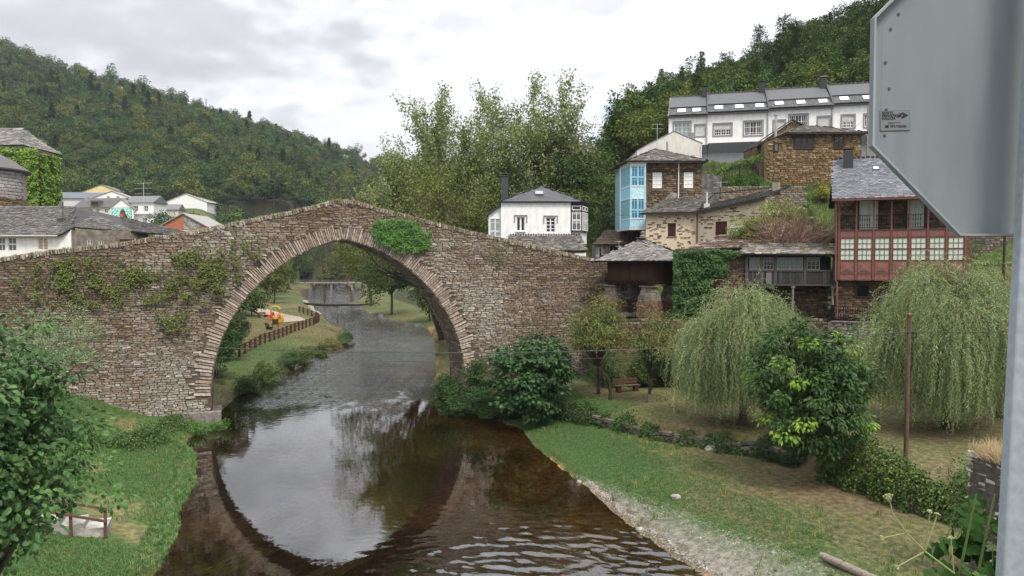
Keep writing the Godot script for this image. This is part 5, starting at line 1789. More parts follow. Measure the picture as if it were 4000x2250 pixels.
func ivy_wall(parent: Node, xf: Transform3D, w: float, h: float, n: int, size: float, tones: Array, where: Callable, thick := 0.2, called := "ivy") -> MeshInstance3D:
	var a := Acc.new()
	for k in n:
		var x := rng.randf() * w
		var y := rng.randf() * h
		if not where.call(x, y): continue
		var bulge := 0.5 + 0.5 * nf.get_noise_2d(x * 30.0, y * 30.0) + 0.4 * nz.get_noise_2d(x * 60.0, y * 60.0)
		var z := 0.04 + thick * clampf(bulge, 0.05, 1.2) * rf(0.4, 1.0)
		var d := Vector3(rf(-0.6, 0.6), -1.0 + rf(-0.3, 0.6), rf(0.1, 0.7)).normalized()
		var nn := (Vector3(rf(-0.5, 0.5), rf(0.0, 0.9), 1.0)).normalized()
		leaf(a, xf * Vector3(x, y, z), xf.basis * d, xf.basis * nn, size * rf(0.7, 1.3), size * rf(0.7, 1.1), vary(tones[rng.randi() % tones.size()], 0.3, 0.1))
	return part(called, a, M.leaf, parent)


# clumps of leaves through an uneven crown; returns the clump centres
func crown(a: Acc, at: Vector3, radii: Vector3, clumps: int, per: int, clump_r: float, l: float, w: float, tones: Array, droop := 0.3, fresh := Color.BLACK, fill := 0.45, under := 0.4, oval := false) -> Array:
	var out := []
	var off := Vector3(rf(-50, 50), rf(-50, 50), rf(-50, 50))
	for k in clumps:
		var d := rand_dir()
		if d.y < -0.55: d.y *= under
		var r := lerpf(fill, 1.0, pow(rng.randf(), 0.6)) * (0.86 + 0.55 * nz.get_noise_3dv((d + off) * 70.0))
		var c := at + d * radii * r
		out.push_back(c)
		var tone: Color = vary(tones[rng.randi() % tones.size()], 0.22, 0.06)
		if fresh != Color.BLACK and r > 0.72 and d.y > -0.5 and rng.randf() < 0.19: tone = fresh
		var squash := Vector3(1.0, 0.62, 1.0) * clump_r * rf(0.7, 1.35)
		for j in per:
			var q := rand_dir()
			var e := q * pow(rng.randf(), 0.4)
			var ld := (q * 0.8 + d * 0.35 + Vector3(0, -droop, 0)).normalized()
			var n := (rand_dir() * 0.55 + Vector3(0, 0.45, 0) + d * 0.8 + q * 0.5).normalized()
			if oval: oval_leaf(a, c + e * squash, ld, n, l * rf(0.7, 1.3), w * rf(0.75, 1.25), vary(tone, 0.18, 0.05))
			else: leaf(a, c + e * squash, ld, n, l * rf(0.7, 1.3), w * rf(0.75, 1.25), vary(tone, 0.18, 0.05))
	return out


func limbs(a: Acc, base: Vector3, fork: Vector3, r: float, ends: Array, n: int, c: Color, sides := 6) -> void:
	var m := base.lerp(fork, 0.5) + Vector3(rf(-0.06, 0.06), 0, rf(-0.06, 0.06)) * base.distance_to(fork)
	a.tube(PackedVector3Array([base - Vector3(0, 0.3, 0), base + (m - base) * 0.15, m, fork]), PackedFloat32Array([r * 1.5, r * 1.1, r * 0.9, r * 0.75]), sides + 2, c)
	for k in mini(n, ends.size()):
		var e: Vector3 = ends[k * ends.size() / mini(n, ends.size())]
		var f := fork + (base - fork) * rf(-0.02, 0.3)
		var mid := f.lerp(e, 0.5) + Vector3(0, -0.08 * f.distance_to(e), 0) + rand_dir() * 0.06 * f.distance_to(e)
		a.tube(PackedVector3Array([f, f.lerp(mid, 0.5), mid, e]), PackedFloat32Array([r * 0.5, r * 0.38, r * 0.25, r * 0.06]), sides, vary(c, 0.1))


# a branching tree with leaves towards the ends of its twigs
func sprout(wood: Acc, leaves: Acc, p: Vector3, d: Vector3, l: float, r: float, level: int, q: Dictionary) -> void:
	var pts := PackedVector3Array([p])
	var rr := PackedFloat32Array([r])
	var n := 5
	for k in n:
		d = (d + rand_dir() * float(q.wobble) + Vector3(0, q.lift, 0)).normalized()
		p += d * l / n
		pts.push_back(p)
		rr.push_back(lerpf(r, r * 0.35, (k + 1.0) / n))
		if level > 0 and k >= int(q.bare if level == int(q.levels) else 0):
			for j in int(q.kids):
				var s := d.cross(rand_dir()).normalized()
				sprout(wood, leaves, p, (d * float(q.along) + s * float(q.spread)).normalized(), l * rf(0.42, 0.62) * (1.0 - 0.25 * k / n), rr[-1] * 0.6, level - 1, q)
	wood.tube(pts, rr, 5 if r > 0.05 else 3, q.bark, false)
	if level <= 1:
		var tone: Color = vary(q.tones[rng.randi() % q.tones.size()], 0.2, 0.06)
		for k in int(q.leaves):
			var c := pts[1 + rng.randi() % n] + rand_dir() * rf(0.0, float(q.puff))
			leaf(leaves, c, (rand_dir() + Vector3(0, -0.4, 0)).normalized(), (rand_dir() + Vector3(0, 0.7, 0)).normalized(), float(q.leaf) * rf(0.7, 1.3), float(q.leaf) * rf(0.6, 0.9), vary(tone, 0.2, 0.05))


func tree_of(called: String, label: String, category: String, at: Vector3, wood: Acc, leaves: Acc, group := "", crown_name := "crown") -> Node3D:
	var t := thing(called, label, category, at, 0.0, group)
	if wood.v.size(): part("trunk", wood, M.bark, t, true)
	part(crown_name, leaves, M.leaf, t)
	return t


const BARK := Color(0.10, 0.075, 0.055)
const DEEP := [Color(0.028, 0.055, 0.016), Color(0.036, 0.068, 0.018), Color(0.045, 0.075, 0.02), Color(0.024, 0.046, 0.015)]
const MIXED := [Color(0.05, 0.085, 0.02), Color(0.06, 0.095, 0.024), Color(0.072, 0.10, 0.026), Color(0.042, 0.075, 0.018)]
const OLIVE := [Color(0.085, 0.105, 0.022), Color(0.10, 0.12, 0.028), Color(0.07, 0.09, 0.02), Color(0.115, 0.125, 0.03)]


func broadleaf(height: float, spread: float, clumps: int, per: int, clump_r: float, l: float, tones: Array) -> ArrayMesh:
	var a := Acc.new()
	var c := crown(a, Vector3(0, height * 0.58, 0), Vector3(spread, height * 0.42, spread), clumps, per, clump_r, l, l * 0.75, tones)
	limbs(a, Vector3.ZERO, Vector3(rf(-0.3, 0.3), height * 0.4, rf(-0.3, 0.3)), height * 0.022, c, 8, BARK, 4)
	return a.mesh()


func conifer(height: float, spread: float, l: float, tones: Array, open := false) -> ArrayMesh:
	var a := Acc.new()
	a.tube(PackedVector3Array([Vector3(0, -0.3, 0), Vector3(0.1, height * 0.5, 0), Vector3(0, height, 0)]), PackedFloat32Array([height * 0.018, height * 0.012, 0.02]), 5, BARK)
	var y := height * (0.35 if open else 0.12)
	while y < height:
		var f := 1.0 - (y / height)
		var r := spread * (pow(f, 0.75) if not open else 0.45 + 0.75 * f * (1.4 - f)) + 0.15
		var n := 5 + int(r * 2.5)
		for k in n:
			var ang := rng.randf() * TAU
			var d := Vector3(cos(ang), -0.12 if not open else 0.2, sin(ang))
			var tone := vary(tones[rng.randi() % tones.size()], 0.3, 0.05)
			for j in 14:
				var s := rng.randf()
				var p := Vector3(0, y, 0) + d * r * s + rand_dir() * 0.16 * (1.0 + r * 0.3)
				leaf(a, p, (d + rand_dir() * 0.7).normalized(), (Vector3.UP + rand_dir() * 0.6).normalized(), l * rf(0.7, 1.3), l * 0.35, vary(tone, 0.2))
		y += rf(0.28, 0.55) * (1.0 if not open else 1.3)
	return a.mesh()


func hillsides() -> void:
	var kinds := []
	var far_tones := [DEEP, MIXED, MIXED, DEEP, OLIVE, MIXED, [Color(0.055, 0.075, 0.035), Color(0.065, 0.082, 0.04)]]
	for k in 7:
		kinds.push_back(broadleaf(8.5 + k % 3, 3.4 + 0.35 * (k % 4), 34, 26, 1.15, 0.62, far_tones[k]))
	kinds.push_back(conifer(11, 2.1, 0.8, DEEP))
	# across the valley: a jittered spread over the slope; the nearest become trees of their own
	var spots := []
	var d := 226.0
	while d < 1000.0:
		var step := lerpf(6.0, 7.6, clampf((d - 330.0) / 300.0, 0, 1))
		var x := -0.80 * d
		while x < 0.12 * d:
			var a := x / d
			var px := x + rf(-2.4, 2.4)
			var pd := d + rf(-2.4, 2.4)
			var k := ridge(a)
			var low := pd > 226.0 and a > -0.375 and a < -0.2 and bank_left(pd) - px > 12.0 and not (pd > 270.0 and pd < 345.0 and px < -118.0)
			if (low or pd > k[0] - 12.0) and pd < k[2] + 6.0 and (a < -0.2 or rng.randf() < 0.5):
				var y := ground(px, pd)
				var clearing := nz.get_noise_2d(px * 2.2, pd * 1.2) > 0.42 and a < -0.25 and pd > 500.0
				if not clearing and not (absf(px + 171.0) < 7.0 and pd > 405.0 and pd < 440.0):
					spots.push_back([Vector3(px, y - 0.4, -pd), pd])
			x += step
		d += step * 1.25
	spots.sort_custom(func(p, q): return p[1] < q[1])
	var lots := []
	for k in kinds.size(): lots.push_back([])
	for n in spots.size():
		var patch := nz.get_noise_2d(spots[n][0].x * 1.3, spots[n][0].z * 1.3) + rf(-0.35, 0.35)
		var k := 7 if rng.randf() < 0.05 else int(clampf((patch + 0.7) * 5.0, 0, 6))
		var s := rf(0.65, 1.5)
		var xf := Transform3D(Basis(Vector3.UP, rng.randf() * TAU).scaled(Vector3(s, s * rf(0.85, 1.2), s)), spots[n][0])
		if n < 290 and spots[n][0].x / spots[n][1] < -0.19:
			var o := single("hillside_tree", kinds[k], M.leaf_far, "one of the many leafy trees at the foot of the wooded hill across the valley", "tree", "trees on the wooded hill across the valley")
			o.transform = xf
		else:
			lots[k].push_back(xf)
	for k in kinds.size():
		forest("hillside_forest", kinds[k], lots[k], "dense wood covering the hill across the valley")


func forest(called: String, m: Mesh, where: Array, label: String) -> void:
	if where.is_empty(): return
	var mm := MultiMesh.new()
	mm.transform_format = MultiMesh.TRANSFORM_3D
	mm.use_colors = true
	mm.mesh = m
	mm.instance_count = where.size()
	for n in where.size():
		mm.set_instance_transform(n, where[n])
		var t := rf(0.75, 1.2)
		mm.set_instance_color(n, Color(t * rf(0.92, 1.12), t, t * rf(0.9, 1.05)))
	var o := MultiMeshInstance3D.new()
	o.name = numbered(called)
	o.multimesh = mm
	o.material_override = M.leaf_far
	add_child(o)
	tag(o, label, "", "", "stuff")


func near_hill() -> void:
	var kinds := []
	for k in 6:
		kinds.push_back(broadleaf(9.5, 3.5 + 0.3 * (k % 3), 62, 46, 0.95, 0.36, [DEEP, MIXED, MIXED, DEEP, OLIVE, MIXED][k]))
	var fir := [conifer(9.5, 1.8, 0.45, MIXED), conifer(10.5, 1.6, 0.45, DEEP)]
	var pine := conifer(11, 2.6, 0.5, [Color(0.04, 0.06, 0.02), Color(0.05, 0.065, 0.025)], true)
	var d := 93.0
	while d < 200.0:
		var x := -0.02 * d
		while x < 0.58 * d:
			var px := x + rf(-1.8, 1.8)
			var pd := d + rf(-1.8, 1.8)
			var a := px / pd
			var edge := lerpf(0.03, 0.13, clampf((d - 93.0) / 30.0, 0, 1))
			var scree := a > 0.41 and a < 0.49 and pd < 112.0 and pd > 97.0
			if a > edge and not scree and not (a > 0.185 and pd < 99.0):
				var s := rf(0.65, 1.1)
				var needle := rng.randf() < (0.35 if d > 125.0 and a < 0.36 else 0.05)
				var o: MeshInstance3D
				if needle and a < 0.27:
					o = single("fir_tree", fir[rng.randi() % 2], M.leaf_far, "one of the dark pointed firs rising from the wood above the terraced houses", "tree", "firs on the slope above the terraced houses")
				elif needle:
					o = single("pine_tree", pine, M.leaf_far, "one of the open-crowned pines on the wooded slope above the terraced houses", "tree", "pines on the slope above the terraced houses")
				else:
					o = single("slope_tree", kinds[int(clampf((nz.get_noise_2d(px * 3.0, pd * 3.0) + rf(-0.4, 0.4) + 0.6) * 5.0, 0, 5))], M.leaf_far, "one of the leafy trees in the dense wood above the terraced houses", "tree", "trees of the wood above the terraced houses")
				o.transform = Transform3D(Basis(Vector3.UP, rng.randf() * TAU).scaled(Vector3(s, s * rf(0.9, 1.2), s)), Vector3(px, ground(px, pd) - 0.3, -pd))
			x += 4.4
		d += 5.0


func riverside_trees() -> void:
	# big poplars behind the bridge: many rising stems, thin towards the top
	var prm := {"wobble": 0.12, "lift": 0.10, "kids": 2, "along": 1.0, "spread": 0.62, "levels": 3, "bare": 1, "leaves": 26, "puff": 0.75, "leaf": 0.30, "bark": Color(0.22, 0.2, 0.16), "tones": [Color(0.15, 0.18, 0.06), Color(0.17, 0.20, 0.08), Color(0.13, 0.16, 0.05), Color(0.19, 0.21, 0.10)]}
	var spots := [
		[Vector3(-7.5, 2.0, -95), "spreading many-stemmed poplar, broadest of the tall trees behind the bridge crown", [[-0.55, 17.0], [-0.28, 21.0], [0.05, 22.0], [0.42, 19.0], [-0.85, 15.0]], 0.30],
		[Vector3(-1.0, 3.0, -97), "slender thin-crowned poplar in the middle of the tall trees behind the bridge", [[-0.12, 18.0], [0.16, 22.0]], 0.24],
		[Vector3(5.5, 5.0, -97), "tall pale-topped poplar rising behind the white house chimney", [[-0.2, 18.0], [0.06, 21.0], [0.28, 17.5]], 0.26]]
	for q in spots:
		var w := Acc.new()
		var l := Acc.new()
		for s in q[2]:
			prm.leaves = 12
			sprout(w, l, Vector3(rf(-0.4, 0.4), 0, rf(-0.4, 0.4)), Vector3(s[0], 1.0, rf(-0.3, 0.3)).normalized(), s[1] * 0.86, q[3], 3, prm)
		tree_of("poplar_tree", q[1], "tree", q[0], w, l, "poplars behind the bridge")
	# fuller trees round them: position, height, spread, tones, lean, label
	var full := [
		[Vector3(-9.2, 1, -100), 26.0, 6.2, OLIVE, -9.5, "yellow-green tree leaning left over the river, highest beside the bridge crown"],
		[Vector3(-6.0, 2, -88), 15.0, 5.0, OLIVE, -1.0, "olive green tree just right of the bridge crown"],
		[Vector3(0.5, 4, -88), 13.5, 5.0, MIXED, 0.0, "mid green tree left of the white house's glazed annex"],
		[Vector3(6.0, 8, -92), 15.0, 5.5, OLIVE, 0.0, "yellow-green tree directly behind the white house roof"],
		[Vector3(11.0, 9, -97), 17.0, 5.5, OLIVE, 0.5, "tall olive tree between the white house and the dark wood"],
		[Vector3(16.0, 12, -99), 17.0, 5.5, MIXED, 0.0, "broad tree left of the gabled house, top against the firs"],
		[Vector3(20.0, 16, -95), 11.0, 4.2, MIXED, 0.0, "leafy tree overhanging the first terraced house window"],
		[Vector3(10.2, 9.5, -80), 9.5, 3.0, DEEP, 0.0, "dark tree in the shade left of the blue gallery house"],
		[Vector3(12.0, 9.5, -84), 14.0, 4.0, MIXED, -0.5, "dark leafy tree with branches reaching towards the white house"],
		[Vector3(-23.5, 0.8, -146), 15.5, 6.3, DEEP, 0.0, "dark round tree on the far right bank seen through the arch"],
		[Vector3(-33.0, 0.8, -176), 20.0, 7.0, OLIVE, -3.0, "yellow-green tree leaning over the stream beyond the arch"],
		[Vector3(-14.0, 1.0, -128), 11.0, 4.0, MIXED, 0.0, "green tree at the right edge of the arch opening"],
		[Vector3(-68.0, 1.5, -212), 20.0, 7.0, DEEP, 0.0, "tall dark tree behind the closed parasols beyond the arch"],
		[Vector3(-78.0, 1.5, -262), 24.0, 8.0, DEEP, 0.0, "dark tree trunk group at the river bend far beyond the arch"],
		[Vector3(-60.0, 1.5, -300), 24.0, 9.0, MIXED, 0.0, "grey-green tree at the far end of the river reach"],
		[Vector3(-92.0, 1.5, -300), 22.0, 9.0, MIXED, 0.0, "tree farthest left of those closing the river view"],
		[Vector3(-47.0, 1.5, -330), 24.0, 9.0, DEEP, 0.0, "dark tree on the right at the far end of the river"],
		[Vector3(-95.0, 1.5, -352), 22.0, 10.0, DEEP, 0.0, "dark tree mass behind the left end of the footbridge"],
		[Vector3(-76.0, 1.5, -345), 24.0, 10.0, MIXED, 0.0, "big tree closing the river view behind the middle of the footbridge"],
		[Vector3(-60.0, 1.5, -360), 24.0, 10.0, DEEP, 0.0, "dark tree behind the right end of the footbridge"],
		[Vector3(-108.0, 20, -210), 8.0, 4.5, MIXED, 0.0, "leafy tree below the apartment block in the far village"],
		[Vector3(-101.0, 18, -215), 9.0, 4.5, DEEP, 0.0, "dark tree below the balcony house in the far village"],
		[Vector3(-90.0, 16, -205), 8.0, 4.5, MIXED, 0.0, "green tree in the gardens left of the brick gable"],
		[Vector3(-78.0, 14, -185), 9.0, 4.5, OLIVE, 0.0, "yellow-green tree in the gardens right of the far antenna"],
		[Vector3(-86.0, 22, -250), 10.0, 5.5, MIXED, 0.0, "tree on the grassy slope below the wide white hall"],
		[Vector3(-74.0, 16, -220), 11.0, 5.5, DEEP, 0.0, "dark tree right of the wide white hall above the parapet"],
		[Vector3(-62.0, 8, -190), 12.0, 5.5, MIXED, 0.0, "round green tree on the valley floor left of the bridge crown"],
		[Vector3(-54.0, 4, -170), 12.0, 5.0, OLIVE, 0.0, "pale olive tree just above the parapet left of the bridge crown"],
		[Vector3(-44.5, 1.3, -128), 6.2, 2.9, MIXED, 0.0, "small round tree on the playground lawn beside the curved fence"],
		[Vector3(-42.0, 1.3, -112), 7.0, 2.9, MIXED, 0.0, "leafy tree partly hidden by the left haunch of the arch"],
		[Vector3(-35.5, 9.8, -72), 5.0, 2.5, MIXED, 0.0, "bright green bush tree between the ivy church and the far village"],
		[Vector3(-43.0, 10, -112), 8.5, 4.2, MIXED, 0.0, "round green tree in front of the wide white hall"],
		[Vector3(-47.0, 10, -126), 7.5, 3.6, MIXED, 0.0, "green tree left of the brick gable above the parapet"]]
	for q in full:
		var w := Acc.new()
		var l := Acc.new()
		var far: float = -q[0].z
		var size := 0.28 if far < 110 else 0.38
		var n := int(clampf(q[2] * q[2] * 2.6, 24, 90))
		var c := crown(l, Vector3(q[4], q[1] * 0.58, 0), Vector3(q[2], q[1] * 0.42, q[2]), int(n * 1.25), 60, 1.0 + q[2] * 0.06, size, size * 0.75, q[3], 0.3, Color.BLACK, 0.45, 0.85)
		limbs(w, Vector3.ZERO, Vector3(q[4] * 0.4, q[1] * 0.36, 0), q[1] * 0.016, c, 12, Color(0.13, 0.105, 0.08))
		tree_of("riverside_tree", q[5], "tree", Vector3(q[0].x, minf(q[0].y, ground(q[0].x, far)) - 0.2, q[0].z), w, l, "leafy trees along the river and houses")
	# grey twiggy tree with few leaves
	var w := Acc.new()
	var l := Acc.new()
	for k in 5:
		sprout(w, l, Vector3(0, 0, 0), Vector3(rf(-0.7, 0.7), 1, rf(-0.3, 0.3)).normalized(), rf(8, 10.5), 0.13, 3, {"wobble": 0.25, "lift": 0.03, "kids": 2, "along": 0.8, "spread": 0.9, "levels": 3, "bare": 0, "leaves": 3, "puff": 0.6, "leaf": 0.26, "bark": Color(0.26, 0.25, 0.19), "tones": OLIVE})
	tree_of("bare_tree", "half-bare tree with pale grey twigs left of the slate chimney", "tree", Vector3(-3.8, 7.0, -76), w, l)


func willow(label: String, at: Vector3, h: float, spread: float, strands: int, longest: float) -> void:
	var w := Acc.new()
	var l := Acc.new()
	var bark := Color(0.12, 0.1, 0.08)
	var ends := []
	w.tube(PackedVector3Array([Vector3(0, -0.3, 0), Vector3(0.05, h * 0.2, 0), Vector3(-0.1, h * 0.42, 0)]), PackedFloat32Array([0.26, 0.19, 0.17]), 9, bark)
	for k in 34:
		var ang := TAU * k / 34.0 * 5.0 + rf(-0.15, 0.15)
		var reach := spread * rf(0.2, 1.0)
		var top := h * (1.03 - 0.42 * pow(reach / spread, 2.0)) * rf(0.72, 1.0)
		var p0 := Vector3(-0.1, h * rf(0.3, 0.45), 0)
		var dir := Vector3(cos(ang), 0, sin(ang))
		var pts := PackedVector3Array([p0, p0 + dir * reach * 0.25 + Vector3(0, (top - p0.y) * 0.6, 0), p0 + dir * reach * 0.6 + Vector3(0, (top - p0.y) * 0.98, 0), p0 + dir * reach * 0.9 + Vector3(0, (top - p0.y) * 0.86, 0)])
		w.tube(pts, PackedFloat32Array([0.09, 0.06, 0.035, 0.012]), 5, bark)
		for j in 14:
			var f := rng.randf()
			ends.push_back(pts[1].lerp(pts[2], f) if j % 2 else pts[2].lerp(pts[3], f))
	for k in strands:
		var p: Vector3 = ends[rng.randi() % ends.size()] + rand_dir() * 0.55
		var out := Vector3(p.x, 0, p.z).normalized()
		var len := minf(rf(0.45, 1.15) * longest, p.y - rf(0.1, 1.1)) if k % 3 else rf(0.5, 2.4)
		var d := (out * rf(0.2, 0.9) + rand_dir() * 0.5 + Vector3(0, 0.3, 0)).normalized()
		var tone := vary([Color(0.145, 0.19, 0.08), Color(0.18, 0.225, 0.105), Color(0.11, 0.155, 0.065), Color(0.21, 0.24, 0.115)][rng.randi() % 4], 0.15, 0.06)
		var n := int(len / 0.075)
		var pts := PackedVector3Array([p])
		for j in n:
			d = (d + Vector3(rf(-0.09, 0.09), -0.12, rf(-0.09, 0.09))).normalized()
			p += d * 0.075
			if j % 8 == 7: pts.push_back(p)
			var s := d.cross(rand_dir()).normalized()
			leaf(l, p, (d + s * 0.8).normalized(), s.cross(d), rf(0.10, 0.17), rf(0.03, 0.046), vary(tone, 0.2))
		if k % 3 == 0 and pts.size() > 2:
			var rr := PackedFloat32Array()
			rr.resize(pts.size())
			rr.fill(0.006)
			w.tube(pts, rr, 3, Color(0.22, 0.2, 0.08), false)
	tree_of("willow_tree", label, "tree", at, w, l, "weeping willows in the riverside garden")


func garden_trees() -> void:
	willow("weeping willow with trunk in view, left of the dark walnut tree", Vector3(12.3, 1.9, -39.8), 7.3, 3.6, 3300, 6.8)
	willow("larger weeping willow behind the wooden pole, half covering the red gallery", Vector3(22.6, 2.0, -38.8), 8.6, 4.6, 3700, 7.8)
	willow("third weeping willow, mostly hidden behind the metal sign post", Vector3(27.2, 2.0, -41.5), 7.0, 3.6, 1000, 5.5)
	# walnut
	var w := Acc.new()
	var l := Acc.new()
	var green := [Color(0.035, 0.075, 0.02), Color(0.045, 0.09, 0.025), Color(0.03, 0.062, 0.018)]
	var c := crown(l, Vector3(-0.75, 3.65, 0), Vector3(3.0, 3.35, 2.7), 300, 58, 0.42, 0.21, 0.11, green, 0.75, Color(0.15, 0.25, 0.035), 0.35, 1.0)
	w.tube(PackedVector3Array([Vector3(0.05, -0.3, 0), Vector3(-0.15, 0.5, 0), Vector3(-0.55, 1.5, 0), Vector3(-0.75, 2.6, 0)]), PackedFloat32Array([0.2, 0.15, 0.12, 0.1]), 9, Color(0.1, 0.075, 0.055))
	limbs(w, Vector3(-0.6, 1.6, 0), Vector3(-0.75, 2.8, 0), 0.1, c, 22, Color(0.1, 0.08, 0.06))
	tree_of("walnut_tree", "dark walnut tree with lime green tips and a leaning trunk in the garden", "tree", Vector3(13.7, 1.25, -32.5), w, l)
	# fig
	w = Acc.new()
	l = Acc.new()
	c = crown(l, Vector3(0, 2.75, 0), Vector3(2.55, 3.0, 2.2), 190, 34, 0.48, 0.27, 0.25, [Color(0.04, 0.085, 0.03), Color(0.055, 0.11, 0.04), Color(0.03, 0.065, 0.024)], 0.6, Color.BLACK, 0.4, 1.0)
	limbs(w, Vector3.ZERO, Vector3(0, 0.8, 0), 0.12, c, 26, Color(0.2, 0.17, 0.13))
	tree_of("fig_tree", "large bushy fig tree with broad leaves against the bridge's right foot", "tree", Vector3(1.1, 0.7, -46.8), w, l)
	# small fruit trees
	var fruit := [[Vector3(6.2, 1.9, -47.0), 6.3, 2.3, Vector3(-1.0, 2.4, 0), "crooked fruit tree with a bent trunk left of the wooden bench", 150], [Vector3(8.5, 1.9, -46.2), 6.0, 2.1, Vector3(0.15, 1.7, 0), "upright fruit tree with pale trunk base just right of the bench", 130], [Vector3(5.7, 1.9, -49.2), 6.8, 2.0, Vector3(0, 2.2, 0), "straight fruit tree behind the crooked one, near the granary", 120]]
	for q in fruit:
		w = Acc.new()
		l = Acc.new()
		c = crown(l, Vector3(q[3].x * 0.8, q[1] * 0.66, 0), Vector3(q[2], q[1] * 0.36, q[2] * 0.9), q[5], 54, 0.5, 0.16, 0.06, [Color(0.08, 0.105, 0.03), Color(0.105, 0.12, 0.033), Color(0.06, 0.085, 0.024), Color(0.15, 0.12, 0.04)], 0.7, Color.BLACK, 0.3)
		w.tube(PackedVector3Array([Vector3(0, -0.2, 0), Vector3(0.0, 0.5, 0)]), PackedFloat32Array([0.16, 0.11]), 8, Color(0.24, 0.22, 0.2) if q[3].x > 0 else BARK)
		w.tube(PackedVector3Array([Vector3(0, 0.45, 0), Vector3(q[3].x * 0.15 + 0.05, q[3].y * 0.5, 0), q[3]]), PackedFloat32Array([0.115, 0.1, 0.07]), 8, BARK)
		limbs(w, Vector3(q[3].x * 0.4, q[3].y * 0.6, 0), q[3] * 0.9, 0.09, c, 18, BARK)
		tree_of("fruit_tree", q[4], "tree", q[0], w, l, "fruit trees round the bench")
	# broad-leaved tree close by on the left
	w = Acc.new()
	l = Acc.new()
	c = crown(l, Vector3(-0.6, 5.5, 0), Vector3(2.9, 3.0, 2.6), 340, 44, 0.42, 0.155, 0.095, [Color(0.042, 0.092, 0.03), Color(0.052, 0.112, 0.035), Color(0.034, 0.076, 0.026), Color(0.062, 0.125, 0.04)], 0.55, Color(0.075, 0.15, 0.035), 0.3, 1.0, true)
	limbs(w, Vector3.ZERO, Vector3(-0.2, 4.0, 0), 0.16, c, 26, BARK)
	tree_of("broadleaf_tree", "glossy broad-leaved tree close by at the left edge above the meadow", "tree", Vector3(-10.6, 0.9, -15.2), w, l)
	# grey-green shrub tree behind it
	w = Acc.new()
	l = Acc.new()
	c = crown(l, Vector3(0, 3.3, 0), Vector3(3.6, 2.3, 2.5), 110, 70, 0.6, 0.13, 0.05, [Color(0.13, 0.18, 0.095), Color(0.16, 0.21, 0.115), Color(0.10, 0.15, 0.075)], 0.4, Color.BLACK, 0.3)
	limbs(w, Vector3.ZERO, Vector3(0, 1.6, 0), 0.12, c, 16, BARK)
	tree_of("pale_shrub", "pale grey-green feathery shrub between the left foreground tree and the bridge", "shrub", Vector3(-23.5, 3.0, -38.0), w, l)


func bush(called: String, label: String, at: Vector3, radii: Vector3, clumps: int, per: int, l: float, tones: Array, group := "", droop := 0.3) -> Node3D:
	var a := Acc.new()
	var w := Acc.new()
	var c := crown(a, Vector3(0, radii.y * 0.8, 0), radii, clumps, int(per * 1.5), 0.42, l * 0.8, l * 0.46, tones, droop, Color.BLACK, 0.25)
	for k in 9:
		w.tube(PackedVector3Array([Vector3(rf(-0.2, 0.2), -0.2, rf(-0.2, 0.2)), c[k * c.size() / 9]]), PackedFloat32Array([0.035, 0.01]), 4, BARK)
	var t := thing(called, label, "bush", at, 0, group)
	part("stem", w, M.bark, t)
	part("foliage", a, M.leaf, t)
	return t


# ---------------------------------------------------------------- the foreground sign and viewpoint
func octagon(r: float) -> Array:
	var out := []
	for k in 8:
		var a := TAU * (k + 0.5) / 8.0
		out.push_back(Vector2(cos(a), sin(a)) * r / cos(PI / 8.0))
	return out


func lettering(s: String, parent: Node, at: Vector3, height: float, bold := true, width := 1.0) -> void:
	var t := TextMesh.new()
	t.text = s
	var f := SystemFont.new()
	f.font_names = PackedStringArray(["Droid Sans"])
	f.font_weight = 700 if bold else 400
	t.font = f
	t.font_size = 32
	t.pixel_size = height / 24.0
	t.depth = 0.0006
	t.curve_step = 1.0
	t.horizontal_alignment = HORIZONTAL_ALIGNMENT_LEFT
	t.vertical_alignment = VERTICAL_ALIGNMENT_BOTTOM
	var o := part("lettering", t, toned("plain", Color(0.012, 0.014, 0.016)), parent)
	o.position = at
	o.scale.x = width


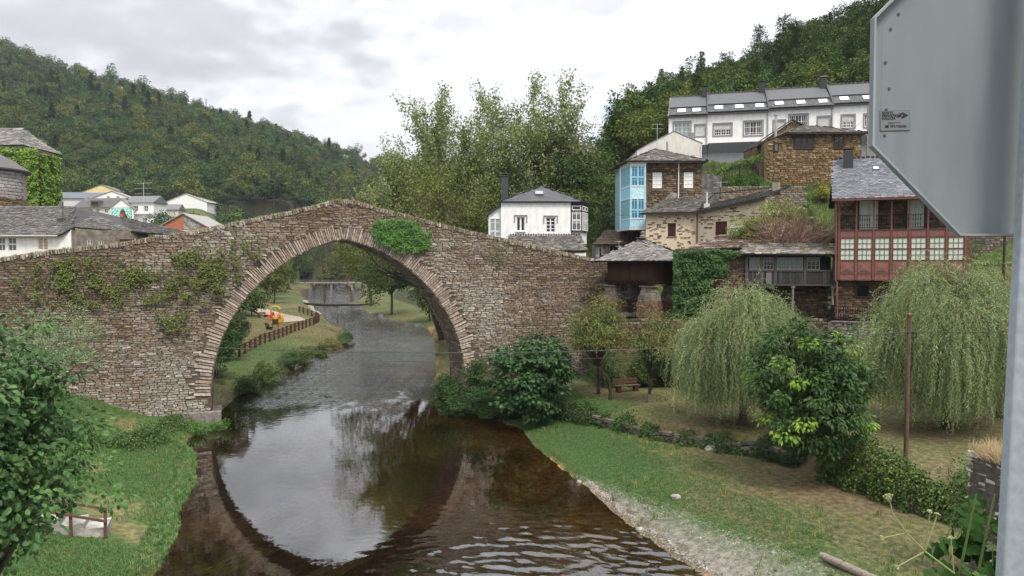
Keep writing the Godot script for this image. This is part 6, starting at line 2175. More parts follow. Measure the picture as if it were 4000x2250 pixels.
func road_sign() -> void:
	var t := thing("road_sign", "back of a large grey octagonal road sign with a small maker's plate", "sign", Vector3(1.482, 11.02, -2.2))
	var r := 0.443
	var grey := Color(0.215, 0.245, 0.255)
	var a := Acc.new()
	a.poly(octagon(r - 0.034), -0.004, 0.0, grey)
	var rim_in := octagon(r - 0.034)
	var rim_out := octagon(r)
	for k in 8:
		var l := (k + 1) % 8
		a.quad(Vector3(rim_in[k].x, rim_in[k].y, 0.0005), Vector3(rim_in[l].x, rim_in[l].y, 0.0005), Vector3(rim_out[l].x, rim_out[l].y, 0.0005), Vector3(rim_out[k].x, rim_out[k].y, 0.0005), grey)
	part("panel", a, M.sheet, t)
	a = Acc.new()                       # folded rim and the pressed step behind it
	var o := octagon(r)
	var p := octagon(r - 0.006)
	var q := octagon(r - 0.034)
	var s := octagon(r - 0.050)
	for k in 8:
		var l := (k + 1) % 8
		var v := func(u: Vector2, z: float) -> Vector3: return Vector3(u.x, u.y, z)
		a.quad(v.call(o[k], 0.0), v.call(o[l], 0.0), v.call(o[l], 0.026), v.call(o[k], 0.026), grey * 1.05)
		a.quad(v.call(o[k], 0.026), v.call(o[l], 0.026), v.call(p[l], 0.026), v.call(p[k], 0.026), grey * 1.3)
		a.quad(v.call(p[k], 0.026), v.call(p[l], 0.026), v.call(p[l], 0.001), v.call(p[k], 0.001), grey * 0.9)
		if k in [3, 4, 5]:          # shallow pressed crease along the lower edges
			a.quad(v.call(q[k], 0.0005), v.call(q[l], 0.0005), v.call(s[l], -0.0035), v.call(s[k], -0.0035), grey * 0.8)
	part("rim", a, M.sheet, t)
	a = Acc.new()
	for k in 7:
		a.obox(Transform3D(Basis(), Vector3(-0.4 + rf(0, 0.02) + (0.03 if k > 4 else 0.0), 0.0 + 0.075 * k - 0.16 + rf(-0.02, 0.02), 0.0012)), Vector3(0.006, 0.007, 0.002), Color(0.06, 0.07, 0.07))
	for b in [Vector3(0.22, -0.42, 0.0012), Vector3(0.16, -0.4, 0.0012)]:
		a.obox(Transform3D(Basis(Vector3(0, 0, 1), 0.2), b + Vector3(0, 0.1, 0)), Vector3(0.005, 0.06, 0.001), Color(0.5, 0.54, 0.56))
	part("scratch", a, M.plain, t)
	a = Acc.new()
	a.obox(Transform3D(Basis(Vector3(0, 0, 1), 0.025), Vector3(0, 0, 0)), Vector3(0.085, 0.056, 0.002), Color(0.16, 0.175, 0.18))
	a.obox(Transform3D(Basis(Vector3(0, 0, 1), 0.025), Vector3(0, 0, -0.0006)), Vector3(0.088, 0.059, 0.0015), Color(0.10, 0.11, 0.115))
	var plate := part("maker_plate", a, M.plain, t)
	plate.position = Vector3(-0.3675, -0.108, 0.0015)
	lettering("NORTE", plate, Vector3(-0.039, 0.0165, 0.0014), 0.0075)
	lettering("INDUSTRIAL", plate, Vector3(-0.039, 0.0085, 0.0014), 0.0075)
	lettering("GALICIA", plate, Vector3(-0.039, 0.0005, 0.0014), 0.0075)
	lettering("981/703263", plate, Vector3(-0.014, -0.0215, 0.0014), 0.0066)
	a = Acc.new()
	var ink := Color(0.012, 0.014, 0.016)
	a.poly([Vector2(0.012, 0.016), Vector2(0.02, 0.024), Vector2(0.038, 0.0155), Vector2(0.022, 0.0065), Vector2(0.018, 0.009), Vector2(0.024, 0.016), Vector2(0.019, 0.0205)], 0.0012, 0.0018, ink)
	a.obox(Transform3D(Basis(Vector3(0, 0, 1), 0.75), Vector3(0.0135, 0.0145, 0.0015)), Vector3(0.016, 0.0026, 0.0006), ink)
	a.poly([Vector2(0.006, 0.013), Vector2(0.012, 0.0215), Vector2(0.02, 0.021), Vector2(0.012, 0.0195), Vector2(0.008, 0.012), Vector2(0.010, 0.0075)], 0.0012, 0.0018, ink)
	a.poly([Vector2(-0.029, -0.0205), Vector2(-0.0275, -0.0165), Vector2(-0.0235, -0.0145), Vector2(-0.0195, -0.0165), Vector2(-0.018, -0.0205)], 0.0012, 0.0018, ink)
	a.poly([Vector2(-0.03, -0.0155), Vector2(-0.028, -0.0135), Vector2(-0.019, -0.0135), Vector2(-0.017, -0.0155), Vector2(-0.0195, -0.016), Vector2(-0.0275, -0.016)], 0.0012, 0.0018, ink)
	a.box(-0.02, -0.0065, 0.0012, 0.018, -0.005, 0.0016, Color(0.05, 0.055, 0.06))
	a.box(-0.019, -0.0095, 0.0012, -0.002, -0.0085, 0.0016, Color(0.05, 0.055, 0.06))
	part("emblem", a, M.plain, plate)
	t = thing("sign_post", "leaning galvanised steel post of the road sign at the right edge", "post", Vector3(1.40, 8.87, -2.1))
	var lean := Basis(Vector3(0, 0, 1), -0.03)
	a = Acc.new()
	var w := 0.08
	var prof := []
	for k in 16:
		var c: Array = [[1, 1], [-1, 1], [-1, -1], [1, -1]][k / 4]
		var ang := PI / 2 * (k / 4) + PI / 6 * (k % 4)
		prof.push_back(Vector2(c[0] * (w / 2 - 0.008) + cos(ang) * 0.008, c[1] * (0.02 - 0.006) + sin(ang) * 0.006))
	a.poly(prof, 0.0, 2.75, Color(0.40, 0.455, 0.49), Transform3D(lean * Basis(Vector3(1, 0, 0), -PI / 2), Vector3.ZERO))
	part("shaft", a, M.galvanised, t)
	a = Acc.new()
	a.obox(Transform3D(lean, Vector3(0.0, 2.78, 0)), Vector3(0.09, 0.03, 0.05), Color(0.05, 0.05, 0.05))
	part("cap", a, M.plain, t)
	for y in [1.72, 2.5]:
		a = Acc.new()
		a.lathe(Vector3.ZERO, [[0.0105, 0.0], [0.0105, 0.006], [0.008, 0.009], [0.0, 0.0095]], 12, Color(0.09, 0.025, 0.02))
		var b := part("bolt", a, M.metal, t)
		b.transform = Transform3D(lean * Basis(Vector3(1, 0, 0), PI / 2), lean * Vector3(-0.012, y, 0.02))
	# the pavement that carries it and the viewer
	a = Acc.new()
	a.box(-14, 8.2, -2.7, 9, 8.85, 9, Color(0.22, 0.215, 0.21))
	structure("pavement", a, M.asphalt, "pavement of the raised viewpoint above the river")
	a = Acc.new()
	a.box(-14, -1.5, -2.6, 9, 8.19, 8.9, Color(0.2, 0.17, 0.14))
	single("abutment", a, M.stone, "rough stone abutment carrying the viewpoint pavement", "wall")


func palmate(size: float) -> ArrayMesh:       # one lobed leaf, stalk end at the origin, blade along -y, slightly cupped
	var a := Acc.new()
	var c := Vector3(0, -0.35, 0.0) * size
	var rim := []
	var n := 25
	for k in n:
		var ang := lerpf(0.32, TAU - 0.32, k / (n - 1.0))
		var r := 0.5 * (0.80 + 0.20 * pow(absf(cos(ang * 2.5 + PI / 2 * 0.0)), 0.7)) * (1.0 + 0.05 * sin(ang * 14.0))
		rim.push_back(c + Vector3(sin(ang) * r, cos(ang) * r, 0.10 * sin(ang * 5.0) * 0.4 - 0.22 * r * r) * size)
	var o := a.v.size()
	a.v.push_back(c + Vector3(0, 0.12, 0.03) * size)
	a.c.push_back(Color.WHITE)
	for p in rim:
		a.v.push_back(p)
		a.c.push_back(Color.WHITE)
	for k in n - 1:
		a.i.append_array(PackedInt32Array([o, o + 1 + k, o + 2 + k]))
	return a.mesh(true)


func foreground_vine() -> void:
	var t := thing("lobed_vine", "large-leaved vine with pale seed heads growing up below the sign", "plant", Vector3(2.75, 7.2, -4.1))
	var a := Acc.new()
	var forms := [palmate(0.11), palmate(0.135), palmate(0.085)]
	var tones := [Color(0.035, 0.09, 0.02), Color(0.05, 0.12, 0.026), Color(0.024, 0.065, 0.016), Color(0.11, 0.19, 0.06), Color(0.2, 0.27, 0.13)]
	var spots := []
	for k in 105:
		var f := rng.randf()
		var x := lerpf(-0.42, 0.12, pow(rng.randf(), 0.8))
		var top := lerpf(1.72, 2.25, smoothstep(-0.42, 0.05, x)) if x < 0.0 else 2.3
		spots.push_back(Vector3(x, rf(1.35, top), rf(-0.18, 0.25)))
	for k in spots.size():
		var p: Vector3 = spots[k]
		var o := part("leaf", forms[k % 3], toned("big_leaf", tones[[0, 0, 1, 1, 2, 2, 2, 0, 3, 4][rng.randi() % 10]]), t)
		o.transform = Transform3D(Basis.from_euler(Vector3(rf(-1.3, 0.2), rf(-1.2, 1.2), rf(-1.0, 1.0))), p)
		a.tube(PackedVector3Array([p + Vector3(rf(-0.03, 0.03), -0.12, -0.05), p + Vector3(0, -0.02, -0.03), p]), PackedFloat32Array([0.004, 0.003, 0.002]), 4, Color(0.2, 0.27, 0.08))
	for k in 5:
		a.tube(PackedVector3Array([Vector3(-0.1 + 0.06 * k, 0, 0), Vector3(-0.2 + 0.09 * k, 1.0, 0), Vector3(-0.3 + 0.1 * k, 1.6, 0.05), Vector3(-0.25 + 0.1 * k, 2.05, 0.1)]), PackedFloat32Array([0.012, 0.01, 0.008, 0.004]), 6, Color(0.14, 0.19, 0.06))
	part("stem", a, M.leaf, t)
	# a stalk with umbels reaching out to the left
	a = Acc.new()
	var pale := Color(0.34, 0.38, 0.17)
	var s := PackedVector3Array([Vector3(-0.36, 1.62, 0.1), Vector3(-0.52, 1.74, 0.1), Vector3(-0.62, 1.84, 0.1), Vector3(-0.70, 1.95, 0.1)])
	a.tube(s, PackedFloat32Array([0.006, 0.005, 0.0045, 0.004]), 6, pale)
	for q in [[s[1], Vector3(-0.46, 1.93, 0.1)], [s[1], Vector3(-0.52, 1.96, 0.14)], [s[2], Vector3(-0.72, 1.80, 0.06)], [s[1], Vector3(-0.66, 1.66, 0.1)], [s[3], Vector3(-0.71, 2.0, 0.1)], [s[0], Vector3(-0.38, 1.8, 0.1)]]:
		a.tube(PackedVector3Array([q[0], q[1]]), PackedFloat32Array([0.004, 0.0035]), 5, pale)
		for k in 14:
			var d: Vector3 = (rand_dir() + (q[1] - q[0]).normalized() * 1.4).normalized()
			var l: float = 0.05 if q[1] == Vector3(-0.71, 2.0, 0.1) else 0.018
			a.rod(q[1], q[1] + d * l, 0.002, pale, 3)
			a.obox(Transform3D(Basis(), q[1] + d * l), Vector3(0.006, 0.006, 0.006), Color(0.42, 0.45, 0.25))
	part("flower_stalk", a, M.leaf, t)


# ---------------------------------------------------------------- hedges, walls and small plants
func hedge(label: String, pts: Array, half: float, h: float, per_m: int, l: float, tones: Array, wall := true, called := "ivy_wall") -> void:
	var t := thing(called, label, "hedge" if not wall else "wall", pts[0])
	var a := Acc.new()
	var core := Acc.new()
	for k in pts.size() - 1:
		var p: Vector3 = pts[k] - pts[0]
		var q: Vector3 = pts[k + 1] - pts[0]
		var d := (q - p).normalized()
		var side := d.cross(Vector3.UP)
		if wall:
			var x := 0.0
			while x < p.distance_to(q):
				for y in [0.1, 0.3, 0.5]:
					if y < h - 0.15:
						core.obox(Transform3D(Basis(d, Vector3.UP, side) * Basis(Vector3.UP, rf(-0.1, 0.1)), p + d * x + Vector3(0, y + rf(-0.04, 0.04), 0)), Vector3(rf(0.35, 0.6), rf(0.12, 0.2), half * rf(0.9, 1.3)), vary(Color(0.2, 0.175, 0.145), 0.3))
				x += 0.45
		for n in int(p.distance_to(q) * per_m):
			var f := rng.randf()
			var c := p.lerp(q, f)
			var bump := 1.0 + 0.9 * nf.get_noise_2d((c.x + pts[0].x) * 28.0, (c.z + pts[0].z) * 28.0)
			var ang := rf(-0.35, PI + 0.35)
			var r := pow(rng.randf(), 0.25)
			var e := side * cos(ang) * half * r * bump + Vector3(0, maxf(0.03, sin(ang) * h * r * bump), 0)
			var nn := (side * cos(ang) + Vector3(0, sin(ang), 0) + rand_dir() * 0.5).normalized()
			leaf(a, c + e, (rand_dir() + Vector3(0, -0.5, 0)).normalized(), nn, l * rf(0.7, 1.3), l * rf(0.6, 0.9), vary(tones[rng.randi() % tones.size()], 0.3, 0.08))
	if wall: part("stonework", core, M.stone, t)
	part("ivy" if wall else "foliage", a, M.leaf, t)


func grass_blades(label: String, called: String, n: int, spot: Callable, h: Vector2, tones: Array) -> void:
	var a := Acc.new()
	for k in 7:
		var d := Vector3(rf(-1, 1), 0, rf(-1, 1))
		var b := Vector3(rf(-0.5, 0.5), 0, rf(-0.5, 0.5))
		var s := d.cross(Vector3.UP).normalized() * 0.07
		var m := b + Vector3(0, 0.6, 0) + d * 0.12
		a.put(PackedVector3Array([b - s, b + s, m + s * 0.7, m - s * 0.7, b + Vector3(0, 1, 0) * rf(0.7, 1.1) + d * 0.45]), PackedInt32Array([0, 1, 2, 0, 2, 3, 3, 2, 4]), Color.WHITE)
	var where := []
	var tint := PackedColorArray()
	for k in n:
		var p = spot.call()
		if p == null: continue
		var s := rf(h.x, h.y)
		where.push_back(Transform3D(Basis(Vector3.UP, rng.randf() * TAU).scaled(Vector3(s * 0.9, s, s * 0.9)), p))
		tint.push_back(vary(tones[rng.randi() % tones.size()], 0.3, 0.08))
	var mm := MultiMesh.new()
	mm.transform_format = MultiMesh.TRANSFORM_3D
	mm.use_colors = true
	mm.mesh = a.mesh()
	mm.instance_count = where.size()
	for k in where.size():
		mm.set_instance_transform(k, where[k])
		mm.set_instance_color(k, tint[k] * 1.35)
	var o := MultiMeshInstance3D.new()
	o.name = numbered(called)
	o.multimesh = mm
	o.material_override = M.leaf
	add_child(o)
	tag(o, label, "grass", "", "stuff")


func at_ground(x: float, d: float, up := 0.0) -> Vector3:
	return Vector3(x, ground(x, d) + up, -d)


func greenery() -> void:
	var ivy := [Color(0.035, 0.075, 0.02), Color(0.05, 0.10, 0.025), Color(0.03, 0.06, 0.018), Color(0.07, 0.12, 0.03)]
	var low := []
	for q in [[2.7, 48.8], [3.6, 47.2], [4.5, 45.7], [5.7, 43.8], [7.0, 41.9], [8.0, 40.7]]: low.push_back(at_ground(q[0], q[1], -0.55))
	hedge("low garden wall smothered in dark ivy, curving past the bench", low, 0.55, 0.95, 950, 0.12, ivy)
	low = []
	for q in [[8.0, 40.7], [8.9, 39.7], [10.2, 39.0], [11.2, 38.0], [12.4, 36.8]]: low.push_back(at_ground(q[0], q[1], -0.5))
	hedge("crumbling middle stretch of the garden wall with bare stones showing", low, 0.55, 0.75, 760, 0.12, ivy)
	low = []
	for q in [[12.4, 36.8], [13.3, 35.7], [13.7, 34.9]]: low.push_back(at_ground(q[0], q[1], -0.45))
	hedge("short dark clump of ivy on the garden wall behind the walnut trunk", low, 0.6, 0.85, 1000, 0.11, [Color(0.025, 0.05, 0.016), Color(0.03, 0.06, 0.02)])
	low = []
	for q in [[14.1, 33.4], [14.9, 31.9], [15.3, 31.0], [15.6, 29.6], [15.9, 28.6], [17.0, 27.2], [18.2, 25.5]]: low.push_back(at_ground(q[0], q[1], -0.75))
	hedge("tall stretch of ivy wall with yellow-green patches below the wooden pole", low, 0.8, 1.8, 2600, 0.12, ivy + [Color(0.10, 0.14, 0.03), Color(0.14, 0.17, 0.035)])
	# left bank: overgrown step below the bridge foot
	low = []
	for q in [[-22.5, 37.5], [-20.6, 38.6], [-19.9, 40.2], [-20.6, 42.2], [-21.0, 44.4], [-20.4, 46.6]]: low.push_back(at_ground(q[0], q[1], -0.5))
	hedge("overgrown bank of brambles and creeper between meadow and bridge foot", low, 0.9, 1.15, 1000, 0.12, [Color(0.05, 0.10, 0.03), Color(0.07, 0.13, 0.035), Color(0.09, 0.115, 0.045), Color(0.035, 0.07, 0.022)], false, "bramble_bank")
	var spots := [[-19.4, 45.6, 0.8, 0.5], [-18.6, 46.9, 0.7, 0.45]]
	for k in spots.size():
		bush("bank_bush", ["low nettle bush at the water's edge in front of the left pier", "small grassy bush touching the left pier footing"][k], at_ground(spots[k][0], spots[k][1], -0.1), Vector3(spots[k][2], spots[k][3], spots[k][2]), 26, 40, 0.12, [Color(0.06, 0.13, 0.03), Color(0.08, 0.16, 0.04)])
	# right foot of the bridge
	var dark := [Color(0.03, 0.062, 0.02), Color(0.045, 0.085, 0.025), Color(0.035, 0.07, 0.022)]
	var bs := [[-3.6, 51.3, 1.7, 1.7, "dark leafy bush overhanging the water at the bridge's right foot"], [-2.0, 50.6, 1.6, 1.5, "dense dark bush between the waterside bush and the fig tree"], [-4.6, 53.0, 1.1, 2.0, "tall bush climbing the arch's right springing"], [-0.6, 49.6, 1.5, 1.3, "low green bush beneath the fig tree's left side"], [-2.4, 52.4, 1.4, 2.4, "upright leafy shrub against the bridge wall left of the fig tree"], [1.3, 49.6, 1.6, 1.4, "dark shrub behind the fig tree"], [3.0, 50.8, 1.4, 2.2, "shrub between fig tree and straight fruit tree"]]
	for q in bs:
		bush("river_bush", q[4], at_ground(q[0], q[1], -0.2), Vector3(q[2], q[3], q[2]), 60, 60, 0.17, dark, "dark bushes at the bridge's right foot")
	bush("laurel_bush", "dark green bush hiding the foot of the granary's right pillar", at_ground(10.6, 51.8, -0.2), Vector3(1.7, 2.5, 1.0), 80, 60, 0.15, dark)
	bush("laurel_bush", "green bush below the crumbling ruin, left of the first willow", at_ground(12.9, 51.6, -0.2), Vector3(1.5, 2.0, 1.0), 60, 60, 0.15, MIXED)
	bush("shade_bush", "dark bush in the shade at the far side of the second willow", at_ground(19.5, 45.5, -0.2), Vector3(2.0, 1.6, 1.5), 60, 50, 0.16, dark)
	bush("shade_bush", "dark undergrowth bush behind the third willow", at_ground(26.5, 44.5, -0.2), Vector3(2.6, 2.0, 1.8), 70, 50, 0.17, dark)
	bush("corner_bush", "loose green bush beside the pale stone wall end at the right", at_ground(14.5, 22.5, 0.6), Vector3(1.3, 2.0, 1.3), 60, 60, 0.11, [Color(0.06, 0.10, 0.03), Color(0.08, 0.12, 0.035), Color(0.045, 0.08, 0.025)])
	# left bank beyond the arch
	var far := [[-21.9, 74.0, 1.5, 1.3], [-22.2, 79.0, 1.3, 1.0], [-21.6, 84.0, 1.2, 0.9], [-21.9, 90.0, 1.4, 0.9], [-21.5, 96.0, 1.3, 1.2], [-21.6, 66.0, 1.5, 1.1], [-21.4, 60.5, 1.3, 1.0]]
	var words := ["rounded bush on the left bank just upstream of the arch", "yellowing bush on the stony left bank beyond the arch", "grassy bush on the left bank, third upstream of the arch", "reddish bank bush where the low stone bank ends", "tall green reeds bush at the tip of the left bank spit", "bramble bush on the water's edge behind the left pier", "dark bush in the shadow of the left pier"]
	for k in far.size():
		bush("bank_bush", words[k], at_ground(far[k][0], far[k][1], -0.15), Vector3(far[k][2], far[k][3], far[k][2] * 1.6), 46, 50, 0.17, [dark, OLIVE, MIXED, [Color(0.16, 0.12, 0.05), Color(0.13, 0.13, 0.045)], [Color(0.09, 0.15, 0.05), Color(0.11, 0.17, 0.06)], MIXED, dark][k])
	# creeper that hangs down the inside of the left pier
	for q in [[-24.6, 62.0, 2.4, 5.0, "tall ivy-covered trunk mass inside the arch against the left pier"], [-27.0, 71.0, 2.6, 4.6, "dark ivy thicket behind the left pier seen through the arch"]]:
		bush("ivy_thicket", q[4], at_ground(q[0], q[1], -0.2), Vector3(q[2], q[3] * 0.75, q[2]), 120, 70, 0.2, dark)
	# climbers on the bridge face
	var wall := Transform3D(Basis(Vector3.UP, deg_to_rad(20)), Vector3(-11.5, 0, -51.5))
	var host: Node = get_node("stone_bridge")
	var t := thing("bridge_ivy", "bright green ivy patch hanging from the parapet right of the bridge crown", "ivy", wall * Vector3(1.9, 11.2, 0.1), deg_to_rad(20))
	ivy_wall(t, Transform3D(), 4.6, 2.7, 4200, 0.13, [Color(0.06, 0.14, 0.03), Color(0.08, 0.18, 0.035), Color(0.045, 0.11, 0.025)], func(x, y):
		var e := Vector2((x - 2.1) / 2.2, (y - 1.25 - (2.1 - x) * 0.12) / 1.15).length() + 0.5 * nf.get_noise_2d(x * 25.0, y * 25.0)
		return e < 0.95, 0.35, "foliage")
	var climb := [[-19.5, 7.6, 9.5, 3.4, 0.35, "sparse yellow-green creeper spreading over the bridge's left end", 9000, 0.0], [-11.2, 7.8, 4.6, 4.1, 0.5, "thick dark creeper hanging in the middle of the left bridge wall", 6500, 0.1], [-11.8, 5.6, 2.2, 2.6, 0.4, "small creeper tongue drooping below the thick one", 1100, 0.0], [-7.4, 10.4, 2.6, 2.2, 0.3, "thin yellowish creeper between the left wall and the ring of voussoirs", 900, -0.1], [9.6, 10.2, 3.0, 1.6, 0.3, "dry tufts of weeds on the right ramp of the bridge", 500, -0.1]]
	for q in climb:
		t = thing("bridge_creeper", q[5], "creeper", wall * Vector3(q[0], q[1], 0.06), deg_to_rad(20), "creepers on the bridge wall")
		var ww: float = q[2]
		var hh: float = q[3]
		var more: float = q[7]
		ivy_wall(t, Transform3D(), ww, hh, q[6], 0.12, [Color(0.07, 0.10, 0.025), Color(0.10, 0.125, 0.03), Color(0.045, 0.075, 0.02), Color(0.13, 0.13, 0.035)], func(x, y):
			var e := Vector2((x - ww / 2) / (ww / 2), (y - hh / 2) / (hh / 2)).length()
			return e < 1.0 and nf.get_noise_2d(x * 22.0 + ww * 9.0, y * 22.0) + 0.6 * nz.get_noise_2d(x * 40.0, y * 40.0) + more > 0.02 + 0.3 * e * e or e < 0.95 and rng.randf() < 0.09, q[4], "foliage")
		var w := Acc.new()
		for k in int(ww * 2.0):
			var p := Vector3(rf(0.1, 0.9) * ww, hh * rf(0.5, 0.95), 0.06)
			w.tube(PackedVector3Array([p, p + Vector3(rf(-0.2, 0.2), -hh * 0.3, 0.05), p + Vector3(rf(-0.4, 0.4), -hh * rf(0.4, 0.6), 0.02)]), PackedFloat32Array([0.02, 0.016, 0.008]), 4, Color(0.14, 0.11, 0.075))
		part("stem", w, M.bark, t)
	# ivy over the ruined wing
	t = thing("ruin_ivy", "deep green ivy pouring over the ruined wing beside the granary", "ivy", Vector3(11.4, 6.6, -53.25), -0.083)
	ivy_wall(t, Transform3D(), 4.9, 5.2, 9500, 0.15, [Color(0.03, 0.07, 0.02), Color(0.04, 0.09, 0.024), Color(0.055, 0.11, 0.03), Color(0.025, 0.055, 0.016)], func(x, y): return x < 2.0 + y * 0.62 - 0.3 + 0.9 * nf.get_noise_2d(y * 20.0, 3.0) and y < 4.9 - absf(x - 2.5) * 0.08, 0.75, "foliage")
	# thicket of dry twigs on the gallery roof and green around it
	var w := Acc.new()
	var l := Acc.new()
	for k in 620:
		var ang := rng.randf() * TAU
		var r := sqrt(rng.randf())
		var p := Vector3(cos(ang) * 3.0 * r, 0, sin(ang) * 1.8 * r)
		var d := Vector3(p.x * 0.25 + rf(-0.6, 0.6), 1.0, p.z * 0.25 + rf(-0.5, 0.7)).normalized()
		var pts := PackedVector3Array([p])
		var len := rf(1.4, 3.4) * (1.15 - 0.5 * r)
		for j in 5:
			d = (d + rand_dir() * 0.38 + Vector3(0, -0.08, 0)).normalized()
			p += d * len / 5.0
			pts.push_back(p)
		w.tube(pts, PackedFloat32Array([0.022, 0.02, 0.018, 0.016, 0.014, 0.01]), 3, vary(Color(0.36, 0.225, 0.165), 0.35, 0.1), false)
	t = thing("dry_bramble", "mound of dry reddish-brown bramble twigs on the overgrown gallery roof", "bramble", Vector3(20.4, 11.9, -54.6))
	part("twigs", stuff_mesh(w), M.bark, t)
	bush("roof_bush", "yellow-green bush growing left of the dry brambles on the ruined roof", Vector3(17.4, 11.8, -55.0), Vector3(1.7, 1.3, 1.4), 60, 50, 0.14, [Color(0.13, 0.17, 0.035), Color(0.16, 0.19, 0.045)])
	bush("roof_bush", "yellow-green bush behind the dry brambles, below the round laurel", Vector3(20.6, 12.9, -57.5), Vector3(2.4, 1.5, 1.4), 70, 50, 0.15, [Color(0.12, 0.16, 0.035), Color(0.15, 0.18, 0.04)])
	# terraced garden below the stone cottage
	bush("round_laurel", "big round bright green laurel below the vegetable plot", at_ground(25.5, 66.5, -0.6), Vector3(2.6, 1.9, 2.0), 110, 60, 0.17, [Color(0.05, 0.115, 0.025), Color(0.065, 0.14, 0.03), Color(0.04, 0.09, 0.02)])
	bush("round_laurel", "dark laurel at the right end of the long tan house roof", at_ground(21.3, 63.0, -0.6), Vector3(1.7, 2.0, 1.6), 80, 60, 0.16, dark)
	bush("hill_shrub", "dark shrub between the round laurel and the red gallery's roof", at_ground(28.3, 63.5, -0.4), Vector3(2.0, 2.2, 1.6), 70, 60, 0.16, dark)
	bush("hill_shrub", "loose yellow-flowered shrub in front of the stone cottage", at_ground(30.2, 73.5, -0.2), Vector3(1.0, 1.3, 1.0), 40, 50, 0.14, [Color(0.12, 0.16, 0.04), Color(0.3, 0.22, 0.03), Color(0.08, 0.13, 0.03)])
	bush("hill_shrub", "bushy shrub under the cottage's right window", at_ground(33.0, 73.0, -0.3), Vector3(2.2, 1.7, 1.4), 70, 55, 0.15, MIXED)
	bush("hill_shrub", "shrub at the far right of the cottage beside the leaning pole", at_ground(36.0, 74.5, -0.3), Vector3(1.5, 1.5, 1.2), 50, 50, 0.15, MIXED)
	bush("hill_shrub", "broad leafy shrub filling the slope right of the vegetable plot", at_ground(31.0, 68.5, -0.4), Vector3(2.4, 1.8, 1.6), 80, 55, 0.16, OLIVE)
	bush("slope_shrub", "scrub on the grassy slope behind the red gallery's right end", at_ground(36.5, 62.0, -0.3), Vector3(2.6, 1.8, 1.8), 70, 50, 0.17, MIXED)
	bush("slope_shrub", "dark scrub above the path at the right", at_ground(41.0, 70.0, -0.3), Vector3(3.0, 2.2, 2.0), 80, 50, 0.18, dark)
	bush("ledge_shrub", "hanging green shrub on the garden wall's left end", at_ground(22.5, 66.0, -0.3), Vector3(1.6, 1.0, 1.0), 40, 50, 0.14, OLIVE)
	var kale := [Color(0.10, 0.19, 0.12), Color(0.14, 0.235, 0.16), Color(0.075, 0.15, 0.085), Color(0.055, 0.12, 0.045)]
	var n := 0
	for row in 4:
		for k in 15:
			var a := Acc.new()
			var h := rf(0.5, 1.1)
			a.rod(Vector3.ZERO, Vector3(rf(-0.05, 0.05), h, 0), 0.03, Color(0.14, 0.2, 0.1), 4)
			for j in 16:
				var d := Vector3(cos(j * 2.4), rf(-0.5, 0.7), sin(j * 2.4)).normalized()
				leaf(a, Vector3(0, h * rf(0.5, 1.0), 0), d, Vector3.UP, rf(0.35, 0.6), rf(0.25, 0.36), vary(kale[rng.randi() % 4], 0.25))
			var x := 19.6 + 0.62 * k + rf(-0.15, 0.15)
			var o := single("kale_plant", a, M.leaf, "one of the blue-green kale plants in the terraced vegetable plot", "kale", "kale in the vegetable plot")
			o.position = at_ground(x, 70.5 + row * 1.05 + rf(-0.15, 0.15), -0.05)
			n += 1
	bush("bean_row", "row of bright green bean plants behind the kale", at_ground(23.5, 75.2, -0.2), Vector3(3.6, 1.1, 0.6), 80, 55, 0.16, [Color(0.07, 0.15, 0.03), Color(0.09, 0.18, 0.035)])
	# vine pergola
	t = thing("vine_pergola", "sloping pergola roofed with a leafy grape vine beside the stone cottage", "pergola", Vector3(20.0, 0, -74.5))
	var post := Acc.new()
	for k in 4:
		post.rod(Vector3(1.5 * k, 17.0, 0), Vector3(1.5 * k, 19.3 + 0.5 * k, 0), 0.05, Color(0.16, 0.12, 0.08))
		post.rod(Vector3(1.5 * k, 17.0, -1.6), Vector3(1.5 * k, 19.4 + 0.5 * k, -1.6), 0.05, Color(0.16, 0.12, 0.08))
	part("post", post, M.wood, t)
	l = Acc.new()
	for k in 1700:
		var f := rng.randf()
		leaf(l, Vector3(-0.4 + 5.4 * f, 19.35 + 1.75 * f + rf(-0.35, 0.25) - (rf(0, 1.3) if f < 0.2 else 0.0), rf(-1.8, 0.4)), (rand_dir() + Vector3(0, -0.6, 0)).normalized(), (rand_dir() * 0.7 + Vector3.UP).normalized(), rf(0.14, 0.24), rf(0.12, 0.2), vary([Color(0.08, 0.13, 0.035), Color(0.10, 0.155, 0.04), Color(0.065, 0.105, 0.03)][k % 3], 0.25))
	part("vine", l, M.leaf, t)
	settle(t, 17.0)
	# scrub along the terrace wall under the willows, and shrubs on steep banks
	for k in 9:
		var x := 6.5 + 2.4 * k
		bush("terrace_shrub", "one of the shaded shrubs along the foot of the terrace wall behind the garden trees", at_ground(x + rf(-0.5, 0.5), 51.9 - rf(0, 0.5), -0.2), Vector3(1.2, rf(0.8, 1.5), 0.7), 34, 40, 0.16, [dark, MIXED][k % 2], "shrubs along the terrace wall")
	# grass
	var meadow := [Color(0.065, 0.15, 0.04), Color(0.08, 0.175, 0.05), Color(0.055, 0.125, 0.035), Color(0.115, 0.165, 0.06), Color(0.15, 0.17, 0.07)]
	grass_blades("lush grass of the left bank meadow", "meadow_grass", 60000, func():
		var d := rf(20.0, 47.0)
		var x := bank_left(d) - pow(rng.randf(), 1.3) * 8.0
		if nf.get_noise_2d(x * 4.0, -d * 4.0) + 0.5 * nz.get_noise_2d(x * 3.0, -d * 3.0) > rf(0.15, 0.45): return null
		return at_ground(x, d, -0.02), Vector2(0.05, 0.13), meadow)
	grass_blades("taller grass fringe along the left water's edge", "bank_grass", 5000, func():
		var d := rf(21.0, 44.0)
		return at_ground(bank_left(d) - rf(-0.1, 0.8), d, -0.03), Vector2(0.08, 0.26), meadow)
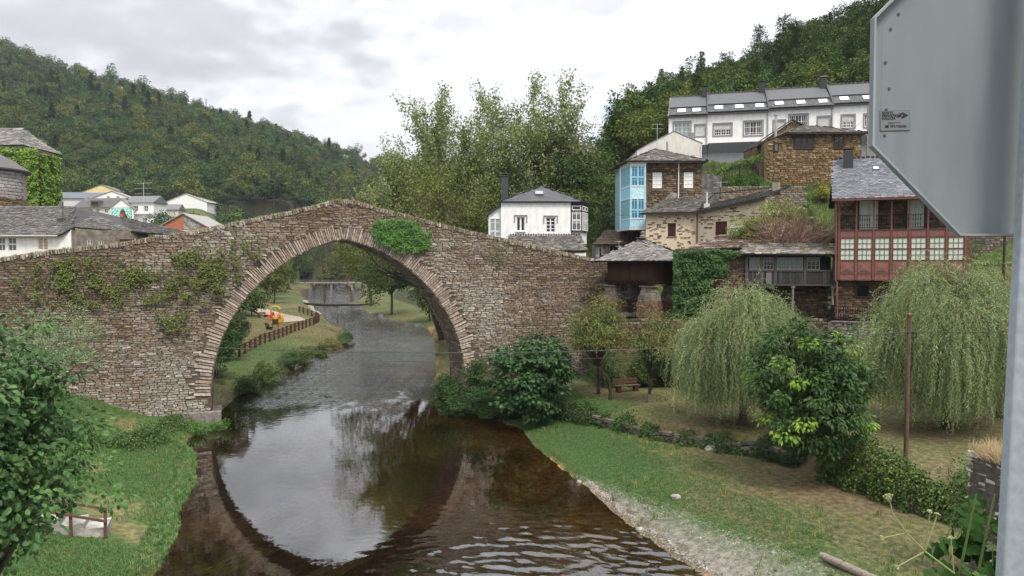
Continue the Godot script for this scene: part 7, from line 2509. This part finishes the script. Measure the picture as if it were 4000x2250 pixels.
	grass_blades("green grass strip along the right bank", "bank_grass", 60000, func():
		var d := rf(21.5, 49.0)
		var r := pow(rng.randf(), 1.2) * 7.0
		var x := bank_right(d) + r
		if d < 36.0 and r < lerps([24.0, 30.0, 33.5, 36.0], [3.2, 2.2, 1.2, 0.1], d) + rf(-0.5, 0.4) and rng.randf() < 0.95: return null
		if r > lerps([24.0, 33.0, 40.0, 47.0], [4.6, 4.2, 4.4, 6.0], d) + nf.get_noise_2d(x * 5.0, d * 5.0) * 3.0 and rng.randf() < 0.8: return null
		return at_ground(x, d, -0.02), Vector2(0.04, 0.11), meadow)
	grass_blades("dry patchy lawn under the garden trees", "lawn_grass", 42000, func():
		var d := rf(22.0, 51.0)
		var x := lerps(WALLD, WALLX, d) + rf(-4.0, 18.0)
		if x - bank_right(d) < 2.5 or nf.get_noise_2d(x * 4.0, -d * 4.0) > rf(-0.1, 0.4): return null
		return at_ground(x, d, -0.02), Vector2(0.03, 0.08), [Color(0.12, 0.16, 0.045), Color(0.19, 0.18, 0.07), Color(0.25, 0.21, 0.10), Color(0.09, 0.14, 0.04)])
	grass_blades("taller weeds and tufts scattered over both near banks", "weed_tufts", 2600, func():
		var d := rf(21.0, 48.0)
		var x := bank_left(d) - rf(0.3, 8.0) if rng.randf() < 0.45 else bank_right(d) + rf(0.2, 9.0)
		if nf.get_noise_2d(x * 9.0, d * 9.0) < 0.12: return null
		return at_ground(x, d, -0.02), Vector2(0.12, 0.3), [Color(0.06, 0.13, 0.03), Color(0.10, 0.16, 0.045), Color(0.2, 0.19, 0.08), Color(0.14, 0.17, 0.05)])
	grass_blades("short grass of the park lawns beyond the arch", "park_grass", 16000, func():
		var d := rf(56.0, 150.0)
		var x := bank_left(d) - rf(0.2, 14.0) if rng.randf() < 0.6 else bank_right(d) + rf(0.1, 9.0)
		return at_ground(x, d, -0.02), Vector2(0.06, 0.16), [Color(0.10, 0.15, 0.04), Color(0.14, 0.17, 0.055), Color(0.2, 0.18, 0.08)])
	grass_blades("weeds and grasses along the terraces of the village slope", "slope_grass", 22000, func():
		var d := rf(57.0, 92.0)
		return at_ground(rf(8.0, 60.0), d, -0.03), Vector2(0.15, 0.5), [Color(0.07, 0.12, 0.03), Color(0.10, 0.15, 0.04), Color(0.14, 0.16, 0.05)])
	grass_blades("dry grass tufts along the bridge coping", "coping_grass", 900, func():
		var s := rf(-20.0, 19.0)
		return wall * Vector3(s, lerps(TOPS, TOPH, s) - 0.05, rf(-0.4, 0.0)), Vector2(0.08, 0.2), [Color(0.2, 0.19, 0.09), Color(0.14, 0.16, 0.06), Color(0.27, 0.24, 0.14)])


func stuff_mesh(a: Acc) -> Acc:
	return a


# ---------------------------------------------------------------- walls, furniture and small things
func walls() -> void:
	var t := thing("terrace_wall", "rough brown retaining wall between the garden and the granary terrace", "wall", Vector3(6.2, 1.0, -52.7))
	var a := Acc.new()
	a.box(0, 0, -0.5, 27, 5.4, -0.05, Color(0.12, 0.09, 0.065))
	part("core", a, M.stone, t)
	pieces(courses(0, 27, 0, 5.4, Vector2(0.14, 0.26), Vector2(0.35, 0.8), 0.2, 6, func(_x, _y): return true), "stone", t, "stone", [Color(0.24, 0.155, 0.105), Color(0.29, 0.2, 0.14), Color(0.18, 0.12, 0.085), Color(0.26, 0.16, 0.1), Color(0.3, 0.24, 0.18), Color(0.13, 0.095, 0.07)], 30, "rubble_stonework")
	pieces(courses(0, 6.2, 0, 5.4, Vector2(0.14, 0.26), Vector2(0.35, 0.8), 0.2, 6, func(_x, _y): return true, Transform3D(Basis(Vector3.UP, -PI / 2), Vector3(0, 0, -6.2))), "stone", t, "stone", [Color(0.24, 0.155, 0.105), Color(0.29, 0.2, 0.14), Color(0.18, 0.12, 0.085), Color(0.26, 0.16, 0.1), Color(0.3, 0.24, 0.18), Color(0.13, 0.095, 0.07)], 0, "rubble_stonework")
	t = thing("plot_wall", "pale dry-stone wall holding up the vegetable plot", "wall", Vector3(19.3, 14.6, -69.4))
	a = Acc.new()
	a.box(0, 0, -0.5, 7.5, 2.75, -0.05, Color(0.2, 0.17, 0.13))
	part("core", a, M.stone, t)
	pieces(courses(0, 7.5, 0, 2.8, Vector2(0.12, 0.22), Vector2(0.3, 0.7), 0.2, 4, func(_x, _y): return true), "stone", t, "stone", [Color(0.33, 0.28, 0.21), Color(0.4, 0.35, 0.27), Color(0.26, 0.21, 0.155), Color(0.3, 0.24, 0.17)], 30, "rubble_stonework")
	t = thing("path_wall", "grey concrete ramp wall beside the blue gallery house", "wall", Vector3(17.7, 14.0, -71.5))
	a = Acc.new()
	a.poly([Vector2(0, 0), Vector2(2.2, 0), Vector2(2.2, 4.6), Vector2(0.3, 5.0)], -3, 0, Color(0.24, 0.235, 0.23))
	part("core", a, M.old_plaster, t)
	# pale wall end at the right edge, with dry grass on top
	t = thing("stone_pier", "stone wall end with pale lichen and dry grass on top, near the sign post", "wall", Vector3(11.85, 0.85, -18.0), 0.25)
	a = Acc.new()
	a.poly([Vector2(-0.35, 0.0), Vector2(2.6, 0.0), Vector2(2.6, 4.75), Vector2(0.05, 4.75)], -0.9, -0.05, Color(0.12, 0.10, 0.08))
	part("core", a, M.stone, t)
	var tones := [Color(0.24, 0.2, 0.165), Color(0.18, 0.15, 0.125), Color(0.3, 0.26, 0.22), Color(0.52, 0.5, 0.46)]
	var edge := func(x, y): return x > -0.36 + y * 0.085
	var st := courses(-0.4, 2.6, 0.0, 4.75, Vector2(0.07, 0.16), Vector2(0.2, 0.5), 0.16, 3, edge)
	st.append_array(courses(-0.9, 0.0, 0.0, 4.75, Vector2(0.08, 0.17), Vector2(0.2, 0.4), 0.16, 4, func(_x, _y): return true, Transform3D(Basis(Vector3.UP, -PI / 2) * Basis(Vector3(1, 0, 0), -0.085), Vector3(-0.36, 0, 0)), 0.014, func(_x, _y): return 3 if rng.randf() < 0.6 else rng.randi() % 3))
	pieces(st, "stone", t, "stone", tones, 60, "rubble_stonework")
	a = Acc.new()
	for k in 1500:
		var p := Vector3(rf(-0.15, 1.2), 4.7, rf(-0.9, 0.05))
		var d := Vector3(rf(-0.8, 0.3), rf(0.2, 1.0), rf(-0.2, 0.7)).normalized()
		leaf(a, p + Vector3(0, rf(0, 0.25), 0), d, rand_dir(), rf(0.2, 0.5), 0.014, vary(Color(0.40, 0.32, 0.20), 0.3))
	part("dry_grass", a, M.leaf, t)
	# concrete path and pole at the right
	a = Acc.new()
	for k in 12:
		var f := k / 12.0
		var g := (k + 1) / 12.0
		var p0 := Vector2(lerpf(36.0, 66.0, f), lerpf(66.5, 73.0, f))
		var p1 := Vector2(lerpf(36.0, 66.0, g), lerpf(66.5, 73.0, g))
		a.quad(at_ground(p0.x, p0.y - 2.5, 0.12), at_ground(p1.x, p1.y - 2.5, 0.12), at_ground(p1.x, p1.y + 2.5, 0.12), at_ground(p0.x, p0.y + 2.5, 0.12), Color(0.5, 0.48, 0.44))
	structure("path", a, M.asphalt, "pale concrete lane rising at the right behind the red gallery house")
	t = thing("lane_wall", "dark stone wall above the pale lane at the right", "wall", Vector3(38.0, 10.0, -74.0), 0.3)
	a = Acc.new()
	a.box(0, 0, -0.6, 16, 3.2, -0.05, Color(0.12, 0.10, 0.08))
	part("core", a, M.stone, t)
	pieces(courses(0, 16, 0, 3.2, Vector2(0.2, 0.4), Vector2(0.4, 0.9), 0.25, 4, func(_x, _y): return true), "stone", t, "stone", [Color(0.2, 0.16, 0.12), Color(0.26, 0.21, 0.16), Color(0.15, 0.12, 0.095), Color(0.3, 0.26, 0.2)], 20, "rubble_stonework")


func bench(label: String, at: Vector3, turn: float) -> void:
	var t := thing("bench", label, "bench", at, turn)
	var wood := Color(0.13, 0.06, 0.03)
	for k in 2:
		var a := Acc.new()
		a.box(-0.9, 0.42, -0.2 + 0.21 * k, 0.9, 0.47, -0.01 + 0.21 * k, vary(Color(0.16, 0.11, 0.065), 0.15))
		part("seat_plank", a, M.wood, t)
		a = Acc.new()
		a.obox(Transform3D(Basis(Vector3(1, 0, 0), -0.2), Vector3(0, 0.62 + 0.2 * k, -0.27 - 0.045 * k)), Vector3(1.8, 0.15, 0.04), vary(wood, 0.15))
		part("back_plank", a, M.wood, t)
	for x in [-0.65, 0.65]:
		var a := Acc.new()
		a.box(x - 0.14, 0, -0.16, x + 0.14, 0.42, 0.16, wood * 0.8)
		part("leg", a, M.wood, t)
		a = Acc.new()
		a.obox(Transform3D(Basis(Vector3(1, 0, 0), -0.2), Vector3(x, 0.62, -0.31)), Vector3(0.07, 0.55, 0.04), wood * 0.8)
		part("back_support", a, M.wood, t)


func litter_bin(label: String, at: Vector3, s := 1.0) -> void:
	var t := thing("litter_bin", label, "bin", at)
	var c := Color(0.16, 0.065, 0.035)
	for k in 14:
		var ang := TAU * k / 14.0
		var a := Acc.new()
		a.obox(Transform3D(Basis(Vector3.UP, ang), Vector3(sin(ang) * 0.25, 0.72, cos(ang) * 0.25) * s), Vector3(0.105, 0.56, 0.025) * s, vary(c, 0.2))
		part("slat", a, M.wood, t)
	var a := Acc.new()
	a.lathe(Vector3(0, 0.45 * s, 0), [[0.235 * s, 0], [0.235 * s, 0.54 * s]], 12, Color(0.02, 0.02, 0.02))
	part("liner", a, M.metal, t)
	for x in [-0.3, 0.3]:
		a = Acc.new()
		a.box(x * s - 0.035, 0, -0.035, x * s + 0.035, 1.05 * s, 0.035, c * 0.7)
		part("leg", a, M.wood, t)


func furniture() -> void:
	bench("brown wooden plank bench under the fruit trees", at_ground(7.75, 50.2), 0.35)
	litter_bin("slatted red-brown litter bin on two legs near the willow", at_ground(11.4, 51.3))
	bench("dark bench on the far park lawn beside the bin, seen through the arch", at_ground(-33.6, 103.5), 2.2)
	litter_bin("square brown litter bin on the far park lawn, seen through the arch", at_ground(-33.2, 105.0), 1.3)
	bench("small bench at the pale path near the curved fence beyond the arch", at_ground(-42.0, 126.0), 1.0)
	# wooden pole with cable and guy
	var t := thing("wooden_pole", "weathered wooden utility pole with a rusty cap in the garden", "pole", at_ground(17.2, 32.5))
	var a := Acc.new()
	a.tube(PackedVector3Array([Vector3(0, -0.3, 0), Vector3(0.02, 3.0, 0), Vector3(0.05, 6.3, 0)]), PackedFloat32Array([0.1, 0.09, 0.075]), 10, Color(0.19, 0.12, 0.085))
	part("shaft", a, M.bark, t, true)
	a = Acc.new()
	a.lathe(Vector3(0.05, 6.3, 0), [[0.08, -0.02], [0.1, 0.06], [0.1, 0.14], [0.04, 0.2]], 10, Color(0.2, 0.1, 0.06))
	part("cap", a, M.metal, t)
	a = Acc.new()
	for y in [5.6, 5.85]:
		a.lathe(Vector3(0.045, y, 0), [[0.09, 0], [0.09, 0.04]], 10, Color(0.1, 0.1, 0.1))
	part("clamp", a, M.metal, t)
	a = Acc.new()
	a.rod(at_ground(17.2, 32.5) + Vector3(0.05, 5.7, 0), at_ground(19.1, 32.2), 0.009, Color(0.12, 0.14, 0.13), 4)
	single("guy_wire", a, M.metal, "thin stay wire running from the wooden pole down to the lawn", "wire")
	var wires := [[Vector3(17.25, 7.5, -32.5), Vector3(-32.0, 8.75, -31.0), 1.42, 0.018, "dark cable sagging across the whole view in front of the bridge"], [Vector3(17.25, 7.3, -32.5), Vector3(-32.0, 8.3, -31.2), 1.5, 0.007, "thinner wire just below the sagging cable"], [Vector3(17.25, 7.5, -32.5), Vector3(36.0, 9.0, -35.0), 0.55, 0.018, "dark cable leaving the wooden pole towards the right edge"],
		[Vector3(6.7, 15.1, -67.4), Vector3(12.0, 14.9, -70.0), 0.15, 0.014, "cable between the white house bay and the blue gallery"], [Vector3(6.9, 12.7, -67.4), Vector3(10.5, 12.7, -70.0), 0.2, 0.014, "lower cable from the white house towards the dark understorey"], [Vector3(36.4, 25.5, -77.0), Vector3(25.5, 19.0, -72.0), 0.5, 0.012, "wire sloping from the leaning pole over the stone cottage"]]
	for q in wires:
		a = Acc.new()
		var pts := PackedVector3Array()
		var rr := PackedFloat32Array()
		for k in 41:
			var f := k / 40.0
			pts.push_back(q[0].lerp(q[1], f) + Vector3(0, -q[2] * 4.0 * f * (1.0 - f), 0))
			rr.push_back(q[3])
		a.tube(pts, rr, 5, Color(0.055, 0.065, 0.055))
		single("cable", a, M.plain, q[4], "cable")
	for q in [[Vector3(36.0, 20.2, -76.5), 6.2, Color(0.42, 0.42, 0.34), "pale green-grey pole right of the stone cottage"], [Vector3(39.3, 7.2, -60), 6.0, Color(0.075, 0.055, 0.045), "dark pole beside the pale lane at the right"], [Vector3(38.0, 10.0, -66.0), 4.4, Color(0.1, 0.08, 0.06), "shorter dark pole behind the lane pole"], [Vector3(-54.0, 10.5, -142), 11.0, Color(0.13, 0.09, 0.07), "telephone pole on the slope above the left parapet"]]:
		a = Acc.new()
		a.tube(PackedVector3Array([q[0], q[0] + Vector3(0.05, q[1], 0)]), PackedFloat32Array([0.12, 0.09]), 8, q[2])
		single("pole", a, M.bark, q[3], "pole")
	a = Acc.new()
	a.beam(Vector3(50.0, 14.6, -86), Vector3(56.0, 14.6, -86), 2.6, 0.2, Color(0.55, 0.05, 0.07))
	for x in [50.5, 55.5]: a.box(x, 11.6, -86.1, x + 0.12, 14.5, -85.9, Color(0.2, 0.2, 0.2))
	single("red_awning", a, M.paint, "red awning half hidden by the sign at the right", "awning")
	# pylon on the far ridge
	t = thing("pylon", "thin pale power pylon on the ridge of the wooded hill", "pylon", Vector3(-259, 135, -640))
	a = Acc.new()
	for s in [-1, 1]:
		a.beam(Vector3(0.7 * s, 0, 0), Vector3(0.25 * s, 14, 0), 0.28, 0.28, Color(0.45, 0.45, 0.44))
	for y in [3.0, 6.0, 9.0]:
		a.beam(Vector3(-0.6, y, 0), Vector3(0.5, y + 2.5, 0), 0.18, 0.18, Color(0.45, 0.45, 0.44))
	for y in [10.5, 13.2]:
		a.beam(Vector3(-1.5, y, 0), Vector3(1.5, y, 0), 0.25, 0.25, Color(0.45, 0.45, 0.44))
	part("lattice", a, M.metal, t)
	# park fence beyond the arch: posts, rails and crossed bars
	var line := [Vector3(-27.0, 0, -74.0), Vector3(-28.2, 0, -83.7), Vector3(-28.9, 0, -96.0), Vector3(-29.3, 0, -106.5), Vector3(-29.4, 0, -111.0), Vector3(-30.5, 0, -117.5), Vector3(-32.1, 0, -124.5), Vector3(-34.3, 0, -131.0), Vector3(-37.1, 0, -136.0), Vector3(-41.0, 0, -141.5)]
	t = thing("park_fence", "brown wooden fence with crossed bars curving along the park's river edge", "fence", Vector3(-27.0, 0, -74.0))
	var brown := Color(0.15, 0.07, 0.045)
	var walk := []
	for k in line.size() - 1:
		var m := int(line[k].distance_to(line[k + 1]) / 2.0)
		for j in maxi(m, 1):
			var p: Vector3 = line[k].lerp(line[k + 1], float(j) / maxi(m, 1))
			walk.push_back(Vector3(p.x, ground(p.x, -p.z), p.z) - Vector3(-27.0, 0, -74.0))
	var po := Acc.new()
	po.box(-0.1, -0.2, -0.1, 0.1, 1.2, 0.1, brown)
	var pm := po.mesh()
	for k in walk.size():
		var o := part("post", pm, M.wood, t)
		o.position = walk[k]
		if k + 1 < walk.size():
			a = Acc.new()
			var u := Vector3(0, 1.05, 0)
			var v := Vector3(0, 0.3, 0)
			a.beam(walk[k] + u, walk[k + 1] + u, 0.1, 0.12, brown)
			a.beam(walk[k] + v, walk[k + 1] + v, 0.07, 0.08, brown)
			a.beam(walk[k] + v, walk[k + 1] + u, 0.05, 0.07, brown * 1.1)
			a.beam(walk[k] + u, walk[k + 1] + v, 0.05, 0.07, brown * 1.1)
			part("crossed_panel", a, M.wood, t)
	# pale sand path and sandy river beach
	a = Acc.new()
	var band := [Vector3(-32.5, 0, -119), Vector3(-36.0, 0, -127), Vector3(-41.0, 0, -135), Vector3(-47.0, 0, -141)]
	for k in 3:
		var p: Vector3 = band[k]
		var q: Vector3 = band[k + 1]
		var o := Vector3(-3.2, 0, 3.0)
		a.quad(at_ground(p.x, -p.z, 0.06), at_ground(q.x, -q.z, 0.06), at_ground(q.x + o.x, -q.z - o.z, 0.06), at_ground(p.x + o.x, -p.z - o.z, 0.06), Color(0.55, 0.48, 0.38))
	structure("sand_path", a, M.ground, "pale sandy path inside the curved park fence")
	a = Acc.new()
	for k in 8:
		var d := 150.0 + 7.0 * k
		var x0 := bank_left(d) - 5.0
		var x1 := bank_left(d + 7.0) - 5.0
		a.quad(Vector3(x0, 0.75, -d), Vector3(x0 + 5.6, 0.05, -d), Vector3(x1 + 5.6, 0.05, -d - 7), Vector3(x1, 0.75, -d - 7), Color(0.45, 0.4, 0.32))
	structure("gravel_beach", a, M.ground, "small sandy beach on the left bank beyond the park")
	# spring toys
	var toys := [[-39.0, 121.0, Color(0.6, 0.06, 0.03), "red and yellow spring toy nearest the far trees"], [-36.8, 117.0, Color(0.7, 0.45, 0.03), "yellow play frame with a round top on the park lawn"], [-35.4, 113.0, Color(0.65, 0.12, 0.03), "orange-red spring rider in the middle of the play lawn"], [-34.3, 110.5, Color(0.7, 0.4, 0.03), "yellow and red spring rider nearest the bin"]]
	for q in toys:
		t = thing("spring_toy", q[3], "playground toy", at_ground(q[0], q[1]))
		a = Acc.new()
		a.lathe(Vector3.ZERO, [[0.2, 0], [0.2, 0.06], [0.09, 0.08], [0.12, 0.2], [0.09, 0.32], [0.12, 0.44]], 8, Color(0.7, 0.1, 0.04))
		part("spring", a, M.paint, t)
		a = Acc.new()
		a.poly([Vector2(-0.55, 0.45), Vector2(0.5, 0.45), Vector2(0.62, 0.8), Vector2(0.45, 1.35), Vector2(0.2, 1.3), Vector2(0.15, 0.85), Vector2(-0.4, 0.8), Vector2(-0.6, 1.0)], -0.12, 0.12, q[2])
		part("body", a, M.paint, t)
		a = Acc.new()
		a.rod(Vector3(0.25, 1.15, -0.3), Vector3(0.25, 1.15, 0.3), 0.05, Color(0.75, 0.55, 0.05))
		part("handle", a, M.paint, t)
	a = Acc.new()
	for s in [-0.7, 0.7]: a.rod(Vector3(s, 0, 0), Vector3(s, 1.9, 0), 0.09, Color(0.65, 0.08, 0.03))
	var arc := PackedVector3Array()
	var ar := PackedFloat32Array()
	for k in 9:
		arc.push_back(Vector3(-cos(PI * k / 8.0) * 0.75, 1.9 + sin(PI * k / 8.0) * 0.5, 0))
		ar.push_back(0.08)
	a.tube(arc, ar, 6, Color(0.75, 0.55, 0.04))
	var o2 := single("play_arch", a, M.paint, "red and yellow play arch with a curved yellow top beyond the stone arch", "playground toy")
	o2.position = at_ground(-37.6, 119.0)
	# closed parasols
	var para := [[-71.5, 212.0, Color(0.5, 0.1, 0.03), "orange closed parasol, first of the four under the trees"], [-69.6, 210.0, Color(0.6, 0.08, 0.06), "red and white closed parasol beside the orange one"], [-67.4, 209.0, Color(0.5, 0.52, 0.52), "pale grey closed parasol third in the row"], [-66.3, 210.0, Color(0.3, 0.02, 0.04), "dark red closed parasol last in the row"]]
	for q in para:
		t = thing("closed_parasol", q[3], "parasol", at_ground(q[0], q[1]), 0.0, "closed parasols under the trees")
		a = Acc.new()
		a.rod(Vector3.ZERO, Vector3(0, 1.2, 0), 0.06, Color(0.3, 0.3, 0.3))
		part("pole", a, M.metal, t)
		a = Acc.new()
		a.lathe(Vector3(0, 1.0, 0), [[0.42, 0], [0.3, 0.15], [0.42, 0.6], [0.36, 1.4], [0.2, 2.0], [0.03, 2.6]], 9, q[2])
		part("canopy", a, M.paint, t)
	# low footbridge upstream
	t = thing("footbridge", "low concrete footbridge across the stream at the far end of the reach", "footbridge", Vector3(-78, 0, -290))
	a = Acc.new()
	a.box(-6, 2.4, -1.5, 22, 2.9, 1.5, Color(0.42, 0.4, 0.36))
	part("deck", a, M.old_plaster, t)
	a = Acc.new()
	a.box(-6, 3.6, 1.3, 22, 3.75, 1.5, Color(0.3, 0.27, 0.22))
	for k in 10: a.box(-6 + 3.0 * k, 2.9, 1.32, -5.8 + 3.0 * k, 3.6, 1.48, Color(0.3, 0.27, 0.22))
	part("railing", a, M.wood, t)
	a = Acc.new()
	for x in [0.0, 8.0, 16.0]: a.box(x, -1, -1.2, x + 0.8, 2.4, 1.2, Color(0.35, 0.33, 0.3))
	part("pier", a, M.old_plaster, t)
	# fallen trunk across the stream
	a = Acc.new()
	a.tube(PackedVector3Array([Vector3(-50.5, 0.5, -182), Vector3(-44, 0.35, -178), Vector3(-36, 0.5, -176), Vector3(-32, 0.8, -176)]), PackedFloat32Array([0.3, 0.28, 0.22, 0.1]), 7, Color(0.07, 0.055, 0.045))
	single("fallen_trunk", a, M.bark, "dark fallen trunk lying across the rapids upstream", "trunk")
	# driftwood log and stones on the near right bank
	t = thing("driftwood_log", "bleached driftwood log lying on the grass at the bottom edge", "log", at_ground(10.1, 24.2, 0.1))
	a = Acc.new()
	a.tube(PackedVector3Array([Vector3(0, 0.1, 0), Vector3(0.35, 0.1, 0.75), Vector3(0.8, 0.06, 1.6), Vector3(1.4, 0.08, 2.6)]), PackedFloat32Array([0.12, 0.14, 0.13, 0.1]), 9, Color(0.36, 0.31, 0.26))
	part("trunk", a, M.bark, t, true)
	a = Acc.new()
	a.lathe(Vector3(0.4, 0.15, 0.8), [[0.06, 0], [0.04, 0.15]], 6, Color(0.3, 0.26, 0.22))
	part("stub", a, M.bark, t)
	var rocks := [[6.9, 31.3, 0.2, "white stone alone on the right bank grass"], [10.25, 38.3, 0.3, "pale upright stone beside the garden wall"], [-16.3, 44.6, 0.35, "pale stone by the water below the left meadow"], [-9.4, 60.5, 0.4, "rock at the water's edge behind the right springing"], [-14.9, 112.0, 0.55, "dark rock breaking the surface upstream near the right bank"], [-23.6, 118.0, 0.45, "grassy rock in midstream beyond the arch"], [3.2, 35.4, 0.14, "small white stone at the gravel edge"], [5.0, 28.9, 0.16, "pale pebble in the shallows of the right bank"], [-42.5, 180.0, 0.9, "dark boulder in the rapids far upstream"]]
	for q in rocks:
		a = Acc.new()
		var sp := SphereMesh.new()
		sp.radial_segments = 12
		sp.rings = 7
		var arr := sp.get_mesh_arrays()
		var vs: PackedVector3Array = arr[Mesh.ARRAY_VERTEX]
		for k in vs.size():
			vs[k] = vs[k] * 2.0 * q[2] * Vector3(1, 0.7, 0.85) * (1.0 + 0.5 * nf.get_noise_3dv(vs[k] * 40.0 + Vector3(q[0] * 9.0, 0, 0)))
		a.put(vs, arr[Mesh.ARRAY_INDEX], Color(0.5, 0.47, 0.42) if q[2] < 0.4 else Color(0.1, 0.085, 0.07))
		var o := single("stone", a, M.stone, q[3], "stone")
		o.position = at_ground(q[0], q[1], 0.05 if q[1] < 60 else 0.4)
	# steps with handrail on the left bank
	t = thing("garden_steps", "pale concrete steps with a brown wooden handrail on the left bank", "steps", at_ground(-15.7, 27.2, 0.1), 0.35)
	for k in 3:
		a = Acc.new()
		a.box(-1.4 + 0.75 * k, -0.6, -0.5, -0.66 + 0.75 * k, 0.55 - 0.2 * k, 0.6, Color(0.56, 0.53, 0.48))
		part("step", a, M.old_plaster, t)
	var rb := Color(0.2, 0.12, 0.085)
	for q in [[-1.1, 0.6], [-0.35, 0.4], [0.75, 0.0]]:
		a = Acc.new()
		a.box(q[0], q[1] - 0.5, 0.62, q[0] + 0.1, q[1] + 0.9, 0.72, rb)
		part("post", a, M.wood, t)
	for y in [0.4, 0.85]:
		a = Acc.new()
		a.beam(Vector3(-1.1, 0.6 + y, 0.75), Vector3(0.85, 0.0 + y, 0.75), 0.06, 0.09, rb)
		part("rail", a, M.wood, t)
	# gravel of the right beach
	var pm2: ArrayMesh = U["block1"][2]
	var mm := MultiMesh.new()
	mm.transform_format = MultiMesh.TRANSFORM_3D
	mm.use_colors = true
	mm.mesh = pm2
	var where := []
	for k in 26000:
		var d := rf(21.5, 37.0)
		var wdt := lerps([24.0, 30.0, 33.5, 37.0], [3.6, 2.5, 1.4, 0.1], d)
		var r := rf(-1.2, wdt)
		var s := rf(0.02, 0.06) * (2.0 if rng.randf() < 0.03 else 1.0)
		where.push_back(Transform3D(Basis.from_euler(Vector3(rf(-2, -1), rf(0, 6), rf(0, 6))).scaled(Vector3(s * 1.3, s, s)), at_ground(bank_right(d) + r, d, 0.0)))
	mm.instance_count = where.size()
	for k in where.size():
		mm.set_instance_transform(k, where[k])
		mm.set_instance_color(k, vary([Color(0.48, 0.44, 0.39), Color(0.36, 0.33, 0.29), Color(0.58, 0.55, 0.5), Color(0.28, 0.24, 0.2)][k % 4], 0.2))
	var gv := MultiMeshInstance3D.new()
	gv.name = "gravel"
	gv.multimesh = mm
	gv.material_override = M.stone
	add_child(gv)
	tag(gv, "pale river gravel along the right water's edge", "gravel", "", "stuff")
	# trailing water weed in the shallows at the lower left
	for q in [[-10.3, 31.0, 2.6, "long strand of pale water weed trailing in the lower left shallows"], [-9.0, 29.4, 2.2, "broader yellowish water weed bed near the lower left bank"], [-9.6, 26.2, 2.4, "water weed patch at the bottom edge of the river"], [-6.0, 25.6, 2.6, "spreading water weed bed in the middle of the bottom edge"]]:
		a = Acc.new()
		for k in 420:
			var p := Vector3(rf(-0.5, 0.5), rf(-0.16, -0.03), rf(-0.6, 0.6) * q[2])
			leaf(a, p, Vector3(rf(-0.15, 0.5), 0.0, 1.0).normalized(), Vector3.UP, rf(0.25, 0.6), 0.03, vary(Color(0.22, 0.18, 0.07), 0.35, 0.1))
		var o := single("water_weed", a, M.leaf, q[3], "water weed")
		o.position = Vector3(q[0], 0, -q[1])
		o.rotation.y = -0.5


func _ready() -> void:
	rng.seed = 20240
	nz.seed = 3
	nz.frequency = 0.01
	nf.seed = 9
	nf.frequency = 0.03
	nf.fractal_octaves = 4
	camera_and_light()
	materials()
	more_materials()
	rng.seed = 103
	units()
	rng.seed = 104
	terrain()
	rng.seed = 105
	water()
	rng.seed = 106
	bridge()
	rng.seed = 107
	white_house()
	rng.seed = 108
	blue_house()
	rng.seed = 109
	tan_house()
	rng.seed = 110
	granary()
	rng.seed = 111
	gallery_house()
	rng.seed = 112
	red_house()
	rng.seed = 113
	row_houses()
	rng.seed = 114
	upper_houses()
	rng.seed = 115
	left_houses()
	rng.seed = 116
	village()
	rng.seed = 117
	hillsides()
	rng.seed = 118
	near_hill()
	rng.seed = 119
	riverside_trees()
	rng.seed = 120
	garden_trees()
	rng.seed = 121
	walls()
	rng.seed = 122
	greenery()
	rng.seed = 123
	furniture()
	rng.seed = 124
	foreground_vine()
	rng.seed = 125
	road_sign()
